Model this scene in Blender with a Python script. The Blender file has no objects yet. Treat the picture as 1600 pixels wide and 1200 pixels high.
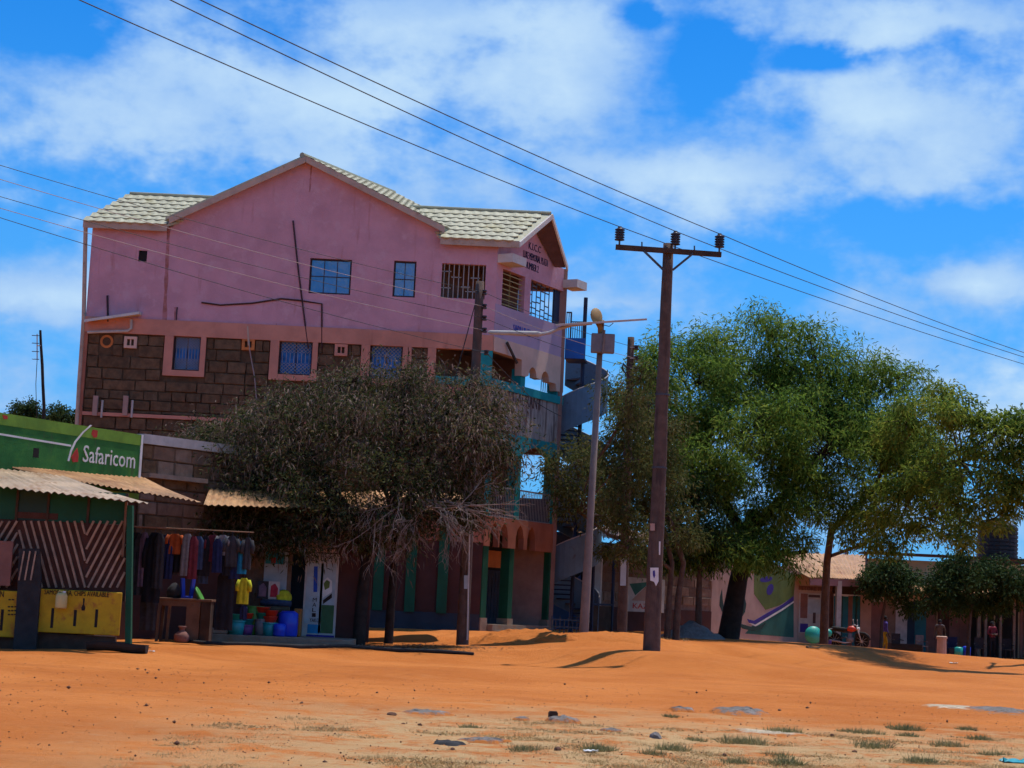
import bpy, bmesh, math, random
import numpy as np
from mathutils import Vector, Matrix, noise as mnoise
R = math.radians
random.seed(7); RNG = np.random.default_rng(7)
scene = bpy.context.scene
COL = scene.collection

# ------------------------------------------------------------------ camera
F = 2800.0                      # focal length in pixels of the 1600 px wide photograph
ROLL = R(2.7)
PITCH = math.atan(342.0 * math.cos(ROLL) / F)
EYE = Vector((0, 0, 1.6))
cam_d = bpy.data.cameras.new('camera'); cam = bpy.data.objects.new('camera', cam_d); COL.objects.link(cam)
cam_d.sensor_width = 36.0; cam_d.lens = 36.0 * F / 1600.0
cam_d.clip_start = 0.1; cam_d.clip_end = 6000
CROT = Matrix.Rotation(R(90) + PITCH, 3, 'X') @ Matrix.Rotation(ROLL, 3, 'Z')
cam.matrix_world = Matrix.Translation(EYE) @ CROT.to_4x4()
scene.camera = cam
scene.render.resolution_x = 1024; scene.render.resolution_y = 768

# ------------------------------------------------------------------ world, sun, exposure
SUN_EL, SUN_AZ = R(72), R(42)    # azimuth from +Y (away from the camera) towards +X
world = bpy.data.worlds.new('World'); scene.world = world; world.use_nodes = True
def build_world():
    nt = world.node_tree; nt.nodes.clear(); N = nt.nodes.new; L = nt.links.new
    out = N('ShaderNodeOutputWorld'); bg = N('ShaderNodeBackground'); bg.inputs['Strength'].default_value = 0.112
    sky = N('ShaderNodeTexSky'); sky.sky_type = 'NISHITA'; sky.sun_disc = False
    sky.sun_elevation = SUN_EL; sky.sun_rotation = SUN_AZ
    sky.air_density = 1.0; sky.dust_density = 0.3; sky.ozone_density = 3.0; sky.altitude = 900
    def math_(op, a, b=None, c=None, clamp=False):
        n = N('ShaderNodeMath'); n.operation = op; n.use_clamp = clamp
        for i, x in enumerate((a, b, c)):
            if x is None: continue
            if isinstance(x, (int, float)): n.inputs[i].default_value = x
            else: L(x, n.inputs[i])
        return n.outputs[0]
    tc = N('ShaderNodeTexCoord'); sep = N('ShaderNodeSeparateXYZ'); L(tc.outputs['Generated'], sep.inputs[0])
    az = math_('ARCTAN2', sep.outputs[0], sep.outputs[1]); el = math_('ARCSINE', sep.outputs[2])
    # cloud layer seen in perspective: direction projected on a plane overhead
    zc = math_('ADD', math_('MAXIMUM', sep.outputs[2], 0.0), 0.16)
    pl = N('ShaderNodeCombineXYZ'); L(math_('DIVIDE', sep.outputs[0], zc), pl.inputs[0]); L(math_('DIVIDE', sep.outputs[1], zc), pl.inputs[1])
    ae = N('ShaderNodeCombineXYZ'); L(az, ae.inputs[0]); L(math_('MULTIPLY', el, 1.5), ae.inputs[1])
    def noise(vec, scale, detail, rough, dist=0.0, off=(0, 0, 0)):
        mp = N('ShaderNodeMapping'); mp.inputs['Location'].default_value = off; L(vec, mp.inputs[0])
        n = N('ShaderNodeTexNoise'); n.inputs['Scale'].default_value = scale; n.inputs['Detail'].default_value = detail
        n.inputs['Roughness'].default_value = rough; n.inputs['Distortion'].default_value = dist; L(mp.outputs[0], n.inputs['Vector']); return n.outputs['Fac']
    n1 = noise(pl.outputs[0], 1.1, 1, 0.55, 0.0, (1.3, 2.1, 0))
    n2 = noise(ae.outputs[0], 13.0, 5, 0.55, 0.0, (3.1, 0.7, 0))
    n3 = noise(ae.outputs[0], 55.0, 3, 0.6, 0.0, (0.4, 5.7, 0))
    # clouds and clear holes over this town: azimuth, elevation and spread in radians
    def angles(px, py):
        v = (CROT @ Vector(((px - 800) / F, (600 - py) / F, -1))).normalized()
        return math.atan2(v.x, v.y), math.asin(v.z)
    CLOUDS = [(480, 150, 430, 95, .58), (130, 185, 200, 75, .34), (720, 30, 330, 60, .45), (890, 140, 130, 110, .5), (1370, 190, 230, 75, .66),
              (1130, 275, 270, 55, .62), (1480, 40, 220, 55, .42), (70, 465, 120, 38, .6), (1540, 440, 80, 30, .62), (960, 480, 170, 30, .38), (420, 250, 330, 40, .30),
              (1570, 670, 100, 40, .42), (1390, 560, 80, 35, .3), (70, 40, 110, 52, -.8), (1105, 95, 65, 75, -.95), (990, 30, 32, 26, -.8), (1290, 88, 95, 20, -.85), (1470, 345, 170, 40, -.45),
              (60, 370, 130, 50, -.4), (1300, 420, 300, 60, -.3)]
    wob = N('ShaderNodeVectorMath'); wob.operation = 'MULTIPLY_ADD'; L(n2, wob.inputs[0]); wob.inputs[1].default_value = (.07, .05, 0); L(ae.outputs[0], wob.inputs[2])
    acc = math_('MULTIPLY', math_('SUBTRACT', n1, 0.5), 0.9)
    inframe = None
    for (px, py, rx, ry, w) in CLOUDS:
        a, e = angles(px, py)
        mp = N('ShaderNodeMapping'); sx, sy = F / rx / 1.75, F / ry / 1.5 / 1.75
        mp.inputs['Scale'].default_value = (sx, sy, 0); mp.inputs['Location'].default_value = (-(a + .035) * sx, -(e * 1.5 + .025) * sy, 0); L(wob.outputs[0], mp.inputs[0])
        gr = N('ShaderNodeTexGradient'); gr.gradient_type = 'QUADRATIC_SPHERE'; L(mp.outputs[0], gr.inputs[0]); g = gr.outputs['Fac']
        acc = math_('MULTIPLY_ADD', g, w, acc)
    acc = math_('ADD', acc, math_('MULTIPLY', math_('SUBTRACT', n2, 0.5), 1.35))
    acc = math_('ADD', acc, math_('MULTIPLY', math_('SUBTRACT', n3, 0.5), 0.34))
    mr = N('ShaderNodeMapRange'); mr.interpolation_type = 'SMOOTHSTEP'; L(acc, mr.inputs[0])
    mr.inputs[1].default_value = -0.17; mr.inputs[2].default_value = 0.34; mr.inputs[3].default_value = 0.0; mr.inputs[4].default_value = 0.93
    # grade of the clear sky: deeper, more saturated blue
    hs = N('ShaderNodeHueSaturation'); hs.inputs['Saturation'].default_value = 1.22; hs.inputs['Value'].default_value = 1.0; L(sky.outputs[0], hs.inputs['Color'])
    tint = N('ShaderNodeMix'); tint.data_type = 'RGBA'; tint.blend_type = 'MULTIPLY'; tint.inputs['Factor'].default_value = 1.0
    L(hs.outputs[0], tint.inputs['A']); tint.inputs['B'].default_value = (0.20, 0.98, 1.5, 1)
    hz = N('ShaderNodeMapRange'); hz.interpolation_type = 'SMOOTHSTEP'; L(el, hz.inputs[0]); hz.inputs[1].default_value = 0.0; hz.inputs[2].default_value = R(20); hz.inputs[3].default_value = 0.85; hz.inputs[4].default_value = 0.0
    hm = N('ShaderNodeMix'); hm.data_type = 'RGBA'; L(hz.outputs[0], hm.inputs['Factor']); L(tint.outputs['Result'], hm.inputs['A']); hm.inputs['B'].default_value = (1.1, 3.7, 7.8, 1)
    n4 = noise(ae.outputs[0], 9.0, 1, 0.5, 0.0, (8.4, 2.2, 0))
    cm = N('ShaderNodeMix'); cm.data_type = 'RGBA'; cmr = N('ShaderNodeMapRange'); cmr.interpolation_type = 'SMOOTHSTEP'; L(math_('ADD', acc, math_('MULTIPLY', math_('SUBTRACT', n4, 0.5), 1.6)), cmr.inputs[0]); cmr.inputs[1].default_value = -.1; cmr.inputs[2].default_value = 1.0; L(cmr.outputs[0], cm.inputs['Factor'])
    cm.inputs['A'].default_value = (3.0, 5.0, 8.2, 1); cm.inputs['B'].default_value = (5.6, 7.4, 8.8, 1)
    mx = N('ShaderNodeMix'); mx.data_type = 'RGBA'; L(mr.outputs[0], mx.inputs['Factor']); L(hm.outputs['Result'], mx.inputs['A']); L(cm.outputs['Result'], mx.inputs['B'])
    L(mx.outputs['Result'], bg.inputs['Color']); L(bg.outputs[0], out.inputs[0])
build_world()
world.cycles.sampling_method = 'MANUAL'; world.cycles.sample_map_resolution = 256
sun_d = bpy.data.lights.new('sun', 'SUN'); sun_d.energy = 4.2; sun_d.angle = R(0.5); sun_d.color = (1.0, 0.95, 0.87)
sun = bpy.data.objects.new('sun', sun_d); COL.objects.link(sun)
SDIR = Vector((math.sin(SUN_AZ) * math.cos(SUN_EL), math.cos(SUN_AZ) * math.cos(SUN_EL), math.sin(SUN_EL)))
sun.rotation_euler = SDIR.to_track_quat('Z', 'Y').to_euler(); sun.location = SDIR * 60
vs_ = scene.view_settings
vs_.view_transform = 'Standard'; vs_.look = 'None'; vs_.exposure = 0.0; vs_.gamma = 1.0; vs_.use_curve_mapping = False
scene.render.engine = 'CYCLES'
scene.cycles.max_bounces = 6; scene.cycles.diffuse_bounces = 3; scene.cycles.transparent_max_bounces = 6
scene.cycles.use_denoising = True; scene.cycles.use_adaptive_sampling = True; scene.cycles.adaptive_threshold = 0.02; scene.cycles.adaptive_min_samples = 12

# ------------------------------------------------------------------ measuring helpers (photograph pixels -> places)
def ray(px, py):
    return CROT @ Vector(((px - 800) / F, (600 - py) / F, -1))
def W(px, py, Y):
    r = ray(px, py); return EYE + r * (Y / r.y)
class Plane:                      # an upright plane: origin o, unit u along it, unit n facing out
    def __init__(s, o, ang, flip=1):
        s.o = Vector((o[0], o[1], 0)); s.u = Vector((math.cos(ang), math.sin(ang), 0)); s.n = Vector((s.u.y, -s.u.x, 0)) * flip
    def hit(s, px, py, off=0.0):
        r = ray(px, py); t = ((s.o + s.n * off - EYE).dot(s.n)) / r.dot(s.n); p = EYE + r * t
        return (p - s.o).dot(s.u), p.z
    def pt(s, u, z, n=0.0):
        p = s.o + s.u * u + s.n * n; return Vector((p.x, p.y, z))
    def shift(s, n): 
        q = Plane((0, 0), 0); q.o = s.o + s.n * n; q.u = s.u; q.n = s.n; return q

# ------------------------------------------------------------------ mesh builder
ORG = {}
class MB:
    def __init__(s): s.v = []; s.f = []; s.m = []; s.cur = 0
    def add(s, vs, fs):
        b = len(s.v); s.v += [tuple(p) for p in vs]; s.f += [tuple(b + i for i in f) for f in fs]; s.m += [s.cur] * len(fs); return s
    def hexa(s, p):               # 8 points: bottom 0-3, top 4-7
        return s.add(p, [(0, 3, 2, 1), (4, 5, 6, 7), (0, 1, 5, 4), (1, 2, 6, 5), (2, 3, 7, 6), (3, 0, 4, 7)])
    def pbox(s, pl, u0, u1, z0, z1, n0, n1):
        P = pl.pt
        return s.hexa([P(u0, z0, n1), P(u1, z0, n1), P(u1, z0, n0), P(u0, z0, n0), P(u0, z1, n1), P(u1, z1, n1), P(u1, z1, n0), P(u0, z1, n0)])
    def box(s, c, d, rz=0.0, rx=0.0, ry=0.0):
        m = Matrix.Rotation(rz, 3, 'Z') @ Matrix.Rotation(ry, 3, 'Y') @ Matrix.Rotation(rx, 3, 'X'); c = Vector(c)
        q = [(-1, -1, -1), (1, -1, -1), (1, 1, -1), (-1, 1, -1), (-1, -1, 1), (1, -1, 1), (1, 1, 1), (-1, 1, 1)]
        return s.hexa([c + m @ Vector((a * d[0] / 2, b * d[1] / 2, e * d[2] / 2)) for a, b, e in q])
    def bar(s, a, b, w, h=None):  # square bar between two points
        a = Vector(a); b = Vector(b); h = h or w; d = (b - a).normalized()
        x = d.cross(Vector((0, 0, 1)));  x = Vector((1, 0, 0)) if x.length < 1e-3 else x.normalized()
        y = x.cross(d); x *= w / 2; y *= h / 2
        return s.hexa([a - x - y, a + x - y, b + x - y, b - x - y, a - x + y, a + x + y, b + x + y, b - x + y])
    def poly(s, pl, uz, n0, n1):  # prism of a polygon on a plane
        k = len(uz); A = [pl.pt(u, z, n1) for u, z in uz]; B = [pl.pt(u, z, n0) for u, z in uz]
        return s.add(A + B, [tuple(range(k)), tuple(range(2 * k - 1, k - 1, -1))] + [(i, i + k, (i + 1) % k + k, (i + 1) % k) for i in range(k)])
    def ppoly(s, pl, pix, n0, n1): return s.poly(pl, [pl.hit(a, b) for a, b in pix], n0, n1)
    def tube(s, pts, rad, n=8, cap=True):
        pts = [Vector(p) for p in pts]; k = len(pts)
        if isinstance(rad, (int, float)): rad = [rad] * k
        vs = []; ref = None
        for i in range(k):
            d = (pts[min(i + 1, k - 1)] - pts[max(i - 1, 0)])
            d = d.normalized() if d.length > 1e-9 else Vector((0, 0, 1))
            if ref is None: ref = Vector((1, 0, 0)) if abs(d.x) < 0.9 else Vector((0, 1, 0))
            x = (ref - d * ref.dot(d)).normalized(); y = d.cross(x); ref = x
            vs += [pts[i] + (x * math.cos(t) + y * math.sin(t)) * rad[i] for t in (2 * math.pi * j / n for j in range(n))]
        fs = [(i * n + j, i * n + (j + 1) % n, (i + 1) * n + (j + 1) % n, (i + 1) * n + j) for i in range(k - 1) for j in range(n)]
        if cap: fs += [tuple(range(n - 1, -1, -1)), tuple(range((k - 1) * n, k * n))]
        return s.add(vs, fs)
    def lathe(s, c, prof, n=14, axis='Z', rot=None):
        c = Vector(c); vs = []
        for r, h in prof:
            for j in range(n):
                t = 2 * math.pi * j / n; p = Vector((r * math.cos(t), r * math.sin(t), h))
                if axis == 'Y': p = Vector((p.x, p.z, p.y))
                if axis == 'X': p = Vector((p.z, p.y, p.x))
                if rot is not None: p = rot @ p
                vs.append(c + p)
        k = len(prof); fs = [(i * n + j, i * n + (j + 1) % n, (i + 1) * n + (j + 1) % n, (i + 1) * n + j) for i in range(k - 1) for j in range(n)]
        fs += [tuple(range(n - 1, -1, -1)), tuple(range((k - 1) * n, k * n))]
        return s.add(vs, fs)
    def grid(s, fn, nu, nv):      # fn(i/nu, j/nv) -> point
        vs = [fn(i / nu, j / nv) for j in range(nv + 1) for i in range(nu + 1)]; w = nu + 1
        return s.add(vs, [(j * w + i, j * w + i + 1, (j + 1) * w + i + 1, (j + 1) * w + i) for j in range(nv) for i in range(nu)])
    def holes(s, pl, u0, u1, z0, z1, n0, n1, hs):   # wall slab with rectangular openings
        us = sorted({u0, u1, *[min(max(x, u0), u1) for h in hs for x in h[:2]]}); zs = sorted({z0, z1, *[min(max(x, z0), z1) for h in hs for x in h[2:]]})
        def solid(i, j):
            if not (0 <= i < len(us) - 1 and 0 <= j < len(zs) - 1): return False
            a = (us[i] + us[i + 1]) / 2; b = (zs[j] + zs[j + 1]) / 2
            return not any(h[0] < a < h[1] and h[2] < b < h[3] for h in hs)
        P = pl.pt
        for i in range(len(us) - 1):
            for j in range(len(zs) - 1):
                if not solid(i, j): continue
                a, b, c, d = us[i], us[i + 1], zs[j], zs[j + 1]
                s.add([P(a, c, n1), P(b, c, n1), P(b, d, n1), P(a, d, n1)], [(0, 1, 2, 3)]); s.add([P(a, c, n0), P(b, c, n0), P(b, d, n0), P(a, d, n0)], [(3, 2, 1, 0)])
                if not solid(i - 1, j): s.add([P(a, c, n0), P(a, c, n1), P(a, d, n1), P(a, d, n0)], [(0, 1, 2, 3)])
                if not solid(i + 1, j): s.add([P(b, c, n1), P(b, c, n0), P(b, d, n0), P(b, d, n1)], [(0, 1, 2, 3)])
                if not solid(i, j - 1): s.add([P(a, c, n0), P(b, c, n0), P(b, c, n1), P(a, c, n1)], [(0, 1, 2, 3)])
                if not solid(i, j + 1): s.add([P(a, d, n1), P(b, d, n1), P(b, d, n0), P(a, d, n0)], [(0, 1, 2, 3)])
        return s
    def build(s, name, mat, parent=None, smooth=False, bevel=0.0, fix=False):
        me = bpy.data.meshes.new(name)
        vs = np.array(s.v, dtype=float); lo = vs.min(0); hi = vs.max(0)
        org = Vector(((lo[0] + hi[0]) / 2, (lo[1] + hi[1]) / 2, lo[2]))
        me.from_pydata((vs - np.array(org)).tolist(), [], s.f)
        for mm in (mat if isinstance(mat, (list, tuple)) else [mat]): me.materials.append(mm if not isinstance(mm, str) else M[mm])
        if max(s.m): me.polygons.foreach_set('material_index', s.m)
        if smooth: me.polygons.foreach_set('use_smooth', [True] * len(s.f))
        if fix:
            bm = bmesh.new(); bm.from_mesh(me); bmesh.ops.recalc_face_normals(bm, faces=bm.faces); bm.to_mesh(me); bm.free()
        o = bpy.data.objects.new(name, me); COL.objects.link(o); ORG[o.name] = org
        place(o, org, parent)
        if bevel:
            b = o.modifiers.new('bevel', 'BEVEL'); b.width = bevel; b.segments = 1; b.limit_method = 'ANGLE'; b.angle_limit = R(50)
        return o
def place(o, org, parent):
    if parent is not None:
        o.parent = parent; o.location = Vector(org) - ORG[parent.name]
    else: o.location = org
def thing(name, label, cat, loc, group=None):
    o = bpy.data.objects.new(name, None); COL.objects.link(o); o.empty_display_size = 0.2
    o.location = loc; ORG[o.name] = Vector(loc); o['label'] = label; o['category'] = cat
    if group: o['group'] = group
    return o
def tag(o, label, cat, group=None):
    o['label'] = label; o['category'] = cat
    if group: o['group'] = group
    return o
def kind(o, k, label=None):
    o['kind'] = k
    if label: o['label'] = label
    return o
def inst(name, src, org, parent, mat3=None):   # another piece sharing the mesh of src
    o = bpy.data.objects.new(name, src.data if hasattr(src, 'data') else src); COL.objects.link(o)
    m = Matrix.Translation(Vector(org) - (ORG[parent.name] if parent else Vector()))
    if mat3 is not None: m = m @ mat3.to_4x4()
    o.parent = parent; o.matrix_basis = m; ORG[o.name] = Vector(org); return o
def letters(txt, pl, u0, u1, z0, z1, n, mat, parent, name='lettering', depth=0.012):
    cu = bpy.data.curves.new('lettering', 'FONT'); cu.body = txt; cu.resolution_u = 2; cu.align_x = 'LEFT'; cu.space_line = 0.9
    to = bpy.data.objects.new('lettering_curve', cu); COL.objects.link(to)
    dg = bpy.context.evaluated_depsgraph_get(); me = bpy.data.meshes.new_from_object(to.evaluated_get(dg))
    vs = np.array([v.co for v in me.vertices]); fs = [tuple(p.vertices) for p in me.polygons]
    bpy.data.objects.remove(to); bpy.data.curves.remove(cu); bpy.data.meshes.remove(me)
    lo = vs.min(0); hi = vs.max(0); mb = MB()
    def mp(v, k): return pl.pt(u0 + (v[0] - lo[0]) / (hi[0] - lo[0]) * (u1 - u0), z0 + (v[1] - lo[1]) / (hi[1] - lo[1]) * (z1 - z0), n + k)
    # bold: a front sheet plus its rim
    mb.add([mp(v, depth) for v in vs], fs)
    ed = {}
    for f in fs:
        for a, b in zip(f, f[1:] + f[:1]): ed[(a, b)] = ed.get((a, b), 0) + 1
    rim = [(a, b) for (a, b) in ed if (b, a) not in ed]; k = len(vs)
    mb.add([mp(v, depth) for v in vs] + [mp(v, 0) for v in vs], [(a, a + k, b + k, b) for a, b in rim])
    return mb.build(name, mat, parent)

# ------------------------------------------------------------------ materials
M = {}
def mat(name, col, rough=0.85, var=0.18, scale=1.5, bump=0.25, bscale=30.0, metal=0.0, stain=None, streak=None, spec=0.3, alpha=None):
    m = bpy.data.materials.new(name); m.use_nodes = True; nt = m.node_tree; N = nt.nodes.new; L = nt.links.new
    b = nt.nodes['Principled BSDF']; b.inputs['Roughness'].default_value = rough; b.inputs['Metallic'].default_value = metal
    b.inputs['Specular IOR Level'].default_value = spec
    geo = N('ShaderNodeNewGeometry')
    def noise(sc, det=5, ro=0.6, stretch=None):
        n = N('ShaderNodeTexNoise'); n.inputs['Scale'].default_value = sc; n.inputs['Detail'].default_value = det; n.inputs['Roughness'].default_value = ro
        if stretch:
            mp = N('ShaderNodeMapping'); mp.inputs['Scale'].default_value = stretch; L(geo.outputs['Position'], mp.inputs[0]); L(mp.outputs[0], n.inputs['Vector'])
        else: L(geo.outputs['Position'], n.inputs['Vector'])
        return n.outputs['Fac']
    def ramp(fac, lo, hi):
        r = N('ShaderNodeMapRange'); L(fac, r.inputs[0]); r.inputs[1].default_value = lo; r.inputs[2].default_value = hi; r.interpolation_type = 'SMOOTHSTEP'; return r.outputs[0]
    def mix(fac, a, c):
        x = N('ShaderNodeMix'); x.data_type = 'RGBA'
        L(fac, x.inputs['Factor'])
        if isinstance(a, tuple): x.inputs['A'].default_value = (*a[:3], 1)
        else: L(a, x.inputs['A'])
        x.inputs['B'].default_value = (*c[:3], 1); return x.outputs['Result']
    dk = tuple(c * (1 - var) for c in col); lt = tuple(min(1, c * (1 + var)) for c in col)
    c = mix(ramp(noise(scale), 0.3, 0.7), dk, lt)
    if stain: c = mix(ramp(noise(stain[2], 7, 0.65), *stain[3]), c, stain[0]) if len(stain) > 3 else mix(ramp(noise(stain[2], 7, 0.65), 0.55, 0.75), c, stain[0])
    if streak: c = mix(ramp(noise(streak[1], 6, 0.6, (1, 1, 0.12)), *(streak[2] if len(streak) > 2 else (0.55, 0.8))), c, streak[0])
    L(c, b.inputs['Base Color'])
    if bump:
        bp = N('ShaderNodeBump'); bp.inputs['Strength'].default_value = bump; bp.inputs['Distance'].default_value = 0.03
        L(noise(bscale, 6, 0.65), bp.inputs['Height']); L(bp.outputs[0], b.inputs['Normal'])
    M[name] = m; return m
mat('pink', (.54, .275, .315), .9, .10, 1.1, .4, 18, stain=((.57, .32, .36), 0, 2.3, (.5, .68)), streak=((.42, .18, .19), 3.2, (.58, .78)))
mat('lilac', (.42, .29, .37), .9, .08, 1.1, .2, 18, streak=((.36, .22, .30), 2.2, (.6, .85)))
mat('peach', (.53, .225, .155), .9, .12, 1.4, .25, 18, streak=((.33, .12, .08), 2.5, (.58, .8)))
mat('peach_dull_shaded', (.34, .125, .075), .9, .15, 1.4, .25, 18, streak=((.2, .08, .05), 2.5, (.55, .75)))  # duller peach; tree shade on the ground storey arches is in this colour
mat('cream_peach', (.62, .40, .30), .9, .1, 1.4, .2, 18)
mat('orange_paint', (.55, .18, .05), .9, .14, 2, .2, 18)
mat('teal', (.01, .24, .24), .7, .12, 2, .15, 20)
mat('green_paint', (.006, .075, .038), .7, .14, 2, .15, 20)
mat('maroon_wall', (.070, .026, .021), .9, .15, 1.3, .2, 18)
mat('dado', (.035, .04, .055), .85, .15, 1.5, .2, 18)
mat('fascia', (.44, .32, .24), .85, .12, 2, .15, 25, stain=((.30, .17, .10), 0, 3, (.55, .75)))
mat('fascia_pale', (.58, .52, .46), .85, .1, 2, .15, 25, stain=((.40, .28, .18), 0, 3, (.58, .75)))
mat('weathered', (.40, .31, .26), .9, .15, 2, .3, 18, streak=((.16, .10, .08), 6, (.48, .62)))
mat('plaster_brown', (.36, .14, .12), .95, .2, 3, .4, 18, stain=((.44, .19, .2), 0, 3, (.45, .6)))
mat('soffit_shade', (.13, .07, .07), .9, .15, 3, .2, 20)  # dark colour that carries the shade under the gable roof
mat('tile', (.41, .385, .26), .6, .16, 2.5, .1, 40, stain=((.36, .31, .15), 0, 1.8, (.5, .75)))
mat('ridge', (.30, .30, .20), .6, .12, 3, .1, 40)
mat('stone_a', (.116, .066, .034), .95, .32, 4, .7, 14); mat('stone_b', (.130, .076, .040), .95, .32, 4, .7, 14); mat('stone_c', (.104, .060, .031), .95, .32, 4, .7, 14)
mat('stone_d', (.22, .145, .10), .95, .2, 4, .7, 14); mat('stone_e', (.17, .105, .07), .95, .2, 4, .7, 14)
mat('mortar', (.100, .057, .030), .95, .2, 5, .5, 20)
mat('mortar_pale', (.19, .13, .10), .95, .2, 5, .5, 20)
mat('steel_blue', (.115, .185, .25), .55, .12, 2, .1, 20, stain=((.08, .07, .07), 0, 2.5, (.58, .75)))
mat('steel_bright', (.02, .12, .42), .55, .12, 2, .1, 20)
mat('steel_navy', (.012, .022, .055), .55, .12, 2, .1, 20)
mat('bars', (.05, .055, .07), .5, .1, 4, 0)
mat('bars_pale', (.30, .29, .27), .6, .1, 4, 0)
mat('bars_gold', (.35, .28, .10), .6, .1, 4, 0)
mat('frame_dark', (.045, .018, .022), .6, .1, 4, 0)
mat('curtain', (.03, .16, .42), .9, .3, 5, .1, 20)
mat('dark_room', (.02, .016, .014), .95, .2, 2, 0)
mat('plaster_in', (.28, .16, .13), .95, .15, 2, .1, 20)
mat('concrete', (.28, .20, .145), .95, .18, 3, .5, 20, stain=((.36, .18, .09), 0, 2.5, (.5, .7)))
mat('letter_navy', (.015, .012, .05), .8, .1, 4, 0); mat('letter_blue', (.02, .07, .38), .8, .1, 4, 0); mat('letter_black', (.02, .012, .01), .8, .1, 4, 0)
mat('letter_brown', (.09, .05, .045), .8, .1, 4, 0)
mat('white', (.66, .64, .60), .8, .1, 3, .1, 20); mat('white_dirty', (.46, .42, .38), .85, .15, 3, .15, 20)
mat('safari_green', (.030, .155, .030), .8, .18, 1.6, .25, 18, stain=((.06, .20, .03), 0, 1.6, (.5, .7)), streak=((.09, .10, .05), 3, (.58, .75)))
mat('lime_green', (.14, .27, .03), .75, .18, 2, .2, 18)
mat('red_paint', (.42, .04, .03), .8, .15, 3, .1, 20)
mat('tin', (.52, .28, .12), .55, .22, 1.2, .12, 20, metal=0.0, stain=((.34, .15, .06), 0, 1.3, (.45, .7)), spec=.5)
mat('tin_pale', (.58, .41, .25), .5, .18, 1.2, .12, 20, stain=((.42, .23, .11), 0, 1.6, (.5, .72)), spec=.5)
mat('tin_under', (.10, .05, .03), .7, .2, 2, .1, 20)
mat('plank_brown', (.075, .030, .020), .85, .25, 3, .35, 25)
mat('plank_pale', (.33, .22, .15), .85, .25, 4, .3, 25)
mat('wood_dark', (.06, .036, .024), .9, .25, 3, .35, 25)
mat('wood_mid', (.16, .085, .050), .9, .25, 3, .35, 25)
mat('yellow_board', (.50, .29, .008), .7, .15, 2.5, .15, 25, stain=((.34, .10, .02), 0, 3.2, (.52, .74)))
mat('jerrycan', (.62, .47, .18), .5, .1, 4, .05, 20)
mat('brown_card', (.22, .10, .075), .9, .12, 3, .1, 20)
mat('black_rubber', (.022, .020, .019), .8, .2, 5, .2, 30)
mat('char', (.03, .028, .028), .95, .2, 5, .2, 30)
mat('pole_wood', (.105, .065, .050), .92, .22, 4, .5, 22, streak=((.055, .035, .03), 7, (.5, .7)))
mat('pole_metal', (.20, .155, .13), .7, .15, 3, .15, 25)
mat('lamp_metal', (.42, .38, .36), .5, .1, 4, .05, 25)
mat('panel_grey', (.17, .155, .165), .6, .12, 4, .1, 25)
mat('brass', (.30, .17, .06), .6, .12, 6, .1, 25)
mat('porcelain', (.035, .014, .012), .35, .1, 6, 0, spec=.5)
mat('wire', (.035, .03, .03), .6, .1, 4, 0)
mat('wire_pale', (.30, .22, .20), .6, .1, 4, 0)
mat('bark_dark', (.032, .021, .016), .95, .25, 5, .6, 18); mat('bark', (.085, .052, .038), .95, .25, 5, .6, 18); mat('bark_pale', (.25, .185, .145), .95, .25, 5, .5, 18)
mat('blue_plastic', (.010, .045, .52), .4, .1, 4, 0, spec=.5); mat('teal_plastic', (.01, .27, .30), .4, .1, 4, 0, spec=.5); mat('green_plastic', (.10, .33, .06), .4, .1, 4, 0, spec=.5)
mat('red_plastic', (.55, .05, .02), .45, .1, 4, 0, spec=.5); mat('aqua_plastic', (.02, .36, .28), .4, .1, 4, 0, spec=.5); mat('purple_plastic', (.16, .05, .20), .45, .1, 4, 0)
mat('grey_plastic', (.20, .19, .20), .5, .1, 4, 0); mat('amber_plastic', (.28, .11, .02), .5, .1, 4, 0)
mat('tank_black', (.018, .018, .02), .55, .1, 4, 0)
mat('teal_door', (.012, .13, .15), .6, .12, 3, .1, 20); mat('navy_door', (.010, .03, .055), .6, .12, 3, .1, 20)
mat('poster_teal', (.02, .22, .26), .7, .15, 4, 0); mat('poster_pale', (.36, .42, .44), .8, .12, 4, 0); mat('poster_green', (.05, .12, .05), .8, .15, 4, 0); mat('poster_sky', (.03, .22, .42), .8, .15, 4, 0)
mat('mural_wall', (.42, .30, .24), .9, .1, 1.5, .2, 18, streak=((.30, .20, .16), 2, (.58, .8)))
mat('mural_olive', (.12, .17, .045), .9, .15, 1.5, .15, 18); mat('mural_teal', (.03, .13, .10), .9, .15, 1.5, .15, 18); mat('mural_purple', (.055, .04, .22), .9, .1, 2, .1, 18); mat('mural_dark', (.025, .06, .05), .9, .1, 2, .1, 18)
mat('cream_wall', (.50, .37, .22), .9, .12, 1.5, .2, 18, streak=((.33, .22, .13), 2, (.58, .8)))
mat('mauve', (.30, .17, .17), .9, .1, 2, .1, 18)
mat('rose_wall', (.38, .24, .19), .9, .12, 1.5, .15, 18)
mat('stone_grey', (.17, .15, .14), .95, .2, 8, .5, 20); mat('stone_brown', (.15, .07, .04), .95, .25, 8, .5, 20)
mat('glass_bottle', (.3, .36, .40), .2, .1, 4, 0, spec=.6)
mat('skin', (.065, .030, .020), .6, .08, 10, 0); mat('hair', (.008, .007, .007), .8, .1, 10, 0)
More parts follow.
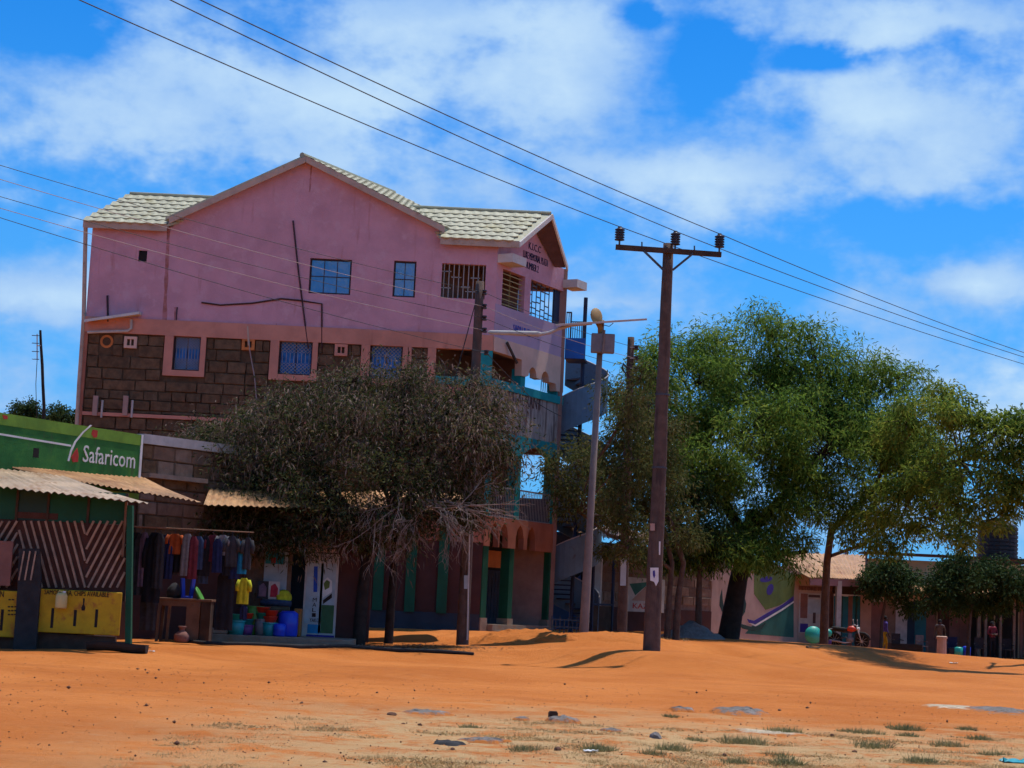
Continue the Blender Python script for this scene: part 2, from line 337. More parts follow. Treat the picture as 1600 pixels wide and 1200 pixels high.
for nm, c in dict(c_black=(.012, .012, .016), c_grey=(.14, .13, .13), c_lilac=(.15, .10, .14), c_navy=(.012, .018, .06), c_orange=(.32, .06, .012), c_maroon=(.13, .02, .028),
                  c_pale=(.17, .155, .15), c_teal=(.01, .17, .30), c_jean=(.03, .05, .10), c_yellow=(.46, .44, .02), c_purple=(.10, .07, .28), c_mustard=(.42, .26, .015),
                  c_brown=(.10, .065, .04), c_red=(.36, .03, .05), c_pink=(.40, .10, .12), c_charcoal=(.035, .033, .036)).items(): mat(nm, c, .95, .22, 9, .3, 40)
def glass(name, col, rough=.06):
    m = bpy.data.materials.new(name); m.use_nodes = True; b = m.node_tree.nodes['Principled BSDF']
    b.inputs['Base Color'].default_value = (*col, 1); b.inputs['Roughness'].default_value = rough; b.inputs['Specular IOR Level'].default_value = 1.0; b.inputs['IOR'].default_value = 1.7
    nt = m.node_tree; g = nt.nodes.new('ShaderNodeNewGeometry'); n = nt.nodes.new('ShaderNodeTexNoise'); n.inputs['Scale'].default_value = 2.2; nt.links.new(g.outputs['Position'], n.inputs['Vector'])
    bp = nt.nodes.new('ShaderNodeBump'); bp.inputs['Strength'].default_value = .05; bp.inputs['Distance'].default_value = .2; nt.links.new(n.outputs['Fac'], bp.inputs['Height']); nt.links.new(bp.outputs[0], b.inputs['Normal']); M[name] = m
glass('glass_blue', (.025, .10, .30)); glass('glass_dark', (.015, .03, .05))
def leafmat(name, cols, trans=.35, rough=.55):
    m = bpy.data.materials.new(name); m.use_nodes = True; nt = m.node_tree; N = nt.nodes.new; L = nt.links.new
    b = nt.nodes['Principled BSDF']; out = nt.nodes['Material Output']; g = N('ShaderNodeNewGeometry')
    r = N('ShaderNodeValToRGB'); r.color_ramp.interpolation = 'LINEAR'
    while len(r.color_ramp.elements) < len(cols): r.color_ramp.elements.new(0.5)
    for i, c in enumerate(cols): r.color_ramp.elements[i].position = i / (len(cols) - 1); r.color_ramp.elements[i].color = (*c, 1)
    ns = N('ShaderNodeTexNoise'); ns.inputs['Scale'].default_value = 0.55; ns.inputs['Detail'].default_value = 3; L(g.outputs['Position'], ns.inputs['Vector'])
    a = N('ShaderNodeMath'); a.operation = 'MULTIPLY_ADD'; L(ns.outputs['Fac'], a.inputs[0]); a.inputs[1].default_value = 1.3; a.inputs[2].default_value = -0.65
    s = N('ShaderNodeMath'); s.operation = 'ADD'; s.use_clamp = True; L(g.outputs['Random Per Island'], s.inputs[0]); L(a.outputs[0], s.inputs[1])
    L(s.outputs[0], r.inputs[0]); L(r.outputs[0], b.inputs['Base Color']); b.inputs['Roughness'].default_value = .8; b.inputs['Specular IOR Level'].default_value = .12
    t = N('ShaderNodeBsdfTranslucent'); L(r.outputs[0], t.inputs['Color']); mx = N('ShaderNodeMixShader'); mx.inputs[0].default_value = trans
    L(b.outputs[0], mx.inputs[1]); L(t.outputs[0], mx.inputs[2]); L(mx.outputs[0], out.inputs['Surface']); M[name] = m
leafmat('leaf_green', [(.050, .100, .016), (.095, .175, .026), (.165, .260, .038), (.25, .31, .055)], .52)
leafmat('leaf_yellow', [(.065, .115, .018), (.12, .185, .026), (.20, .265, .038), (.28, .30, .05)], .5)
leafmat('leaf_dark', [(.028, .040, .013), (.050, .064, .020), (.085, .092, .034), (.16, .13, .07)], .4)
leafmat('leaf_dull', [(.045, .055, .016), (.070, .085, .022), (.105, .11, .032), (.14, .12, .05)], .4)
leafmat('leaf_bush', [(.020, .040, .012), (.035, .065, .018), (.06, .095, .03)], .25)
leafmat('pod_brown', [(.085, .052, .036), (.15, .098, .068), (.30, .21, .16)], .25)
leafmat('grass_dry', [(.36, .23, .09), (.46, .31, .13), (.54, .40, .20)], .2)
leafmat('grass_green', [(.15, .16, .065), (.23, .21, .09), (.40, .31, .14)], .25)
def ashmat(name, col, dark):
    m = bpy.data.materials.new(name); m.use_nodes = True; nt = m.node_tree; N = nt.nodes.new; L = nt.links.new; b = nt.nodes['Principled BSDF']; b.inputs['Roughness'].default_value = .98; b.inputs['Specular IOR Level'].default_value = .1
    g = N('ShaderNodeNewGeometry'); at = N('ShaderNodeAttribute'); at.attribute_name = 'thinning'
    def noise(sc, det=8, ro=.75): n = N('ShaderNodeTexNoise'); n.inputs['Scale'].default_value = sc; n.inputs['Detail'].default_value = det; n.inputs['Roughness'].default_value = ro; L(g.outputs['Position'], n.inputs['Vector']); return n.outputs['Fac']
    def ramp(f, lo, hi): r = N('ShaderNodeMapRange'); r.interpolation_type = 'SMOOTHSTEP'; L(f, r.inputs[0]); r.inputs[1].default_value = lo; r.inputs[2].default_value = hi; return r.outputs[0]
    def mix(f, a, c):
        x = N('ShaderNodeMix'); x.data_type = 'RGBA'; L(f, x.inputs['Factor'])
        if isinstance(a, tuple): x.inputs['A'].default_value = (*a, 1)
        else: L(a, x.inputs['A'])
        x.inputs['B'].default_value = (*c, 1); return x.outputs['Result']
    c = mix(ramp(noise(9), .48, .62), col, dark); c = mix(ramp(noise(3.5), .5, .66), c, tuple(min(1, k * 1.6) for k in col))
    ad = N('ShaderNodeMath'); ad.operation = 'MULTIPLY_ADD'; L(noise(5, 9, .8), ad.inputs[0]); ad.inputs[1].default_value = 1.5; L(at.outputs['Fac'], ad.inputs[2])
    c = mix(ramp(ad.outputs[0], 1.32, 1.62), c, (.48, .155, .036)); L(c, b.inputs['Base Color'])
    bp = N('ShaderNodeBump'); bp.inputs['Strength'].default_value = .8; bp.inputs['Distance'].default_value = .04; L(noise(16), bp.inputs['Height']); L(bp.outputs[0], b.inputs['Normal']); M[name] = m
ashmat('ash', (.20, .172, .15), (.06, .055, .055)); ashmat('ash_pale', (.48, .38, .26), (.30, .24, .17))
# ------------------------------------------------------------------ ground
GC = []
for (px, py, Y) in [(20, 1014, 38.8), (100, 1013, 38.8), (190, 1013, 39.5), (310, 1008, 44), (435, 1007, 48), (560, 1010, 49), (640, 1005, 52), (724, 1009, 50), (760, 996, 56), (800, 990, 58),
                    (870, 992, 56), (912, 992, 54), (965, 990, 54), (1018, 1016, 48), (1060, 1002, 55), (1140, 998, 68), (1200, 1003, 70), (1240, 1004, 78), (1300, 1013, 79),
                    (1385, 1020, 83), (1480, 1028, 84), (1600, 1032, 84), (800, 985, 64), (1000, 985, 72)]:
    p = W(px, py, Y); GC.append((p.x, p.y, p.z))
for y in (8, 14, 20, 26, 31, 35):
    for x in range(-24, 30, 6): GC.append((x, y, 0.0))
for x in range(2, 30, 5): GC.append((x, 40 + x * .25, 0.02))
for x, y in ((-1, 41), (-5, 40), (1, 44), (8, 52), (14, 58), (18, 62), (-3, 44)): GC.append((x, y, 0.06))
for x in (-40, -20, 0, 20, 40, 60): GC.append((x, 110, 0.3)); GC.append((x, 130, 0.3))
for y in (45, 60, 75): GC.append((-26, y, 0.3)); GC.append((40, y, 0.0))
GC = np.array(GC)
def gz_np(x, y):
    x = np.asarray(x, float); y = np.asarray(y, float)
    d2 = (x[..., None] - GC[:, 0]) ** 2 + (y[..., None] - GC[:, 1]) ** 2
    w = 1.0 / (d2 + 0.6) ** 1.9
    return (w * GC[:, 2]).sum(-1) / w.sum(-1)
def gz(x, y): return float(gz_np(np.array([x]), np.array([y]))[0])
def G(px, py):                    # where the sight line meets the ground
    r = ray(px, py); lo = 9.0
    Y = lo
    while Y < 130:
        p = EYE + r * (Y / r.y)
        if p.z <= gz(p.x, p.y): break
        Y += 0.5
    a, b = Y - 0.5, Y
    for _ in range(14):
        m = (a + b) / 2; p = EYE + r * (m / r.y)
        if p.z <= gz(p.x, p.y): b = m
        else: a = m
    p = EYE + r * (b / r.y); return Vector((p.x, p.y, gz(p.x, p.y)))
def on(px, py, Y):                # stands on the ground below pixel column px at distance Y
    p = W(px, py, Y); return Vector((p.x, p.y, gz(p.x, p.y)))

def ground_material():
    m = bpy.data.materials.new('red_dirt'); m.use_nodes = True; nt = m.node_tree; N = nt.nodes.new; L = nt.links.new; b = nt.nodes['Principled BSDF']
    b.inputs['Roughness'].default_value = .95; b.inputs['Specular IOR Level'].default_value = .12
    g = N('ShaderNodeNewGeometry'); sep = N('ShaderNodeSeparateXYZ'); L(g.outputs['Position'], sep.inputs[0])
    def noise(sc, det=6, ro=.6, st=None, off=(0, 0, 0)):
        n = N('ShaderNodeTexNoise'); n.inputs['Scale'].default_value = sc; n.inputs['Detail'].default_value = det; n.inputs['Roughness'].default_value = ro
        mp = N('ShaderNodeMapping'); mp.inputs['Scale'].default_value = st or (1, 1, 1); mp.inputs['Location'].default_value = off; L(g.outputs['Position'], mp.inputs[0]); L(mp.outputs[0], n.inputs['Vector']); return n.outputs['Fac']
    def ramp(f, lo, hi, a=0., c=1.):
        r = N('ShaderNodeMapRange'); r.interpolation_type = 'SMOOTHSTEP'; L(f, r.inputs[0]); r.inputs[1].default_value = lo; r.inputs[2].default_value = hi; r.inputs[3].default_value = a; r.inputs[4].default_value = c; return r.outputs[0]
    def mul(a, c):
        n = N('ShaderNodeMath'); n.operation = 'MULTIPLY'; L(a, n.inputs[0])
        if isinstance(c, float): n.inputs[1].default_value = c
        else: L(c, n.inputs[1])
        return n.outputs[0]
    def mix(f, a, c):
        x = N('ShaderNodeMix'); x.data_type = 'RGBA'; L(f, x.inputs['Factor'])
        if isinstance(a, tuple): x.inputs['A'].default_value = (*a, 1)
        else: L(a, x.inputs['A'])
        x.inputs['B'].default_value = (*c, 1); return x.outputs['Result']
    c = mix(ramp(noise(.22, 5, .6), .35, .65), (.46, .134, .025), (.565, .184, .041))
    c = mix(mul(ramp(noise(.5, 7, .65, (.28, 1.6, 1)), .5, .72), .55), c, (.36, .105, .022))       # wheel-swept streaks along the road
    c = mix(mul(ramp(noise(1.1, 8, .7, (.5, 1.3, 1), (4, 9, 0)), .53, .75), .6), c, (.55, .21, .070))    # paler dust
    c = mix(mul(ramp(noise(7, 9, .75), .50, .72), .55), c, (.30, .095, .028))
    c = mix(mul(ramp(noise(3.2, 9, .75, None, (5, 5, 0)), .52, .7), .3), c, (.56, .225, .075))
    # the trampled verge near the camera: straw coloured litter between bare patches
    yn = N('ShaderNodeMath'); yn.operation = 'MULTIPLY_ADD'; L(noise(.35, 6, .65, None, (11, 4, 0)), yn.inputs[0]); yn.inputs[1].default_value = 13.0; L(sep.outputs[1], yn.inputs[2])
    near = ramp(yn.outputs[0], 37.0, 29.0); side = ramp(sep.outputs[0], -5.5, -0.5)
    verge = mul(mul(near, side), ramp(noise(1.1, 9, .75, None, (2, 3, 0)), .38, .54))
    c = mix(mul(verge, .9), c, (.50, .33, .155))
    c = mix(mul(mul(mul(near, side), ramp(noise(6.5, 9, .8, None, (1, 8, 0)), .53, .62)), .55), c, (.27, .165, .075))
    c = mix(mul(mul(mul(near, side), ramp(noise(2.8, 9, .8, None, (9, 8, 0)), .52, .60)), .7), c, (.46, .145, .04))
    verge2 = mul(mul(near, ramp(sep.outputs[0], -7., -1.)), ramp(noise(2.4, 8, .75, None, (7, 1, 0)), .54, .66))
    c = mix(mul(verge2, .6), c, (.46, .31, .16))
    c = mix(mul(ramp(noise(38, 4, .7), .66, .74), .55), c, (.15, .07, .035))                          # grit
    c = mix(mul(ramp(noise(55, 3, .6, None, (3, 3, 3)), .68, .74), .5), c, (.62, .42, .26))
    L(c, b.inputs['Base Color'])
    bp = N('ShaderNodeBump'); bp.inputs['Strength'].default_value = .8; bp.inputs['Distance'].default_value = .05; L(noise(11, 10, .76), bp.inputs['Height']); L(bp.outputs[0], b.inputs['Normal'])
    M['red_dirt'] = m
ground_material()
def build_ground():
    xs = np.concatenate([[-3500, -1200, -400, -150, -80, -50], np.arange(-32, 36, .28), [42, 60, 90, 160, 400, 1200, 3500]])
    ys = [-200, -20, 2]; y = 8.0
    while y < 92: ys.append(y); y += .14 + max(0, y - 20) * .006
    ys = np.array(ys + [96, 102, 110, 130, 180, 300, 700, 1800, 4500])
    X, Y = np.meshgrid(xs, ys); Z = gz_np(X, Y)
    far = (np.abs(X) > 60) | (Y > 130) | (Y < 5); Z = np.where(far, .15, Z)
    rough = np.zeros_like(Z); fine = (np.abs(X) < 37) & (Y > 7) & (Y < 95)
    for idx in np.argwhere(fine):
        i, j = idx; p = (X[i, j], Y[i, j], 0)
        e = mnoise.noise((p[0] * .35, p[1] * .9, 3.3)) * .018 + abs(mnoise.noise((p[0] * 2.6, p[1] * 2.6, 4.4))) * -.016 + mnoise.noise((p[0] * 1.7, p[1] * 1.7, 1.3)) * .018 + mnoise.noise((p[0] * 5, p[1] * 5, 7.7)) * .010
        if p[1] < 27 and p[0] > -6: e += max(0, mnoise.noise((p[0] * 1.1, p[1] * 1.1, 9.9))) * .05
        t = mnoise.noise((p[0] * .05, 5.5, p[1] * .02)) * 2.2                # wheel ruts running along the road
        for c in (27.6, 29.2, 32.0, 33.7, 36.0, 37.6): e -= .04 * math.exp(-((p[1] - .12 * p[0] - c - t) / .2) ** 2)
        rough[i, j] = e
    Z = Z + rough; ny, nx = X.shape
    mb = MB(); mb.v = np.stack([X.ravel(), Y.ravel(), Z.ravel()], 1).tolist()
    mb.f = [(j * nx + i, j * nx + i + 1, (j + 1) * nx + i + 1, (j + 1) * nx + i) for j in range(ny - 1) for i in range(nx - 1)]; mb.m = [0] * len(mb.f)
    me = bpy.data.meshes.new('ground'); me.from_pydata(mb.v, [], mb.f); me.materials.append(M['red_dirt']); me.polygons.foreach_set('use_smooth', [True] * len(mb.f))
    o = bpy.data.objects.new('ground', me); COL.objects.link(o); ORG[o.name] = Vector(); kind(o, 'structure', 'bare red dirt street with dusty wheel tracks and grassy verge')
build_ground()

# ------------------------------------------------------------------ the pink building
YB = 61.0
Cc = W(774, 470, YB); A_ST = R(61)
S = Plane((Cc.x, YB), 0.0); FP = Plane((Cc.x, YB), A_ST); DV = FP.u
zs = lambda px, py: S.hit(px, py)[1]
us = lambda px, py: S.hit(px, py)[0]
uf = lambda px, py: FP.hit(px, py)[0]
UL = us(139, 430); UF = uf(885, 470)
zE, z3, zb3 = zs(774, 378), zs(768, 524), zs(766, 548)
zsill = zs(772, 474); zr2, zr2b, zp2 = zs(764, 591), zs(764, 604), zs(760, 666)
za1, zr1, zs1, zar, z0 = zs(758, 690), zs(753, 757), zs(752, 807), zs(750, 850), zs(745, 1002)
BK = Plane((S.o + DV * UF)[:2], 0.0)
def build_pink():
    base = thing('pink_building', 'three-storey pink plastered building with cream tiled gable roofs beside the street', 'building', S.pt(-6, z0))
    # upper storey side wall with its openings
    wins = [(485, 403, 547, 461), (616, 407, 648, 465)]
    def hole(a, b, c, d): u0, zt = S.hit(a, b); u1, zb = S.hit(c, d); return (u0, u1, zb, zt)
    tiny = hole(217, 391, 229, 409); hv = hole(691, 411, 757, 468); hw = [hole(*w) for w in wins]
    mb = MB(); mb.holes(S, UL, 0, z3, zE, -.25, 0, [tiny, hv] + hw)
    uA, zA = S.hit(272, 340); uP, zP = S.hit(480, 247); uR, zR = S.hit(691, 354)
    mb.poly(S, [(uA, zE), (uR, zE), (uR, zR - .12), (uP, zP - .15), (uA, zA - .1)], -.25, 0)
    wall = mb.build('side_wall', 'pink', base)
    mb = MB(); mb.pbox(S, tiny[0] + .004, tiny[1] - .004, tiny[2] + .004, tiny[3] - .004, -.2, -.06); mb.build('vent_dark_fill', 'dark_room', base)  # dark filler added in the small hole, its shade given by colour
    # wall windows: frame > pane
    def window(h, nx, ny, pm, depth=.08, frame='frame_dark', grille=None):
        w = MB(); f = .05
        w.pbox(S, h[0], h[1], h[3] - f, h[3], -depth - .05, -depth + .02); w.pbox(S, h[0], h[1], h[2], h[2] + f, -depth - .05, -depth + .02)
        w.pbox(S, h[0], h[0] + f, h[2] + f, h[3] - f, -depth - .05, -depth + .02); w.pbox(S, h[1] - f, h[1], h[2] + f, h[3] - f, -depth - .05, -depth + .02)
        o = w.build('window', frame, base)
        uu = [h[0] + f + (h[1] - h[0] - 2 * f) * i / nx for i in range(nx + 1)]; zz = [h[2] + f + (h[3] - h[2] - 2 * f) * i / ny for i in range(ny + 1)]
        for i in range(nx):
            for j in range(ny):
                p = MB(); p.pbox(S, uu[i] + .012, uu[i + 1] - .012, zz[j] + .012, zz[j + 1] - .012, -depth - .035, -depth - .022 - random.random() * .006); p.build('pane', pm, o)
        g = MB()
        for i in range(1, nx): g.pbox(S, uu[i] - .012, uu[i] + .012, h[2] + f, h[3] - f, -depth - .04, -depth)
        for j in range(1, ny): g.pbox(S, h[0] + f, h[1] - f, zz[j] - .012, zz[j] + .012, -depth - .038, -depth + .003)
        if g.v: g.build('glazing_bar', frame, o)
        if grille:
            q = MB(); a, b, c, d = h[0] + f, h[1] - f, h[2] + f, h[3] - f; n = 8; st = (b - a) / n; n1 = -depth + .03
            for i in range(n):
                u = a + st * (i + .5)
                q.bar(S.pt(u, c + (d - c) * .33, n1), S.pt(u, c + (d - c) * .66, n1), .016)
            for zz0, zz1 in ((c, c + (d - c) * .33), (c + (d - c) * .66, d)):
                m = max(2, round((zz1 - zz0) / st))
                for i in range(n):
                    for j in range(m):
                        x0, x1 = a + st * i, a + st * (i + 1); y0 = zz0 + (zz1 - zz0) * j / m; y1 = zz0 + (zz1 - zz0) * (j + 1) / m
                        q.bar(S.pt(x0, y0, n1), S.pt(x1, y1, n1), .014); q.bar(S.pt(x0, y1, n1 + .006), S.pt(x1, y0, n1 + .006), .014)
            q.build('grille', 'bars_pale', o)
        return o
    window(hw[0], 3, 2, 'glass_blue'); window(hw[1], 2, 2, 'glass_blue')
    # barred veranda opening on the side wall
    g = MB(); a, b, c, d = hv
    for i in range(9):
        u = a + (b - a) * (i + .5) / 9; g.bar(S.pt(u, c, -.1), S.pt(u, d, -.1), .03)
    for k, (f0, f1, zz) in enumerate([(0, .22, .3), (.22, .45, .62), (.45, .66, .35), (.66, .88, .62), (.0, .22, .78), (.55, 1, .22)]):
        g.bar(S.pt(a + (b - a) * f0, c + (d - c) * zz, -.1), S.pt(a + (b - a) * f1, c + (d - c) * zz, -.1), .03)
    g.build('veranda_grille', 'bars_pale', base)
    # peach ring beam between the storeys, corner strip, string course
    mb = MB(); mb.pbox(S, UL - .04, 0, zb3, z3, -.25, .05); ring = mb.build('ring_beam', 'peach', base)
    mb = MB(); mb.pbox(S, UL - .05, UL + .13, z0 + 2, zb3 - .004, -.25, .045); mb.build('corner_strip', 'peach_dull_shaded', base)
    zc = zs(300, 654); mb = MB(); mb.pbox(S, UL + .14, us(690, 650), zc - .05, zc + .07, -.1, .06); mb.build('string_course', 'peach', base)
    # stone storey: windows in peach surrounds, blocks laid in courses
    sw = [(272, 523, 311, 580), (437, 530, 486, 587), (579, 536, 627, 594)]
    sh = [hole(*w) for w in sw]
    side = hole(681, 543, 744, 592); side = (side[0], -.42, zr2, side[3])
    mb = MB(); mb.holes(S, UL, 0, zs1, zb3, -.25, -.07, sh + [side]); stone = mb.build('stone_wall', 'mortar', base)
    for h in sh:
        m = MB(); m.holes(S, h[0] - .30, h[1] + .18, h[2] - .2, zb3 - .003, -.24, .05, [h]); m.build('window_surround', 'peach', base)
        window(h, 2, 1, 'curtain', .16, 'frame_dark', True)
    vents = [(166, 533), (204, 535), (388, 538), (533, 547)]
    vb = []
    for i, (px, py) in enumerate(vents):
        u, z = S.hit(px, py); m = MB()
        if i == 0: m.lathe(S.pt(u, z, -.07), [(.02, -.15), (.23, -.15), (.23, 0), (.15, .01), (.14, -.04), (.02, -.04)], 14, rot=Matrix(((1, 0, 0), (0, 0, -1), (0, 1, 0))))
        else: m.holes(S, u - .22, u + .22, z - .2, z + .2, -.12, .04, [(u - .12, u + .12, z - .11, z + .11)]); m.pbox(S, u - .02, u + .02, z - .11, z + .11, -.12, .02)
        m.build('air_vent', ('orange_paint', 'cream_peach', 'orange_paint', 'peach')[i], base); vb.append((u - .24, u + .24, z - .24, z + .24))
    piers = [(us(638, 560), us(638, 560) + .10), (us(668, 560), us(681, 560))]
    for a, b in piers:
        m = MB(); m.pbox(S, a, b, zc, zb3 - .004, -.24, .05); m.build('pier', 'peach', base)
    blk = ['stone_a', 'stone_b', 'stone_c']; keep = [(h[0] - .32, h[1] + .2, h[2] - .22, zb3) for h in sh] + vb + [(a, b, zc, zb3) for a, b in piers] + [(side[0] - .1, .1, zc, zb3), (UL - .1, UL + .14, 0, 99)]
    z = zb3 - .02
    uend = us(684, 560)
    while z > zs(300, 770):
        hgt = random.uniform(.30, .42); zt, zbm = z, z - hgt
        if zbm < zc + .08 < zt: zbm = zc + .08; 
        u = UL + random.uniform(-.5, 0)
        while u < uend:
            w = random.uniform(.45, 1.15); segs = [(max(u, UL), min(u + w - .012, uend))]
            for k in keep:
                if k[2] < zt and k[3] > zbm:
                    new = []
                    for a, b in segs:
                        if k[1] <= a or k[0] >= b: new.append((a, b)); continue
                        if k[0] - a > .1: new.append((a, k[0]))
                        if b - k[1] > .1: new.append((k[1], b))
                    segs = new
            for a, b in segs:
                if b - a < .08 or zt - zbm < .1: continue
                m = MB(); n1 = random.uniform(-.035, .02); j = lambda: random.uniform(-.018, .018); P = S.pt; e = .022
                o_ = [P(a, zbm + .006, -.08), P(b, zbm + .006, -.08), P(b, zt - .006, -.08), P(a, zt - .006, -.08)]
                i_ = [P(a + e, zbm + .025 + j(), n1 + j()), P(b - e, zbm + .025 + j(), n1 + j()), P(b - e, zt - .025 + j(), n1 + j()), P(a + e, zt - .025 + j(), n1 + j())]
                m.add(o_ + i_, [(4, 5, 6, 7), (0, 1, 5, 4), (1, 2, 6, 5), (2, 3, 7, 6), (3, 0, 4, 7)]); m.build('stone_block', random.choice(blk), stone)
            u += w
        z = zbm
        if abs(z - zc - .08) < .01: z = zc - .06
    # ground storey: maroon plaster, dark dado, green pilasters
    zd = zs(640, 955)
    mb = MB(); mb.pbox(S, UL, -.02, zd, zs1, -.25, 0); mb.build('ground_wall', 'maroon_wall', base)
    mb = MB(); mb.pbox(S, UL, -.02, z0 - .6, zd, -.25, .03); mb.build('dado', 'dado', base)
    for px in (541, 592, 642, 692):
        a, b = us(px - 8, 900), us(px + 8, 900); m = MB(); m.pbox(S, a, b, zd - .02, zs1, 0, .1); m.build('pilaster', 'green_paint', base)
    # cables and pipes on the side wall
    def run(pix, r, mt, name='wall_cable', n=.03):
        m = MB(); m.tube([S.pt(*S.hit(x, y), n) for x, y in pix], r, 6); return m.build(name, mt, base)
    run([(458, 345), (466, 420), (476, 500), (482, 545)], .028, 'frame_dark'); run([(315, 473), (345, 477), (395, 474), (440, 467), (470, 470), (503, 475), (503, 545)], .03, 'maroon_wall', 'conduit')
    run([(168, 462), (169, 503)], .035, 'frame_dark', 'conduit'); run([(389, 510), (390, 545), (398, 590), (402, 640)], .022, 'wire_pale'); run([(387, 510), (389, 540)], .04, 'fascia', 'conduit'); run([(277, 480), (275, 510)], .018, 'frame_dark')
    run([(134, 356), (131, 500), (124, 600), (119, 690)], .075, 'fascia', 'downpipe', .02)
    for k, (x0, y0, x1, y1, wd) in enumerate([(264, 354, 257, 505, 4.0), (487, 255, 484, 300, 1.6), (274, 480, 273, 512, 1.6), (432, 505, 431, 520, 1.2)]):
        rr = random.Random(k); m = MB(); n = 9; Lp = []; Rp = []
        for i in range(n + 1): f = i / n; x = x0 + (x1 - x0) * f; y = y0 + (y1 - y0) * f; q = wd * rr.uniform(.35, 1); Lp.append(S.hit(x - q, y)); Rp.append(S.hit(x + q * rr.uniform(.5, 1), y))
        m.poly(S, Lp + Rp[::-1], 0, .006 + .001 * k); m.build('plaster_patch', 'plaster_brown', base)
    # sagging canopy with drain pipe at the far corner
    m = MB(); p0, p1 = S.hit(137, 507), S.hit(221, 494)
    m.hexa([S.pt(p0[0], p0[1], .55), S.pt(p1[0], p1[1], .45), S.pt(p1[0], p1[1] + .02, 0), S.pt(p0[0], p0[1] + .1, 0), S.pt(p0[0], p0[1] + .09, .55), S.pt(p1[0], p1[1] + .09, .45), S.pt(p1[0], p1[1] + .12, 0), S.pt(p0[0], p0[1] + .2, 0)])
    cano = m.build('canopy_board', 'fascia_pale', base)
    run([(138, 520), (200, 518), (206, 514), (206, 500)], .05, 'white_dirty', 'drain_pipe', .12)
    for px in (150, 197):
        m = MB(); u, z = S.hit(px, 634); m.pbox(S, u - .08, u + .08, z - .35, z + .33, 0, .16); m.build('pipe_box', 'rose_wall', base)
        m = MB(); m.tube([S.pt(u + .22, z - .4, .05), S.pt(u + .22, z + .2, .05)], .04, 6); m.build('conduit', 'white_dirty', base)
    # rest of the shell: far end, back wall with the open veranda bay, partition and floors
    UV = -3.2; LE = Plane(S.pt(UL, 0)[:2], A_ST); PT = Plane(S.pt(UV, 0)[:2], A_ST)
    mb = MB(); mb.pbox(LE, .26, UF - .26, z0 - .6, zE, 0, .25); mb.build('end_wall', 'pink', base)
    mb = MB(); lv = [(zs1 + .95, za1), (zp2 + .9, zb3), (zsill, zs(778, 416))]
    mb.holes(BK, UL, 0, z0 - .6, zE, 0, .25, [(-1.8, -.3, a, b) for a, b in lv]); mb.build('back_wall', 'plaster_in', base)
    mb = MB(); mb.pbox(PT, .26, UF - .26, zs1, zE - .1, -.1, .1); mb.build('partition_wall', 'plaster_in', base)
    def slab(zt, zb, uu0, uu1, name, mt, f0=.26, f1=None):
        m = MB(); f1 = f1 or UF - .26; q = lambda u, f, z: Vector((*(S.o + S.u * u + DV * f)[:2], z))
        m.hexa([q(uu0, f0, zb), q(uu1, f0, zb), q(uu1, f1, zb), q(uu0, f1, zb), q(uu0, f0, zt), q(uu1, f0, zt), q(uu1, f1, zt), q(uu0, f1, zt)]); return m.build(name, mt, base)
    slab(zs1, zs1 - .2, UL + .26, -.05, 'floor_slab', 'plaster_in'); slab(zp2 + .1, zp2 - .1, UL + .26, -.05, 'floor_slab', 'plaster_in'); slab(z3 - .02, z3 - .22, UL + .26, -.05, 'floor_slab', 'plaster_in'); slab(zE - .02, zE - .12, UL + .26, -.3, 'ceiling_slab', 'plaster_in')
    # ---------------- street front
    zt3 = zs(778, 416); h1 = (uf(785, 445), uf(820, 450), zsill, zt3); h2 = (uf(829, 460), UF - .28, zsill, zt3)
    mb = MB(); mb.holes(FP, .003, UF, zsill + .002, zE, -.25, 0, [h1, h2]); zgp = W(858, 335, 62.7).z - .12; mb.poly(FP, [(0.003, zE), (4.15, zE), (1.95, zgp)], -.25, 0); front = mb.build('front_wall', 'pink', base)
    mb = MB(); mb.pbox(FP, .003, UF, z3 - .03, zsill, -.25, .015); par = mb.build('front_parapet', 'lilac', base)
    # lettering painted on the gable and the parapet
    def wordbox(px0, py0, px1, py1):   # pixel of left top and right bottom on the front
        u0, zt = FP.hit(px0, py0); u1, zb = FP.hit(px1, py1); return u0, u1, zb, zt
    uu = lambda px: uf(px, 405)
    za = FP.hit(826, 378)[1]; zb_ = FP.hit(826, 389)[1]
    letters('K.I.C.C', FP, uu(825), uu(844), FP.hit(834, 392)[1], FP.hit(834, 381)[1], .003, 'letter_navy', front)
    letters('LUKE MEMORIAL PLAZA', FP, uu(817), uu(856), FP.hit(836, 409)[1], FP.hit(836, 398)[1], .003, 'letter_navy', front)
    letters('NUMBER 2', FP, uu(821), uu(842), FP.hit(832, 423)[1], FP.hit(832, 412)[1], .003, 'letter_navy', front)
    letters('SANDRA PLAZA', FP, uf(801, 516), uf(829, 516), FP.hit(815, 523)[1], FP.hit(815, 511)[1], .018, 'letter_blue', par)
    # grilles of the top storey
    g = MB(); a, b, c, d = h1
    for k in range(7): g.bar(FP.pt(a, c + (d - c) * (k + .6) / 7.3, -.12), FP.pt(b, c + (d - c) * (k + .6) / 7.3, -.12), .03)
    g.bar(FP.pt(a + (b - a) * .45, c, -.12), FP.pt(a + (b - a) * .45, d, -.12), .03); g.build('front_grille', 'bars_gold', base)
    g = MB(); a, b, c, d = h2; rr = random.Random(3); b2 = a + (b - a) * .78
    for k in range(7): u = a + (b2 - a) * k / 6; g.bar(FP.pt(u, c, -.12), FP.pt(u, d - .0, -.12), .035)
    for k in range(6):
        for j in range(6):
            if rr.random() < .75: z = c + (d - c) * (j + rr.random() * .6 + .2) / 6; g.bar(FP.pt(a + (b2 - a) * k / 6, z, -.12), FP.pt(a + (b2 - a) * (k + 1) / 6, z, -.12), .035)
    g.build('front_grille', 'bars', base)
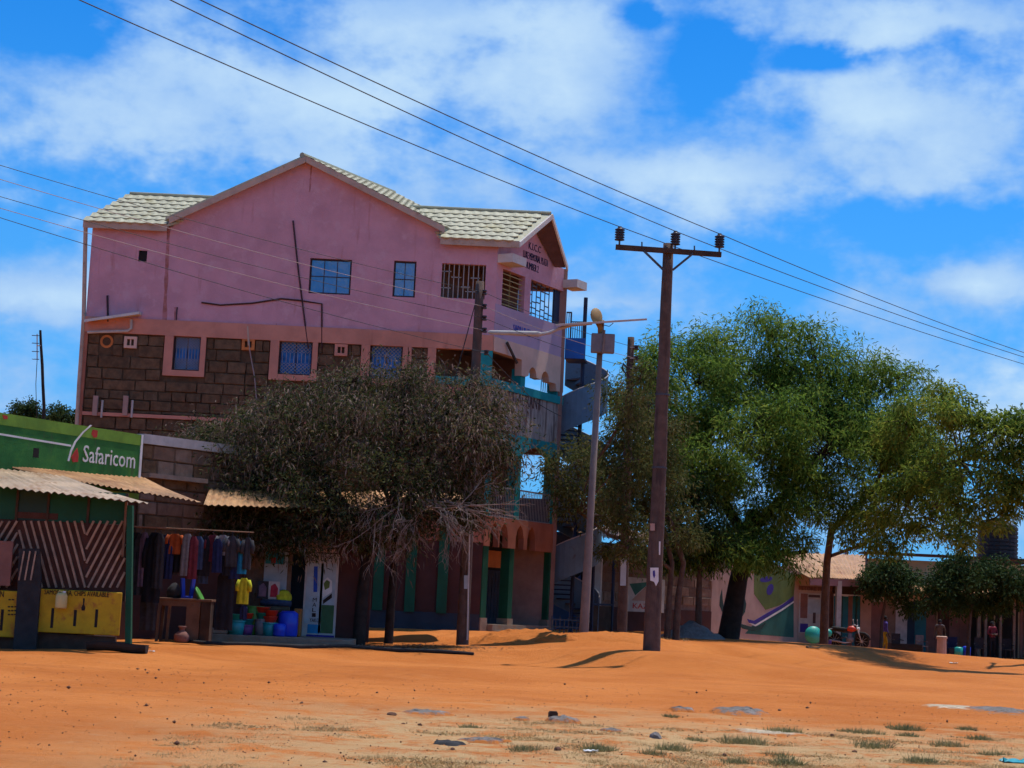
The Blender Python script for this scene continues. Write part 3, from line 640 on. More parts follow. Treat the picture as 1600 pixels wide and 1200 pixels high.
    m = MB(); m.pbox(FP, b2 + .06, b, c, d, -.16, -.1); m.build('blue_shutter', 'steel_navy', base)
    # second storey: scalloped beam, teal columns, parapet with rail
    zl = zs(766, 572); um = uf(819, 575)
    pts = [(0.003, z3 - .034), (UF - .003, z3 - .034), (UF - .003, zl - .25), (UF - .55, zl - .25), (UF - .62, zl)]
    def scal(uc, r, z): return [(uc + r * math.cos(t), z + r * 1.15 * math.sin(t)) for t in [math.pi * k / 6 for k in range(7)]]
    pts += scal(um + (UF - um) * .52, .30, zl) + scal(um + (UF - um) * .20, .30, zl + .02) + [(um + .1, zl - .05), (um - .22, zl - .05), (um - .25, zb3 - .02), (.32, zb3), (.003, zb3)]
    mb = MB(); mb.poly(FP, pts, -.25, .03); mb.build('scalloped_beam', 'cream_peach', base)
    cols = [(.03, .38), (um - .17, um + .17), (UF - .42, UF - .04)]
    mb = MB(); mb.pbox(S, -.42, -.002, zr2, zb3 - .003, -.36, .03); mb.build('column', 'teal', base)
    for a, b in cols[1:]:
        m = MB(); m.pbox(FP, a, b, zr2, zl + .2, -.4, -.03); m.build('column', 'teal', base)
    m = MB(); m.pbox(FP, .003, UF - .002, zr2b, zr2, -.3, .06); m.pbox(S, side[0], -.002, zr2b, zr2, -.3, .05); m.build('parapet_rail', 'teal', base)
    m = MB(); m.pbox(FP, .003, UF - .004, zp2 - .1, zr2b - .002, -.25, 0); pr = m.build('restaurant_parapet', 'weathered', base)
    m = MB(); m.pbox(S, side[0] - .3, -.01, zp2 - .1, zr2b - .002, -.25, .02); m.build('side_parapet', 'peach', base)
    letters('RESTAURANT', FP, uf(789, 618), uf(845, 630), FP.hit(815, 634)[1], FP.hit(815, 615)[1], .004, 'letter_brown', pr)
    # first storey: teal arch, columns, barred railing
    ua = uf(803, 680); mb = MB(); n = 10
    arc = [(.003, zp2 - .104), (UF - .004, zp2 - .104), (UF - .004, za1 - .3)] + [(UF - .45 - (UF - .45 - um) * k / n, za1 - .3 + .45 * math.sin(math.pi * k / n)) for k in range(n + 1)] + [(um - .3 - (um - .65) * k / n, za1 - .3 + .45 * math.sin(math.pi * k / n)) for k in range(n + 1)] + [(.003, za1 - .3)]
    mb.poly(FP, arc, -.25, .02); mb.build('teal_arches', 'teal', base)
    for a, b in cols:
        m = MB(); m.pbox(FP, a, b, zs1, za1 - .05, -.4, -.03); m.build('column', 'teal', base)
    g = MB(); zA_, zB_ = zs1 + .06, zr1; k = 0; u = .42
    while u < UF - .45: g.bar(FP.pt(u, zA_, -.08), FP.pt(u, zB_, -.08), .022); u += .12
    g.bar(FP.pt(.4, zB_, -.08), FP.pt(UF - .42, zB_, -.08), .05); g.bar(FP.pt(.4, zA_, -.08), FP.pt(UF - .42, zA_, -.08), .04); g.build('balcony_railing', 'bars_pale', base)
    m = MB(); m.pbox(BK, UV, -.3, zs1, zs1 + .95, .26, .32); m.build('rear_parapet', 'dado', base)
    # ground storey front: pointed arches over green columns, doors, steps
    def arch(uc, w, zb, h): return [(uc + w, zb), (uc + w, zb + h * .45), (uc + w * .6, zb + h * .82), (uc, zb + h), (uc - w * .6, zb + h * .82), (uc - w, zb + h * .45), (uc - w, zb)]
    zq = zar - .05; centers = [uf(p, 830) for p in (772, 787, 812, 830)]
    bot = []
    for uc in sorted([c for c in centers if .4 < c < UF - .3], reverse=True): bot += arch(uc, .3, zq, .85)
    mb = MB(); mb.poly(FP, [(0.003, zs1 + .04), (UF - .005, zs1 + .04), (UF - .005, zq)] + bot + [(.003, zq)], -.2, .02); mb.build('arched_beam', 'peach_dull_shaded', base)
    mb = MB(); mb.pbox(S, -2.2, -.002, zq + .1, zs1 + .035, 0.001, .05); mb.build('side_beam', 'peach_dull_shaded', base)
    zg = gz(S.o.x + 1.5, S.o.y + 2)
    for a, b in [(.03, .40), (uf(799, 900) - .16, uf(799, 900) + .16), (UF - .42, UF - .04)]:
        m = MB(); m.pbox(FP, a, b, zs(745, 965), zq + .05, -.36, -.01); cl = m.build('column', 'green_paint', base)
        m = MB(); m.pbox(FP, a - .04, b + .04, z0 - .5, zs(745, 965) - .002, -.4, .03); m.build('column_base', 'concrete', cl)
    BW = FP.shift(-1.5)
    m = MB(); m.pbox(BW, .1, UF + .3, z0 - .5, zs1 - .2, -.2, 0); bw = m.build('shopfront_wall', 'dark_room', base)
    zdoor = zs(745, 880)
    for i, (a, b, mt) in enumerate([(.7, 2.1, 'dark_room'), (2.9, 4.6, 'dado')]):
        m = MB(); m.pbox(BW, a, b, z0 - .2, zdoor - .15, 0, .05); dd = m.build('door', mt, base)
        g = MB()
        for k in range(7): u = a + (b - a) * (k + .5) / 7; g.bar(BW.pt(u, z0 - .2, .07), BW.pt(u, zdoor - .2, .07), .025)
        g.build('door_bar', 'bars', dd)
    m = MB(); m.pbox(BW, 2.8, 4.7, zdoor - .05, zdoor + .55, 0, .06); m.build('shop_board', 'orange_paint', base)
    m = MB(); m.pbox(BW, 1.0, 1.45, zdoor + .05, zdoor + .5, 0, .05); m.build('shop_board', 'stone_e', base)
    for k, (o0, o1, zt) in enumerate([(-1.5, .25, zs(745, 975)), (.25, .62, zs(745, 984))]):
        m = MB(); m.pbox(FP, .45, UF - .4, z0 - .5, zt - .003 * k, o0, o1); m.build('step', 'concrete', base)
    # ---------------- roofs
    nrm = lambda p, q, r: (q - p).cross(r - p).normalized()
    def sheet(p0, p1, p2, p3, th, name, mt, parent):
        n = nrm(p0, p1, p3) * th; m = MB(); m.hexa([p0 - n, p1 - n, p2 - n, p3 - n, p0, p1, p2, p3]); return m.build(name, mt, parent)
    over = .3
    Q = lambda u, f, z: Vector((*(S.o + S.u * u + DV * f)[:2], z))
    fB = UF + over
    slope_r = (zP - zR) / (uR - uP); slope_l = (zP - zA) / (uP - uA)
    uRe, uLe = uR + .1, uA - .1
    zRe, zLe = zP - slope_r * (uRe - uP), zP - slope_l * (uP - uLe)
    m = MB(); 
    m.hexa([Q(uP, -over, zP - .1), Q(uRe, -over, zRe - .1), Q(uRe, fB, zRe - .1), Q(uP, fB, zP - .1), Q(uP, -over, zP), Q(uRe, -over, zRe), Q(uRe, fB, zRe), Q(uP, fB, zP)])
    m.hexa([Q(uLe, -over, zLe - .1), Q(uP, -over, zP - .1), Q(uP, fB, zP - .1), Q(uLe, fB, zLe - .1), Q(uLe, -over, zLe), Q(uP, -over, zP), Q(uP, fB, zP), Q(uLe, fB, zLe)])
    main = m.build('main_roof', 'tile', base)
    # tile relief on the steep foreshortened slope: one wavy sheet
    ncol = int((fB + over) / .36); nrow = int((uRe - uP) / .36); m = MB(); nn = Vector((slope_r, 0, 1)).normalized()
    for r in range(nrow):
        t0, t1 = r / nrow, (r + 1) / nrow
        for cidx in range(ncol * 4):
            f0 = -over + (fB + over) * cidx / (ncol * 4); f1 = -over + (fB + over) * (cidx + 1) / (ncol * 4)
            def q(t, f, k, lift): 
                u = uP + (uRe - uP) * t; hgt = .02 + .035 * (0.5 + .5 * math.cos(2 * math.pi * k / 4)) + lift; p = Q(u, f, zP - slope_r * (u - uP)); return p + nn * hgt
            a, b, c_, d_ = q(t0, f0, cidx, 0), q(t1, f0, cidx, .035), q(t1, f1, cidx + 1, .035), q(t0, f1, cidx + 1, 0)
            m.add([a, b, c_, d_], [(0, 1, 2, 3)]); lo = nn * .06; m.add([b, c_, c_ - lo, b - lo], [(0, 1, 2, 3)])
    kind(m.build('roof_tiles', 'tile', main), 'stuff')
    m = MB(); m.tube([Q(uP, -over - .02, zP + .03), Q(uP, fB, zP + .03)], .1, 8); m.build('ridge_cap', 'ridge', main)
    # barge boards on the rakes facing the street corner
    def barge(ua_, za_, ub_, zb2, mt='fascia', dz=.24, off=.36):
        m = MB(); m.poly(S, [(ua_, za_ - .02), (ub_, zb2 - .02), (ub_, zb2 - dz), (ua_, za_ - dz)], off - .05, off); return m.build('barge_board', mt, main)
    barge(uLe, zLe, uP - .01, zP); barge(uP + .01, zP, uRe, zRe)
    # wing roofs: front slope tiled piece by piece
    fM = 1.95; fR = 4.2; zW = W(858, 335, 62.7).z
    tme = MB(); w, l = .36, .36
    prof = [(-.5, .000), (-.32, .003), (-.14, .014), (0, .020), (.14, .014), (.32, .003), (.5, 0)]
    vs, fs = [], []
    for yy, lift in ((0, .042), (l * 1.12, .0)):
        for x, hgt in prof: vs.append((x * w, yy - (.08 * (.5 + .5 * math.cos(2 * math.pi * x)) if yy == 0 else 0), hgt + lift))
    k = len(prof); fs = [(i, i + 1, k + i + 1, k + i) for i in range(k - 1)]
    for x, hgt in prof: vs.append((x * w, .004 - .08 * (.5 + .5 * math.cos(2 * math.pi * x)), hgt + .042 - .045))
    fs += [(2 * k + i, 2 * k + i + 1, i + 1, i) for i in range(k - 1)]
    tmesh = bpy.data.meshes.new('roof_tile'); tmesh.from_pydata(vs, [], fs); tmesh.materials.append(M['tile'])
    def wing(u0, u1, ov0, ov1, name, sk0=0.0, sk1=0.0, bk=0.0):      # sk0/sk1: how far the ridge end runs past the eave end where it meets the main roof
        fe = -over; ze = zE + .02; zr = zW
        m = MB(); a, b = u0 - ov0, u1 + ov1; ar, br = a + sk0, b + sk1
        m.hexa([Q(a, fe, ze - .08), Q(b, fe, ze - .08), Q(br, fM, zr - .08), Q(ar, fM, zr - .08), Q(a, fe, ze), Q(b, fe, ze), Q(br, fM, zr), Q(ar, fM, zr)])
        fr = fR
        m.hexa([Q(ar, fM, zr - .08), Q(br, fM, zr - .08), Q(b - bk, fr, ze - .08), Q(a, fr, ze - .08), Q(ar, fM, zr), Q(br, fM, zr), Q(b - bk, fr, ze), Q(a, fr, ze)])
        ro = m.build(name, 'tile', base)
        e0 = Q(a, fe, ze); up = Q(a, fM, zr) - e0; ys = Vector((0, up.y, up.z)).normalized(); X = Vector((1, 0, 0)); nz = X.cross(ys); m3 = Matrix((X, ys, nz)).transposed()
        rows = max(1, round(up.length / .36)); nc = int((b - a) / w)
        for r in range(rows):
            i0, i1 = round(sk0 * r / rows / w), nc + round(sk1 * r / rows / w)
            for i in range(i0, i1):
                p = e0 + up * (r / rows) + X * (w * (i + .5)) + nz * (.012 + .004 * random.random()) - ys * .06
                inst('tile', tmesh, p, ro, m3 @ Matrix.Rotation(random.uniform(-.02, .02), 3, 'Z'))
        m = MB(); m.tube([Q(ar, fM, zr + .04), Q(br, fM, zr + .04)], .07, 8); m.build('ridge_cap', 'ridge', ro)
        m = MB(); y0 = Q(a, fe, 0).y - YB; m.pbox(S, (Q(a, fe, 0) - S.o).x, (Q(b, fe, 0) - S.o).x, ze - .25, ze - .03, -y0 + .0, -y0 + .05); m.build('fascia_board', 'fascia', ro)
        return ro, a, b
    wing(UL, uA - .02, .12, 0, 'wing_roof', 0, 1.7)
    ro, a, b = wing(uRe + .02, 0, 0, .88, 'wing_roof', uP + (zP - zW) / slope_r - uRe - .05, 0, .43)
    # gable barge boards over the street front
    def rake(f0, zz0, f1, zz1, nm='gable_board', o1=None):
        m = MB(); o_ = b; th = .06; o1 = b if o1 is None else o1
        pts = [Q(o_, f0, zz0 - .20), Q(o1, f1, zz1 - .20), Q(o1 + th, f1, zz1 - .20), Q(o_ + th, f0, zz0 - .20), Q(o_, f0, zz0 - .02), Q(o1, f1, zz1 - .02), Q(o1 + th, f1, zz1 - .02), Q(o_ + th, f0, zz0 - .02)]
        m.hexa(pts); return m.build(nm, 'fascia_pale', ro, fix=True)
    rake(-over - .05, zE, fM, zW + .04); rake(fM + .01, zW + .04, fR + .05, zE, o1=b - .43)
    m = MB(); m.hexa([Q(.04, fM, zW - .12), Q(b - .01, fM, zW - .12), Q(b - .45, fR - .02, zE - .10), Q(.04, fR - .02, zE - .10), Q(.04, fM, zW - .10), Q(b - .01, fM, zW - .10), Q(b - .45, fR - .02, zE - .08), Q(.04, fR - .02, zE - .08)]); m.build('soffit_shade', 'soffit_shade', ro)  # thin dark sheet added below the rear slope to paint its underside shaded
    # eave returns either side of the front
    for f0, f1 in ((.02, 1.0), (UF - .35, UF + .45)):
        m = MB(); m.pbox(FP, f0, f1, zE - .72, zE - .42, .0, .6); r_ = m.build('eave_return', 'fascia_pale', ro)
    # lift hook timber hanging from the beam
    m = MB(); p = FP.hit(788, 535), FP.hit(798, 568); m.bar(FP.pt(*p[0], .1), FP.pt(p[1][0], p[1][1], .25), .07); m.build('hanging_timber', 'wood_dark', base)
    return base
pink = build_pink()

# ------------------------------------------------------------------ spiral staircase at the end of the front
def build_stair():
    c = W(906, 640, 66.5); cx, cy = c.x, c.y; zg = gz(cx, cy); Rr = 1.02; pitch = 2.75; zref = 10.25
    t = thing('spiral_staircase', 'blue-grey steel spiral staircase winding up the end of the pink building', 'staircase', (cx, cy, zg))
    m = MB(); ztop = W(913, 465, 66.5).z; m.tube([(cx, cy, zg - .3), (cx + .05, cy, ztop)], .075, 10); m.build('centre_column', 'steel_navy', t)
    zt = lambda th: zref + pitch * th / (2 * math.pi)
    th0 = (zg + 1.3 - zref) / pitch * 2 * math.pi; th1 = R(125)
    n = 0; th = th0
    while th < th1:                 # guard panels, one per half turn, with a pale top edge
        te = min(th + math.pi / 2, th1); m = MB(); k = 8
        for i in range(k):
            a, b = th + (te - th) * i / k, th + (te - th) * (i + 1) / k
            P = lambda q, r, z: Vector((cx + r * math.cos(q), cy + r * math.sin(q), z))
            m.hexa([P(a, Rr - .03, zt(a) - 1.35), P(b, Rr - .03, zt(b) - 1.35), P(b, Rr, zt(b) - 1.35), P(a, Rr, zt(a) - 1.35), P(a, Rr - .03, zt(a)), P(b, Rr - .03, zt(b)), P(b, Rr, zt(b)), P(a, Rr, zt(a))])
        m.build('guard_panel', 'steel_blue', t, fix=True); th = te
    m = MB(); k = int((th1 - th0) / .15); m.tube([(cx + (Rr - .01) * math.cos(q), cy + (Rr - .01) * math.sin(q), zt(q) + .015) for q in [th0 + (th1 - th0) * i / k for i in range(k + 1)]], .022, 6); m.build('hand_rail', 'lamp_metal', t)
    tm = MB(); st = R(22); tm.add([(.06, -.02, -.05), (Rr - .03, -Rr * math.sin(st / 2), -.05), (Rr - .03, Rr * math.sin(st / 2), -.05), (.06, .02, -.05), (.06, -.02, 0), (Rr - .03, -Rr * math.sin(st / 2), 0), (Rr - .03, Rr * math.sin(st / 2), 0), (.06, .02, 0)],
                                  [(0, 3, 2, 1), (4, 5, 6, 7), (0, 1, 5, 4), (1, 2, 6, 5), (2, 3, 7, 6), (3, 0, 4, 7)])
    me = bpy.data.meshes.new('tread'); me.from_pydata(tm.v, [], tm.f); me.materials.append(M['steel_navy'])
    th = th0 + .2
    while th < th1: inst('tread', me, (cx, cy, zt(th) - 1.0), t, Matrix.Rotation(th, 3, 'Z')); th += st
    # landing box between the stair and the top storey
    zl0, zl1 = W(885, 559, 65.5).z, W(885, 527, 65.5).z
    e0 = FP.pt(UF + .02, 0, .02); e1 = Vector((cx + .05, cy - .95, 0)); 
    LP = Plane(e0[:2], math.atan2(e1.y - e0.y, e1.x - e0.x)); ln = (e1 - e0).length
    m = MB(); m.pbox(LP, 0, ln, zl0, zl1, -.03, .02); m.build('landing_panel', 'steel_bright', t)
    m = MB(); m.pbox(LP, 0, ln, zl0 - .02, zl0 + .05, -1.2, -.035); m.build('landing_floor', 'steel_navy', t)
    zr = W(885, 487, 65.5).z; zr2_ = W(895, 502, 65.5).z
    for k in range(9):
        m = MB(); u = ln * (k + .2) / 9; m.bar(LP.pt(u, zl1, -.005), LP.pt(u, zr if k < 3 else zr2_, -.005), .03 if k != 2 else .06); m.build('baluster', 'bars', t)
    m = MB(); m.bar(LP.pt(0, zr, -.005), LP.pt(ln * .27, zr, -.005), .05); m.build('landing_rail', 'bars', t); m = MB(); m.bar(LP.pt(ln * .25, zr2_, -.005), LP.pt(ln, zr2_, -.005), .04); m.build('landing_rail', 'bars', t)
    # short railing at the second storey exit
    zA_, zB_ = W(857, 612, 65.4).z, W(857, 586, 65.4).z
    for k in range(5):
        m = MB(); u = UF - .75 + k * .16; m.bar(FP.pt(u, zA_, -.5), FP.pt(u, zB_, -.5), .03); m.build('baluster', 'bars', t)
    m = MB(); m.bar(FP.pt(UF - .78, zB_, -.5), FP.pt(UF - .05, zB_, -.5), .04); m.build('landing_rail', 'bars', t)
    return t
build_stair()
# ------------------------------------------------------------------ left-hand shops
def corrugated(name, a, b, c, d, waves, amp, mt, parent=None, th=.012, nv=6, sag=.0, jag=.0):
    """sheet: front edge a->b, back edge d->c, ribs run front to back"""
    a, b, c, d = map(Vector, (a, b, c, d)); m = MB(); n = (b - a).cross(d - a).normalized(); n = n if n.z > 0 else -n; nu = waves * 4; rr = random.Random(waves)
    jg = [rr.uniform(-jag, jag) for _ in range(nu // 8 + 2)]
    def fn(k):
        def f(u, v):
            p = a.lerp(b, u).lerp(d.lerp(c, u), v); e = (a - d).normalized() * (jg[int(u * nu) // 8] * (1 - v))
            return p + e + n * (amp * math.sin(2 * math.pi * waves * u) - k + sag * math.sin(math.pi * v) * math.sin(3 * u + 1) + rr.uniform(-.004, .004))
        return f
    m.grid(fn(0), nu, nv); t0 = len(m.f); m.cur = 1; m.grid(fn(th), nu, nv)
    m.cur = 0; return m.build(name, [mt, 'tin_under'], parent, smooth=False)
def blocks(pl, u0, u1, z0_, z1, mats, parent, h=(.3, .4), w=(.5, .95), n=(.0, .03), keep=()):
    z = z1
    while z - h[0] * .6 > z0_:
        zb = max(z0_, z - random.uniform(*h)); u = u0 - random.uniform(0, w[0])
        while u < u1:
            ww = random.uniform(*w); a, b = max(u, u0), min(u + ww - .022, u1); u += ww
            if b - a < .1 or any(k[0] < b and k[1] > a and k[2] < z and k[3] > zb for k in keep): continue
            m = MB(); j = lambda: random.uniform(-.012, .012); e = .025; nn = random.uniform(*n); P = pl.pt
            m.add([P(a, zb + .012, -.03), P(b, zb + .012, -.03), P(b, z - .012, -.03), P(a, z - .012, -.03), P(a + e, zb + .03 + j(), nn + j()), P(b - e, zb + .03 + j(), nn + j()), P(b - e, z - .03 + j(), nn + j()), P(a + e, z - .03 + j(), nn + j())],
                  [(4, 5, 6, 7), (0, 1, 5, 4), (1, 2, 6, 5), (2, 3, 7, 6), (3, 0, 4, 7)]); m.build('stone_block', random.choice(mats), parent)
        z = zb
def build_kiosk():
    K = Plane((0, 39.0), 0.0); hu = lambda x, y: K.hit(x, y); zg = gz(-10.5, 38.5) - .1
    t = thing('food_kiosk', 'timber food kiosk with chevron slat front and yellow counter boards at the street edge', 'kiosk', (K.hit(100, 1010)[0], 39, zg))
    uL, uR = hu(-70, 900)[0], hu(197, 900)[0]; zt, zb = hu(100, 816)[1], hu(100, 921)[1]
    m = MB(); m.pbox(K, uL, uR, zb - .2, zt, -.12, -.05); wall = m.build('slat_wall', 'plank_brown', t)
    def fam(x0s, x1s, slope, lo, hi):
        x = x0s
        while x < x1s:
            pts = []
            for y in range(814, 919, 2):
                xx = x + slope * (y - 812)
                if lo <= xx <= hi: pts.append((xx, y))
            if len(pts) > 4:
                (xa, ya), (xb, yb) = pts[0], pts[-1]; m = MB(); P0 = K.pt(*hu(xa, ya), -.02 + random.uniform(-.006, .01)); P1 = K.pt(*hu(xb, yb), -.02 + random.uniform(-.006, .01))
                m.bar(P0, P1, .052, .045); m.build('slat', 'plank_pale', wall)
            x += 11.3
    fam(-20, 134, .27, 29, 133); fam(136, 250, -.52, 134, 196); fam(-40, 80, -.6, -60, 28)
    # dark green boarding above, with two shuttered gaps
    zt2 = hu(100, 766)[1]; edges = [-70, -20, 26, 75, 138, 197]
    for i in range(5):
        a, b = hu(edges[i], 790)[0], hu(edges[i + 1], 790)[0]; m = MB(); m.pbox(K, a + .01, b - .01, zt + .01, zt2, -.12, -.07 + .01 * (i % 2)); m.build('upper_panel', 'green_paint' if i != 2 else 'mural_dark', t)
        m = MB(); m.pbox(K, b - .03, b + .02, zt, zt2, -.1, -.03); m.build('stud', 'wood_dark', t)
    m = MB(); m.pbox(K, hu(26, 800)[0], hu(90, 800)[0], hu(60, 812)[1] + .02, hu(60, 801)[1], -.07, -.05); m.build('shelf_board', 'plank_brown', t)
    m = MB(); m.bar(K.pt(*hu(204, 790), .02), K.pt(*hu(201, 1012), .02), .17, .12); m.build('corner_post', 'green_paint', t)
    m = MB(); m.bar(K.pt(*hu(199, 785), .1), K.pt(*hu(193, 870), .1), .05); m.build('roof_prop', 'wood_mid', t)
    # yellow counter boards with dark slots and lettering
    def board(x0, x1, y0, y1, slots, nm):
        u0, z1 = hu(x0, y0); u1, z0_ = hu(x1, y1); m = MB(); m.pbox(K, u0, u1, z0_, z1, .28, .34); o = m.build('counter_board', 'yellow_board', t, bevel=.015)
        for (sx, sy0, sy1) in slots:
            a, za = hu(sx, sy0); zb_ = hu(sx, sy1)[1]; q = MB(); q.pbox(K, a - .03, a + .03, zb_, za, .34, .345); q.build('slot', 'letter_black', o)
        return o, u0, u1, z0_, z1
    o, u0, u1, zz0, zz1 = board(69, 191, 920, 993, [(89, 950, 981), (124, 953, 978), (157, 952, 980)], 'a')
    letters('SAMOSA, TEA, CHIPS AVAILABLE', K, hu(76, 925)[0], hu(176, 925)[0], hu(120, 932)[1], hu(120, 923)[1], .343, 'letter_black', o)
    a, za = hu(137, 935); m = MB(); m.poly(K, [(a - .03, za - .26), (a + .03, za - .26), (a + .045, za - .2), (a + .012, za - .12), (a + .018, za), (a - .018, za), (a - .012, za - .12), (a - .045, za - .2)], .34, .346); m.build('bottle_emblem', 'letter_black', o)
    o2, *_ = board(-70, 35, 919, 996, [(11, 952, 985)], 'b')
    letters('CHICKEN', K, hu(-26, 928)[0], hu(13, 928)[0], hu(5, 933)[1], hu(5, 923)[1], .343, 'letter_black', o2)
    for k, (yy, x0) in enumerate([(937, 20), (948, 19), (954, 19), (960, 19)]):
        for j in range(3 - (k == 0)):
            m = MB(); c_, z_ = hu(x0 + j * 5, yy); m.pbox(K, c_, c_ + .05, z_ - .014, z_ + .016, .34, .345); m.build('price_mark', 'letter_black', o2)
    m = MB(); m.pbox(K, uL, uR - .1, zg - .2, zz0 - .03, .0, .2); m.build('plinth', 'wood_dark', t)
    # dark plank upright with pale battens between the boards
    m = MB(); m.poly(K, [hu(29, 1014), hu(64, 1014), hu(72, 905), hu(70, 858), hu(38, 858), hu(36, 920)], .36, .46); pl_ = m.build('serving_hatch', 'char', t)
    for x in (47, 56, 65):
        m = MB(); m.bar(K.pt(*hu(x, 862), .48), K.pt(*hu(x - 8, 907), .48), .03); m.build('batten', 'plank_pale', pl_)
    m = MB(); m.pbox(K, uL, hu(25, 880)[0], hu(10, 915)[1], hu(10, 846)[1], .3, .36); m.build('menu_panel', 'brown_card', t)
    # interior darkness: side and back of the hut
    m = MB(); m.pbox(K, uL, uR - .62, zg - .2, zt2, -2.2, -2.1); m.pbox(K, uR - .7, uR - .62, zg - .2, zt2, -2.1, -.13); m.build('rear_boarding', 'wood_dark', t)
    # tin roof
    a, b, c, d = W(-90, 751, 38.1), W(232, 786, 38.1), W(104, 745, 41.4), W(-140, 716, 41.4)
    corrugated('tin_roof', a, b, c, d, 26, .022, 'tin_pale', t, sag=.03, jag=.05)
    return t
build_kiosk()
def build_canopies():
    # second, lower tin sheet behind the kiosk and the long awning over the stalls
    o = corrugated('tin_awning', W(60, 742, 42.2), W(312, 784, 42.6), W(226, 746, 46.6), W(-60, 716, 42.8), 30, .022, 'tin', None, sag=.05, jag=.06)
    tag(o, 'rust-streaked corrugated tin awning below the green painted wall', 'awning')
    o = corrugated('tin_awning', W(318, 789, 45.8), W(742, 800, 54.5), W(730, 771, 57), W(330, 759, 49.6), 48, .022, 'tin', None, sag=.05, jag=.06)
    tag(o, 'long corrugated tin awning half hidden behind the dark pod tree', 'awning')
build_canopies()
def build_greenwall():
    p0 = W(0, 690, 42.0); SW = Plane(p0[:2], A_ST); h = SW.hit; u0, u1 = -2.6, h(221, 700)[0]; zt = h(110, 662)[1]; zb = h(110, 735)[1]
    t = thing('green_shop', 'shop with a green painted parapet wall lettered in white above tin roofs', 'shop', SW.pt((u0 + u1) / 2, gz(-12, 44)))
    zgr = gz(-12, 44) - .3
    m = MB(); m.pbox(SW, u0, u1, zb - .35, zt - .28, -.2, 0); w = m.build('painted_wall', 'safari_green', t)
    m = MB(); m.pbox(SW, u0, u1, zt - .28, zt, -.2, .012); m.build('lime_band', 'lime_green', t)
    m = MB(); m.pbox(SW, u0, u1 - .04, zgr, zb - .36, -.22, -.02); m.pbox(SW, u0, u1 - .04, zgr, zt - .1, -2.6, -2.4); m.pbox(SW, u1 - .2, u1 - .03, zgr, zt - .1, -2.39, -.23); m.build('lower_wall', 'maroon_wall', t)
    m = MB(); m.pbox(SW, u0, u1, zb - .62, zb - .38, -.15, .03); m.build('lime_skirting', 'lime_green', t)
    m = MB(); m.pbox(SW, u1 - .05, u1 + .03, zb - .3, zt + .01, -.2, .02); m.build('white_edge', 'white', t)
    u, z = h(110, 697); uL_, zL_ = h(-60, 668); m = MB(); m.poly(SW, [h(-60, 667), h(111, 695), h(111, 698), h(-60, 670)], 0, .006); m.build('white_line', 'white', w)
    arc = [(141, 664), (128, 675), (116, 690), (109, 705), (105, 720)]
    m = MB(); m.poly(SW, [h(x, y) for x, y in arc] + [h(x + 2.6, y + .6) for x, y in arc[::-1]], 0, .016); m.build('white_arc', 'white', w)
    for k, pts in enumerate([[(120, 700), (122, 712), (121, 722), (113, 722), (111, 714), (116, 706)], [(144, 671), (152, 673), (151, 683), (146, 684), (142, 678)], [(3, 648), (11, 650), (11, 655), (5, 655)]]):
        m = MB(); m.poly(SW, [h(x, y) for x, y in pts], 0, .02); m.build('red_emblem', 'red_paint', w)
    m = MB(); m.pbox(SW, h(52, 705)[0], h(61, 705)[0], h(56, 715)[1], h(56, 700)[1], 0, .004); m.build('hole_shade_patch', 'dark_room', w)  # flat dark plate on the solid wall, painting in the shade of a hole
    a, b = h(129, 715)[0], h(211, 715)[0]
    letters('Safaricom', SW, a, b, h(170, 727)[1], h(170, 701)[1], .004, 'white', w, depth=.015)
build_greenwall()
def build_stoneshop():
    a = W(222, 720, 47.0); b = W(575, 720, 53.5); SS = Plane(a[:2], math.atan2(b.y - a.y, b.x - a.x)); ln = (b - a).xy.length; h = SS.hit
    t = thing('stone_shop', 'low dark stone shop with white coping behind the pod tree', 'shop', SS.pt(ln / 2, gz(-6, 49)))
    zt = h(240, 680)[1]; zgr = gz(-6, 49) - .3
    m = MB(); m.pbox(SS, 0, ln, zgr, zt - .25, -.25, -.03); w = m.build('wall', 'mortar', t)
    m = MB(); m.pbox(SS, -.05, ln, zt - .25, zt, -.3, .08); m.build('coping', 'white_dirty', t)
    m = MB(); m.pbox(SS, 0, ln - .3, zt - .25, zt - .12, -2.2, -.3); m.pbox(SS, 0, ln, zgr, zt - .26, -2.2, -2.05); m.build('flat_roof', 'concrete', t)
    blocks(SS, 0, ln, h(240, 800)[1] - .6, zt - .26, ['stone_e', 'stone_b', 'stone_d'], w, keep=[])
    m = MB(); m.pbox(SS, .0, 2.0, h(240, 748)[1], h(240, 741)[1], -.02, .35); m.build('ledge', 'concrete', t)
    # shaded stall wall below the awning
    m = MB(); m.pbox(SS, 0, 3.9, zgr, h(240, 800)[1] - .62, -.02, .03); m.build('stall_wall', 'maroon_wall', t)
    return SS, t
SSP, stone_shop = build_stoneshop()
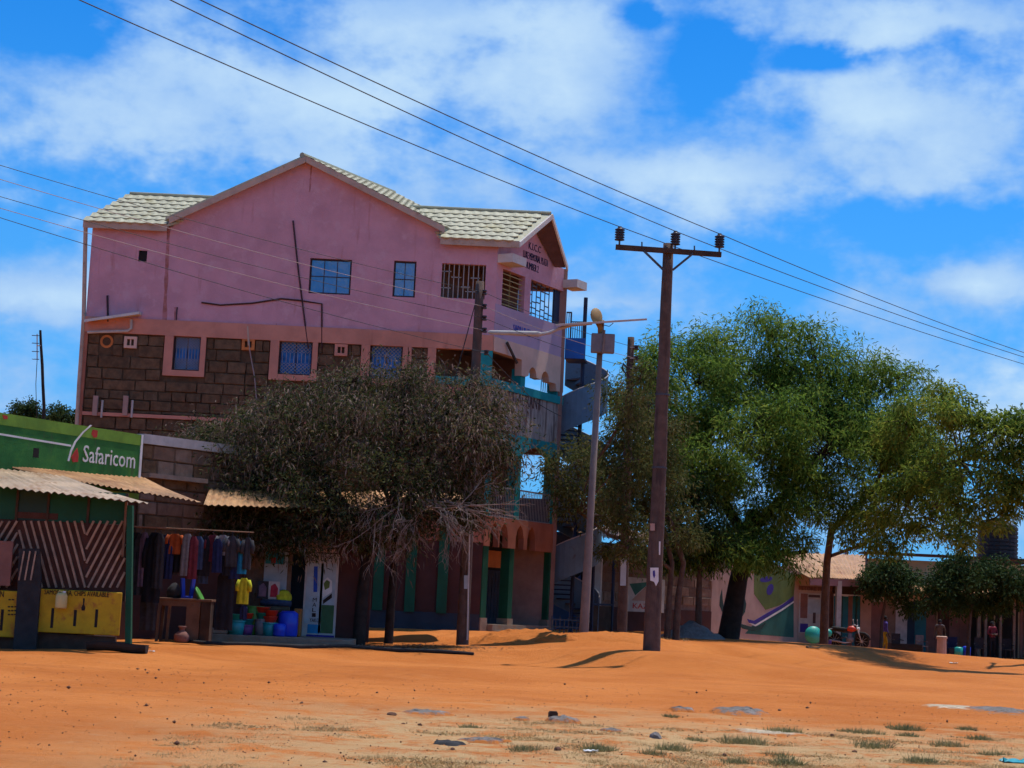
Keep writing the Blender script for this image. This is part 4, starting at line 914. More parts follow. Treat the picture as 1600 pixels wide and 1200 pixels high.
def build_blueshop():
    B = Plane((0, 50.0), 0.0); h = B.hit; zg = gz(-6, 49) - .2
    t = thing('poster_shop', 'small shop with pale blue posters on its open doors under the pod tree', 'shop', B.pt(h(465, 1000)[0], zg))
    def rect(x0, y0, x1, y1, n0, n1, nm, mt, par=None):
        u0, z1 = h(x0, y0); u1, z0_ = h(x1, y1); m = MB(); m.pbox(B, u0, u1, z0_, z1, n0, n1); return m.build(nm, mt, par or t)
    rect(392, 800, 448, 1002, -.15, -.02, 'side_pier', 'stone_e'); rect(520, 800, 575, 1004, -.15, 0, 'side_pier', 'maroon_wall')
    rect(449, 800, 519.5, 862, -.15, 0, 'lintel', 'rose_wall'); rect(405, 853, 526, 864, .0, .05, 'lintel_band', 'cream_peach'); rect(449, 864, 479, 1002, -1.2, -1.1, 'inner_wall', 'navy_door')
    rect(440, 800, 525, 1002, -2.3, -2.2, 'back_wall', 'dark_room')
    d1 = rect(415, 861, 446, 942, .0, .05, 'door', 'poster_pale'); rect(416, 862, 445, 882, .05, .056, 'poster', 'poster_teal', d1); rect(424, 871, 431, 880, .056, .06, 'poster_print', 'red_paint', d1)
    d2 = rect(479, 864, 523, 999, .0, .06, 'door', 'white_dirty')
    p = rect(481, 879, 501, 975, .06, .066, 'poster', 'poster_pale', d2); rect(481, 975, 500, 990, .06, .066, 'poster', 'poster_sky', d2); q = rect(503, 880, 520, 990, .06, .066, 'poster', 'poster_pale', d2)
    rect(503, 945, 520, 990, .066, .07, 'poster_print', 'poster_green', d2)
    m = MB(); m.poly(B, [h(504, 935), h(519, 925), h(519, 908), h(512, 902), h(505, 908)], .066, .071); m.build('poster_print', 'white', d2); m = MB(); m.poly(B, [h(505, 944), h(519, 934), h(519, 927), h(505, 938)], .066, .072); m.build('poster_print', 'letter_black', d2)
    m = MB(); m.poly(B, [h(506, 912), h(511, 906), h(516, 909), h(515, 918), h(508, 922)], .071, .075); m.build('poster_print', 'mural_olive', d2)
    letters('MEDA DRIPS', B, h(481, 872)[0], h(520, 872)[0], h(500, 877)[1], h(500, 868)[1], .061, 'letter_black', d2)
    for k, ch in enumerate('MALI'): letters(ch, B, h(489, 940)[0], h(495, 940)[0], h(492, 940 + k * 8)[1], h(492, 934 + k * 8)[1], .067, 'letter_black', d2)
    letters('YAKO', B, h(484, 970)[0], h(499, 970)[0], h(492, 972)[1], h(492, 966)[1], .067, 'letter_black', d2)
    m = MB(); m.poly(B, [h(491, 885), h(497, 885), h(496, 925), h(490, 925)], .066, .07); m.build('poster_print', 'letter_blue', d2)
    o = rect(479, 991, 522, 1001, .06, .09, 'door_lattice', 'mural_purple', d2)
    o = rect(400, 1001, 560, 1012, -2.2, -.3, 'floor', 'concrete')
build_blueshop()
# raised concrete step in front of the stalls
def build_step():
    K = Plane((0, 48.0), 0.0); h = K.hit; m = MB(); u0, zt = h(325, 991); u1 = h(548, 1000)[0]; z = h(436, 995)[1]; m.pbox(K, u0, u1, z - .5, z, -2.0, 0)
    tag(m.build('concrete_step', 'concrete', None, bevel=.02), 'long low concrete step in front of the goods stall', 'step')
    m = MB(); u0, z1 = h(325, 981); u1, _ = h(354, 990); m.pbox(K, u0, u1, z + .003, z1, -.5, -.03); tag(m.build('concrete_block', 'concrete', None, bevel=.02), 'squat concrete block at the left end of the long step', 'block')
build_step()

# ------------------------------------------------------------------ clothes and goods of the stalls
def garment(px, wpx, y0, y1, mt, Y, label, name='hanging_shirt', sleeves=True, cat='garment'):
    c0 = W(px, y0, Y); c1 = W(px, y1, Y); w = wpx * Y / F; hgt = c0.z - c1.z; m = MB(); ph = random.uniform(0, 6); tp = random.uniform(.85, 1.15)
    def side(sg):
        def f(u, v):
            x = (u - .5) * w * (.45 + .55 * min(1, v / .12)) * (1 + (tp - 1) * v); dep = .05 * math.sin(math.pi * u) ** .5 if 0 < u < 1 else 0
            fold = .018 * math.sin(u * 14 + ph) * min(1, v * 3); return Vector((c0.x + x + .02 * v * math.sin(ph), Y - sg * dep - .02 - fold, c0.z - v * hgt))
        return f
    m.grid(side(1), 10, 8); m.grid(side(-1), 10, 8)
    root = m.build(name, mt, None, smooth=True)
    if sleeves:
        for s in (-1, 1):
            q = MB(); top = Vector((c0.x + s * w * .42, Y - .02, c0.z - hgt * .09)); q.tube([top, top + Vector((s * w * .16, -.03, -hgt * .22)), top + Vector((s * w * .14, -.02, -hgt * .42))], [.05, .055, .05], 7); q.build('sleeve', mt, root, smooth=True)
    q = MB(); q.tube([(c0.x, Y - .02, c0.z - .01), (c0.x, Y - .02, c0.z + .07), (c0.x + .03, Y - .02, c0.z + .10)], .006, 5); q.build('hanger_hook', 'bars', root)
    return tag(root, label, cat, 'clothes hanging at the stall')
def clothes():
    Y = 44.6
    m = MB(); m.tube([W(198, 822, Y - 1.5), W(300, 827, Y), W(396, 832, Y + 2.2)], .02, 6); tag(m.build('clothes_rail', 'wood_mid', None), 'thin wooden rail the stall clothes hang from', 'rail')
    L_ = [(214, 19, 832, 918, 'c_black', 'long black coat hanging beside the green kiosk post', 1), (227, 13, 832, 917, 'c_lilac', 'dusty lilac dress hanging between two black coats', 0), (243, 22, 832, 942, 'c_black', 'longest black garment hanging right of the lilac dress', 1),
          (259, 11, 836, 884, 'c_navy', 'navy top hanging left of the orange shirt', 1), (274, 19, 834, 866, 'c_orange', 'bright orange shirt hanging at the clothes stall', 1), (294, 15, 834, 900, 'c_pale', 'pale grey dress hanging right of the orange shirt', 0),
          (311, 15, 838, 890, 'c_jean', 'faded blue jeans hanging right of the pale dress', 0), (333, 17, 836, 878, 'c_maroon', 'maroon shirt hanging in the middle of the stall', 1), (349, 15, 836, 868, 'c_pale', 'short pale shirt hanging right of the maroon shirt', 1),
          (363, 17, 838, 886, 'c_charcoal', 'charcoal jacket hanging left of the teal garment', 1), (379, 13, 846, 897, 'c_teal', 'bright teal garment at the right end of the clothes rail', 0)]
    L_ += [(220, 16, 834, 930, 'c_charcoal', 'charcoal dress tucked behind the long black coat', 0), (251, 14, 834, 920, 'c_charcoal', 'charcoal gown between the longest black garment and the navy top', 0), (266, 12, 850, 905, 'c_navy', 'navy trousers hanging behind the orange shirt', 0), (284, 15, 840, 895, 'c_black', 'black blouse between the orange shirt and the pale dress', 1),
           (303, 14, 838, 905, 'c_maroon', 'maroon skirt right of the pale grey dress', 0), (322, 16, 838, 900, 'c_black', 'black trousers left of the maroon shirt', 0), (341, 13, 842, 895, 'c_navy', 'navy dress behind the short pale shirt', 0), (356, 13, 840, 900, 'c_black', 'black dress left of the charcoal jacket', 0), (371, 14, 842, 905, 'c_navy', 'navy gown left of the teal garment', 0), (388, 12, 840, 890, 'c_charcoal', 'charcoal shirt beyond the teal garment', 1)]
    for px, w, a, b, mt_, lab, sl in L_: garment(px, w * 1.15, a, b, mt_, Y + random.uniform(-.12, .12), lab, 'hanging_shirt' if sl else 'hanging_dress', bool(sl))
    garment(272, 15, 868, 898, 'c_charcoal', Y + .22, 'charcoal skirt hanging below the orange shirt', 'hanging_skirt', False); garment(318, 15, 886, 912, 'c_jean', Y + .25, 'short denim skirt hanging low near the table', 'hanging_skirt', False)
    garment(354, 25, 890, 985, 'c_black', Y + .3, 'tall black gown hanging low left of the yellow shirt', 'hanging_gown', False); garment(233, 26, 926, 985, 'c_charcoal', Y + .4, 'dark cloth hanging low behind the wooden table', 'hanging_cloth', False)
    garment(382, 17, 903, 944, 'c_yellow', 46.2, 'yellow shirt hanging over the plastic buckets', 'hanging_shirt', True); garment(381, 13, 946, 968, 'c_navy', 46.2, 'navy shorts hanging under the yellow shirt', 'hanging_shorts', False)
clothes()
def vessel(name, px, py, Y, r, h, mt, label, cat, taper=.8, group=None, rim=True, lid=None):
    p = W(px, py, Y); m = MB(); m.lathe(p, [(r * taper, 0), (r * (taper + 1) / 2, h * .5), (r, h), (r * .92, h), (r * .88, h * .85), (.01, h * .84)], 16); o = m.build(name, mt, None, smooth=True)
    if rim: q = MB(); q.lathe(p + Vector((0, 0, h - .02)), [(r * .98, 0), (r * 1.07, 0), (r * 1.07, .035), (r * .98, .035)], 16); q.build('rim', mt, o)
    return tag(o, label, cat, group)
def goods():
    Y = 47.0; g = 'plastic wares at the goods stall'
    # wooden table with its things
    K = Plane((0, 45.4), 0.0); h = K.hit; t = thing('wooden_table', 'rough wooden table with a boxed end in front of the clothes', 'table', (h(288, 1005)[0], 45.4, gz(-8, 45.4)))
    zt = h(288, 935)[1]; u0, u1 = h(243, 935)[0], h(331, 935)[0]; zg = gz(-8, 45.2) - .05
    m = MB(); m.pbox(K, u0, u1, zt - .06, zt, -.7, .0); m.build('table_top', 'wood_mid', t, bevel=.01)
    for a, n in ((u0 + .08, -.06), (u0 + .34, -.05), (u0 + .08, -.62), (u1 - .12, -.62)):
        m = MB(); m.bar(K.pt(a, zg, n), K.pt(a + .03, zt - .062, n), .07); m.build('leg', 'wood_mid', t)
    m = MB(); m.pbox(K, u1 - .62, u1 - .28, zg, zt - .062, -.5, -.02); m.build('end_board', 'wood_mid', t); m = MB(); m.pbox(K, u1 - .26, u1 - .02, zg, zt - .063, -.5, -.03); m.build('end_board', 'wood_dark', t)
    m = MB(); m.pbox(K, u0 + .1, u1 - .3, zt - .2, zt - .065, -.06, -.03); m.build('apron', 'wood_mid', t)
    # blue plastic stool lying on the table
    b = thing('plastic_stool', 'bright blue plastic stool upturned on the wooden table', 'stool', K.pt(h(289, 930)[0], zt, -.3)); p = K.pt(h(289, 930)[0], zt + .002, -.3)
    m = MB(); m.box(p + Vector((0, 0, .03)), (.26, .26, .06)); m.build('seat', 'blue_plastic', b, bevel=.01)
    for sx in (-1, 1):
        for sy in (-1, 1):
            m = MB(); m.bar(p + Vector((sx * .1, sy * .1, .06)), p + Vector((sx * .14, sy * .14, .50)), .05); m.build('leg', 'blue_plastic', b)
    q = K.pt(h(305, 930)[0], zt, -.3); m = MB(); m.lathe(q + Vector((.02, 0, .02)), [(.05, 0), (.25, .05), (.28, .1), (.25, .09), (.03, .04)], 16, rot=Matrix.Rotation(R(60), 3, 'Y')); tag(m.build('plastic_basin', 'green_plastic', None, smooth=True), 'green plastic basin leaning beside the blue stool on the table', 'basin')
    q = K.pt(h(268, 930)[0], zt, -.35); m = MB(); m.lathe(q, [(.16, 0), (.21, .1), (.17, .24), (.07, .36), (.02, .38)], 12); tag(m.build('cloth_bundle', 'c_charcoal', None, smooth=True), 'grey cloth bundle left of the blue stool on the table', 'bundle')
    q = K.pt(h(285, 1004)[0], gz(-8.3, 45), .15); m = MB(); m.lathe(q, [(.13, 0), (.19, .06), (.2, .18), (.13, .27), (.07, .30), (.07, .36), (.11, .40), (.10, .42), (.02, .42)], 14); tag(m.build('clay_pot', 'brown_card', None, smooth=True), 'brown clay pot with a pale rim under the wooden table', 'pot')
    # plastic wares
    S_ = 48.0; zst = Plane((0, 48.0), 0).hit(436, 995)[1]
    def vb(*a, **k): return vessel(*a, **k)
    def at(px, dy=.5): p = W(px, 995, S_ - .0); return None
    data = [(368, 47.6 + .6, .24, .36, 'teal_plastic', 'bucket', 'teal bucket at the left end of the wares'), (384, 48.5, .20, .25, 'purple_plastic', 'basin', 'small purple basin between the teal buckets'), (397, 48.8, .22, .75, 'green_plastic', 'bucket', 'tall pale green bucket behind the teal ones'),
            (408, 48.6, .2, .42, 'grey_plastic', 'bucket', 'grey slatted basket among the buckets'), (421, 48.5, .2, .34, 'teal_plastic', 'bucket', 'teal bucket left of the blue drums'), (436, 48.4, .17, .34, 'blue_plastic', 'drum', 'short blue drum in front of the tall one'), (449, 48.8, .27, .68, 'blue_plastic', 'drum', 'tall bright blue drum beside the posters')]
    for px, Yv, r, hh, mt_, cat, lab in data:
        p = W(px, 990, Yv); m = MB(); tp = .8 if cat != 'drum' else .96; p.z = zst + .003
        m.lathe(p, [(r * tp, 0), (r * (tp + 1) / 2, hh * .5), (r, hh), (r * .92, hh), (r * .88, hh * .85), (.01, hh * .84)], 18) if cat != 'drum' else m.lathe(p, [(r * .92, 0), (r, .04), (r, hh * .45), (r * 1.03, hh * .5), (r, hh * .55), (r, hh * .9), (r * .6, hh), (.02, hh)], 18)
        o = m.build('plastic_' + cat, mt_, None, smooth=True); tag(o, lab, cat, g)
        if cat != 'drum': q = MB(); q.lathe(p + Vector((0, 0, hh - .02)), [(r * .98, 0), (r * 1.07, 0), (r * 1.07, .035), (r * .98, .035)], 16); q.build('rim', mt_, o)
    def stackb(px, z, Yv, r, mt_, lab, n=1):
        p = W(px, 990, Yv); p.z = z; m = MB(); m.lathe(p, [(r * .7, 0), (r, .16), (r * 1.05, .16), (r * .92, .14), (.01, .12)], 16); tag(m.build('plastic_basin', mt_, None, smooth=True), lab, 'basin', g)
    stackb(368, zst + .38, 48.2, .24, 'aqua_plastic', 'aqua basin stacked on the left teal bucket'); stackb(384, zst + .26, 48.5, .2, 'teal_plastic', 'teal basin stacked on the purple basin'); stackb(385, zst + .42, 48.5, .17, 'red_plastic', 'red bowl on top of the teal basin stack')
    stackb(421, zst + .36, 48.5, .2, 'red_plastic', 'red bowl stacked on the right teal bucket'); stackb(409, zst + .44, 48.6, .19, 'aqua_plastic', 'aqua bowl stacked on the grey basket'); stackb(409, zst + .60, 48.6, .19, 'red_plastic', 'bright red bowl above the aqua bowl'); stackb(422, zst + .52, 48.5, .19, 'red_plastic', 'red bowl at the top of the right stack')
    m = MB(); p = W(464, 990, 49.1); m.box((p.x, p.y, zst + .38), (.2, .3, .75)); tag(m.build('amber_crate', 'amber_plastic', None, bevel=.02), 'upright amber crate right of the tall blue drum', 'crate')
    # shelf with rolled bedding and framed pictures
    sp = thing('display_shelf', 'low wooden display shelf behind the plastic wares', 'shelf', W(428, 990, 49.45)); zsh = W(428, 968, 49.4).z; B = Plane((0, 49.4), 0.0); a, b = B.hit(398, 968)[0], B.hit(462, 968)[0]
    m = MB(); m.pbox(B, a, b, zsh - .05, zsh, -.3, .15); m.build('shelf_board', 'wood_mid', sp)
    for x in (a + .05, b - .05):
        m = MB(); m.bar(B.pt(x, zst, -.1), B.pt(x, zsh - .05, -.1), .06); m.build('leg', 'wood_dark', sp)
    for k, (px, dz, mt_, lab) in enumerate([(436, .09, 'c_charcoal', 'dark rolled mat lying lowest on the display shelf'), (428, .27, 'c_brown', 'brown rolled blanket above the dark mat'), (430, .45, 'c_jean', 'blue-grey rolled blanket on top of the brown one')]):
        m = MB(); c = W(px, 960, 49.3); m.tube([(c.x - .42, c.y, zsh + dz), (c.x, c.y - .02, zsh + dz + .005), (c.x + .42, c.y, zsh + dz)], [.085, .09, .085], 10); tag(m.build('rolled_blanket', mt_, None, smooth=True), lab, 'blanket', g)
    for px, mt_, m2, lab in ((410, 'c_charcoal', 'c_lilac', 'dark framed picture leaning left above the rolled blankets'), (428, 'white_dirty', 'c_red', 'white framed picture with a red flower print')):
        u, z = B.hit(px, 929); m = MB(); z = zsh + .55; m.pbox(B, u - .15, u + .15, z, z + .48, .0, .04); o = m.build('framed_picture', mt_, None); tag(o, lab, 'picture'); q = MB(); q.poly(B, [(u - .1, z + .06), (u + .1, z + .06), (u + .11, z + .3), (u + .02, z + .43), (u - .09, z + .36)], .04, .045); q.build('print', m2, o)
    u, z = B.hit(444, 930); m = MB(); m.lathe(B.pt(u, zsh + .62, -.02), [(.02, .06), (.16, .03), (.22, 0), (.20, -.02), (.02, 0)], 16, rot=Matrix.Rotation(R(70), 3, 'X') @ Matrix.Rotation(R(20), 3, 'Y')); tag(m.build('sun_hat', 'c_yellow', None, smooth=True), 'yellow round hat right of the framed pictures', 'hat')
    # jerrycan hanging on the yellow board
    K2 = Plane((0, 39.0), 0); u, z = K2.hit(104, 938); o = thing('jerrycan', 'cream plastic jerrycan hanging on the yellow counter board', 'jerrycan', K2.pt(u, z - .17, .46)); m = MB(); m.lathe(K2.pt(u, z - .17, .46), [(.02, 0), (.115, .0), (.125, .03), (.125, .26), (.10, .32), (.05, .335), (.02, .335)], 12); m.build('body', 'jerrycan', o, smooth=True)
    m = MB(); m.lathe(K2.pt(u + .05, z + .16, .46), [(.035, 0), (.035, .04), (.01, .04)], 10); m.build('cap', 'white', o); m = MB(); m.tube([K2.pt(u - .08, z + .14, .46), K2.pt(u - .06, z + .2, .44), K2.pt(u + .02, z + .17, .46)], .014, 6); m.build('handle', 'jerrycan', o)
    # rubber trough and drain hose at the road edge
    p = G(183, 1019); m = MB(); k = 14; Ln = 1.24; r = .15
    def tr(rr):
        return lambda u, v: Vector((p.x - Ln / 2 + Ln * u, p.y - rr * math.cos(math.pi * v), p.z + .19 - rr * math.sin(math.pi * v) + .02 * math.sin(u * 5)))
    m.grid(tr(.19), 16, 10); m.grid(tr(.155), 16, 10)
    for e in (0, 1): m.add([tr(.19)(e, v / 8) for v in range(9)], [tuple(range(9))])
    for sgn in (0, 1): m.add([tr(.19)(0, sgn), tr(.19)(1, sgn), tr(.155)(1, sgn), tr(.155)(0, sgn)], [(0, 1, 2, 3)])
    tag(m.build('rubber_trough', 'black_rubber', None), 'black rubber trough lying on the dirt before the yellow boards', 'trough')
    pts = [G(x, y) + Vector((0, 0, .04)) for x, y in ((284, 1004), (330, 1008), (400, 1009), (470, 1013), (540, 1012), (620, 1018), (690, 1020), (740, 1024))]
    m = MB(); m.tube(pts, [.05, .055, .05, .06, .05, .055, .05, .04], 7); tag(m.build('drain_hose', 'char', None, smooth=True), 'dark hose lying along the road edge below the step', 'hose')
goods()
# ------------------------------------------------------------------ poles, street lamp and wires
def insulator(parent, p, r=.13, h=.36, pin=.18):
    m = MB(); pr = [(.03, 0)]
    for k in range(5): z = h * k / 5; pr += [(r * .72, z + .005), (r, z + h * .04), (r, z + h * .11), (r * .72, z + h * .16)]
    pr += [(r * .55, h), (r * .35, h + .05), (.02, h + .05)]; m.lathe(p, pr, 12); o = m.build('insulator', 'porcelain', parent)
    m = MB(); m.tube([Vector(p) - Vector((0, 0, pin)), p], .025, 6); m.build('pin', 'bars', o); return o
def main_pole():
    b = on(1018, 1016, 48.0); top = W(1045, 381, 48.0); t = thing('utility_pole', 'tall wooden power pole with crossarm standing on the dirt mound', 'utility pole', b)
    m = MB(); n = 14; m.tube([b - Vector((0, 0, .4))] + [b.lerp(top, k / n) + Vector((random.uniform(-.012, .012), 0, 0)) for k in range(n + 1)], [.245] + [.235 - .095 * (k / n) ** .8 for k in range(n + 1)], 12); m.build('pole', 'pole_wood', t, smooth=True)
    Yc = 47.78; a, c = W(962, 386, Yc), W(1127, 398, Yc); m = MB(); m.bar(a, c, .13, .13); m.build('crossarm', 'wood_dark', t)
    for x0, y0, x1, y1 in ((1006, 392, 1037, 422), (1083, 396, 1051, 422)):
        m = MB(); m.bar(W(x0, y0, Yc - .08), W(x1, y1, Yc + .02), .06, .05); m.build('brace', 'bars', t)
    for x, y in ((1003, 383), (1085, 389)):
        m = MB(); m.tube([W(x, y + 6, Yc - .02), W(x, y - 5, Yc - .02)], .02, 6); m.build('bolt', 'bars', t)
    tops = []
    for x, y in ((968, 376), (1055, 383), (1124, 387)): p = W(x, y, Yc); insulator(t, p, .135, .34, .17); tops.append(p + Vector((0, 0, .38)))
    m = MB(); q = W(1022, 900, 47.74); f = Plane((0, 47.745), 0.0); m.poly(f, [f.hit(*s) for s in ((1016, 887), (1029, 887), (1029, 908), (1025, 916), (1022, 909), (1016, 907))], 0, .006); pst = m.build('paper_poster', 'white', t)
    m = MB(); m.poly(f, [f.hit(*s) for s in ((1020, 892), (1023, 891), (1024, 899), (1022, 904), (1020, 899))], .006, .01); m.build('poster_print', 'mural_purple', pst)
    m = MB(); m.poly(f, [f.hit(*s) for s in ((1029.5, 846), (1032, 846), (1031.5, 867), (1029.5, 867))], .02, .026); m.build('paper_strip', 'white', t)
    m = MB(); m.poly(f, [f.hit(*s) for s in ((1016, 818), (1023, 818), (1023, 829), (1016, 829))], .02, .026); m.build('paper_scrap', 'rose_wall', t)
    for fr in (.44, .62):
        c_ = b.lerp(top, fr); m = MB(); m.lathe(c_, [(.21 - .06 * fr, 0), (.235 - .06 * fr, 0), (.235 - .06 * fr, .05), (.21 - .06 * fr, .05)], 12); m.build('steel_band', 'bars', t)
    return tops
MT = main_pole()
def lv_pole():
    b = on(722, 1009, 51.8); top = W(750, 440, 51.8); t = thing('utility_pole', 'weathered wooden pole rising through the dark pod tree beside the arches', 'utility pole', b)
    m = MB(); n = 12; m.tube([b - Vector((0, 0, .4))] + [b.lerp(top, k / n) for k in range(n + 1)], [.20] + [.185 - .06 * k / n for k in range(n + 1)], 11); m.build('pole', 'pole_wood', t, smooth=True)
    ins = []
    for x, y in ((757, 457), (757, 479), (757, 497), (757, 516), (760, 551)):
        p = W(x, y, 51.75); m = MB(); m.lathe(p - Vector((0, 0, .07)), [(.02, 0), (.07, .0), (.075, .04), (.05, .07), (.075, .10), (.07, .14), (.02, .14)], 10); o = m.build('shackle_insulator', 'porcelain', t); q = MB(); q.bar(p - Vector((.2, 0, 0)), p, .03); q.build('bracket', 'lamp_metal', o); ins.append(p)
    f = Plane((0, 51.59), 0.0); m = MB(); m.poly(f, [f.hit(*s) for s in ((725, 899), (732, 899), (732, 920), (725, 920))], 0, .006); m.build('paper_notice', 'poster_pale', t)
    m = MB(); m.tube([W(730, 1000, 51.6), W(733, 850, 51.6), W(737, 700, 51.6)], .025, 6); m.build('earth_conduit', 'lamp_metal', t)
    # stay wire to the ground
    m = MB(); g0 = on(600, 1006, 51.5); m.tube([top - Vector((0, 0, .15)), g0], .016, 5); tag(m.build('stay_wire', 'wire', None), 'slanting stay wire braced from the weathered pole over the pod tree', 'wire')
    return ins
LV = lv_pole()
def back_pole():
    b = on(972, 985, 58.0); top = W(986, 527, 58.0); t = thing('utility_pole', 'dark wooden pole partly hidden in foliage right of the street lamp', 'utility pole', b)
    m = MB(); n = 10; m.tube([b - Vector((0, 0, .4))] + [b.lerp(top, k / n) for k in range(n + 1)], [.17] + [.165 - .055 * k / n for k in range(n + 1)], 10); m.build('pole', 'bark', t, smooth=True)
    ins = []
    for x, y in ((994, 543), (994, 560), (994, 576)):
        p = W(x, y, 57.9); m = MB(); m.lathe(p - Vector((0, 0, .07)), [(.02, 0), (.075, .0), (.08, .04), (.05, .07), (.08, .10), (.075, .14), (.02, .14)], 10); o = m.build('shackle_insulator', 'porcelain', t); q = MB(); q.bar(p - Vector((.2, 0, 0)), p, .03); q.build('bracket', 'lamp_metal', o); ins.append(p)
    m = MB(); m.tube([W(980, 575, 57.85), W(974, 568, 57.8), W(972, 576, 57.8), W(977, 583, 57.8), W(981, 578, 57.85)], .03, 6); m.build('cable_loop', 'wire', t)
    f = Plane((0, 57.82), 0.0); m = MB(); m.poly(f, [f.hit(*s) for s in ((970, 872), (979, 872), (978, 915), (969, 915))], 0, .006); m.build('paper_notice', 'poster_pale', t)
    return ins
BP = back_pole()
def street_lamp():
    Y = 54.0; b = on(912, 992, Y); top = W(940, 500, Y); t = thing('street_lamp', 'solar street lamp on a slim metal pole with grey battery box', 'street lamp', b)
    m = MB(); m.tube([b - Vector((0, 0, .3)), b, b.lerp(top, .3), b.lerp(top, .31), b.lerp(top, 1)], [.15, .145, .12, .11, .085], 10); m.build('pole', 'pole_metal', t, smooth=True)
    f = Plane((0, Y - .1), 0.0); a, z1 = f.hit(924, 522); c, z0_ = f.hit(959, 556); m = MB(); m.pbox(f, a, c, z0_ + .05, z1, .0, .25); bx = m.build('battery_box', 'panel_grey', t, bevel=.02)
    m = MB(); m.tube([f.pt((a + c) / 2, z0_, .27), f.pt((a + c) / 2 + .03, z1 + .1, .27)], .03, 6); m.build('box_strap', 'pole_metal', bx)
    e0, e1 = W(868, 508, Y), W(1009, 499, Y); d = (e1 - e0); n = Vector((0, 1, .158)).normalized() * .5; u = d.cross(n).normalized() * .03; u = u if u.z > 0 else -u
    m = MB(); m.hexa([e0 - n - u, e1 - n - u, e1 + n - u, e0 + n - u, e0 - n + u, e1 - n + u, e1 + n + u, e0 + n + u]); m.build('solar_panel', 'lamp_metal', t)
    m = MB(); m.tube([W(925, 505, Y - .1), W(893, 508, Y - .12), W(872, 514, Y - .15), W(858, 520, Y - .15), W(845, 522, Y - .15)], .05, 8); m.build('lamp_arm', 'lamp_metal', t)
    l0, l1 = W(846, 522, Y - .15), W(762, 519, Y - .15); dd = (l1 - l0); m = MB()
    m.tube([l0, l0.lerp(l1, .06), l0.lerp(l1, .5), l0.lerp(l1, .95), l1], [.05, .085, .075, .06, .03], 8); m.build('lamp_head', 'white_dirty', t, smooth=True)
    c_ = W(932, 494, Y - .15); m = MB(); m.lathe(c_ + Vector((0, 0, 0)), [(.02, -.05), (.17, -.03), (.21, .0), (.17, .03), (.02, .05)], 16, rot=Matrix.Rotation(R(70), 3, 'X') @ Matrix.Rotation(R(25), 3, 'Y') @ Matrix.Scale(1.35, 3, (0, 1, 0))); sp = m.build('horn_speaker', 'brass', t, smooth=True)
    m = MB(); m.tube([c_ + Vector((.03, .05, -.12)), W(938, 512, Y - .1), W(937, 526, Y - .1)], [.09, .08, .06], 8); m.build('horn_bracket', 'brass', sp, smooth=True)
    m = MB(); m.tube([W(958, 505, Y), W(952, 510, Y - .1), W(944, 508, Y - .1)], .012, 5); m.build('lamp_cable', 'wire', t)
street_lamp()
def wire_run(pts, sag, r, label, mt='wire', group=None, name='power_line'):
    out = []
    for i in range(len(pts) - 1):
        a, b = Vector(pts[i]), Vector(pts[i + 1]); k = 24; s = sag[i]
        for j in range(k + (i == len(pts) - 2)): f = j / k; p = a.lerp(b, f); p.z -= s * 4 * f * (1 - f); out.append(p)
    m = MB(); m.tube(out, r, 5); return tag(m.build(name, mt, None), label, 'wire', group)
def at_height(px, py, z):
    r = ray(px, py); tt = (z - EYE.z) / r.z; return EYE + r * tt
def wires():
    names = ['lowest of the three high power lines, on the left insulator of the crossarm', 'middle of the three high power lines crossing above the pole', 'uppermost of the three high power lines, on the right insulator']
    ends = []
    for (p, lx, rx, rl) in zip(MT, ((124, 0), (266, 0), (313, 0)), ((1600, 568), (1600, 557), (1600, 550)), names):
        lz = at_height(*lx, p.z + .0) + Vector((0, 0, .35)); rz_ = at_height(*rx, p.z - .1)
        L_ = p + (lz - p) * 1.9; Rr = p + (rz_ - p) * 1.0; ext = p + (rz_ - p) * 1.06
        wire_run([L_, p, ext], (.35, .12), .012, rl, group='high power lines'); ends.append(ext)
    # next pole just outside the picture, carrying the line on
    c = (ends[0] + ends[1] + ends[2]) / 3; bz = gz(min(c.x, 39), min(c.y, 90)); t = thing('utility_pole', 'far power pole whose insulator peeps in at the right picture edge', 'utility pole', (c.x, c.y, bz))
    m = MB(); m.tube([(c.x, c.y, bz - .4), (c.x, c.y, c.z - .3)], [.22, .15], 10); m.build('pole', 'pole_wood', t)
    m = MB(); m.bar(ends[0] - Vector((0, 0, .58)), ends[2] - Vector((0, 0, .58)), .12); m.build('crossarm', 'wood_dark', t)
    for e in ends: insulator(t, e - Vector((0, 0, .40)), .13, .34, .17)
    nm = ['top', 'second', 'third', 'fourth', 'lowest']
    for k, (p, ly) in enumerate(zip(LV, (258, 280, 307, 325, 340))):
        q = at_height(0, ly, p.z + .15) + Vector((0, 0, .19)); L_ = p + (q - p) * 1.35; pts = [L_, p]; sg = [.25]
        if k < 3: pts.append(BP[k]); sg.append(.12)
        wire_run(pts, sg, .008, '%s of the low wires running across the pink wall to the weathered pole' % nm[k], 'wire_pale' if k % 2 else 'wire', 'low wires')
    wire_run([LV[4], W(840, 630, 64.0), W(876, 650, 65)], (.05, .02), .012, 'thin service wire dropping from the weathered pole to the balcony', 'wire', None, 'service_wire')
wires()
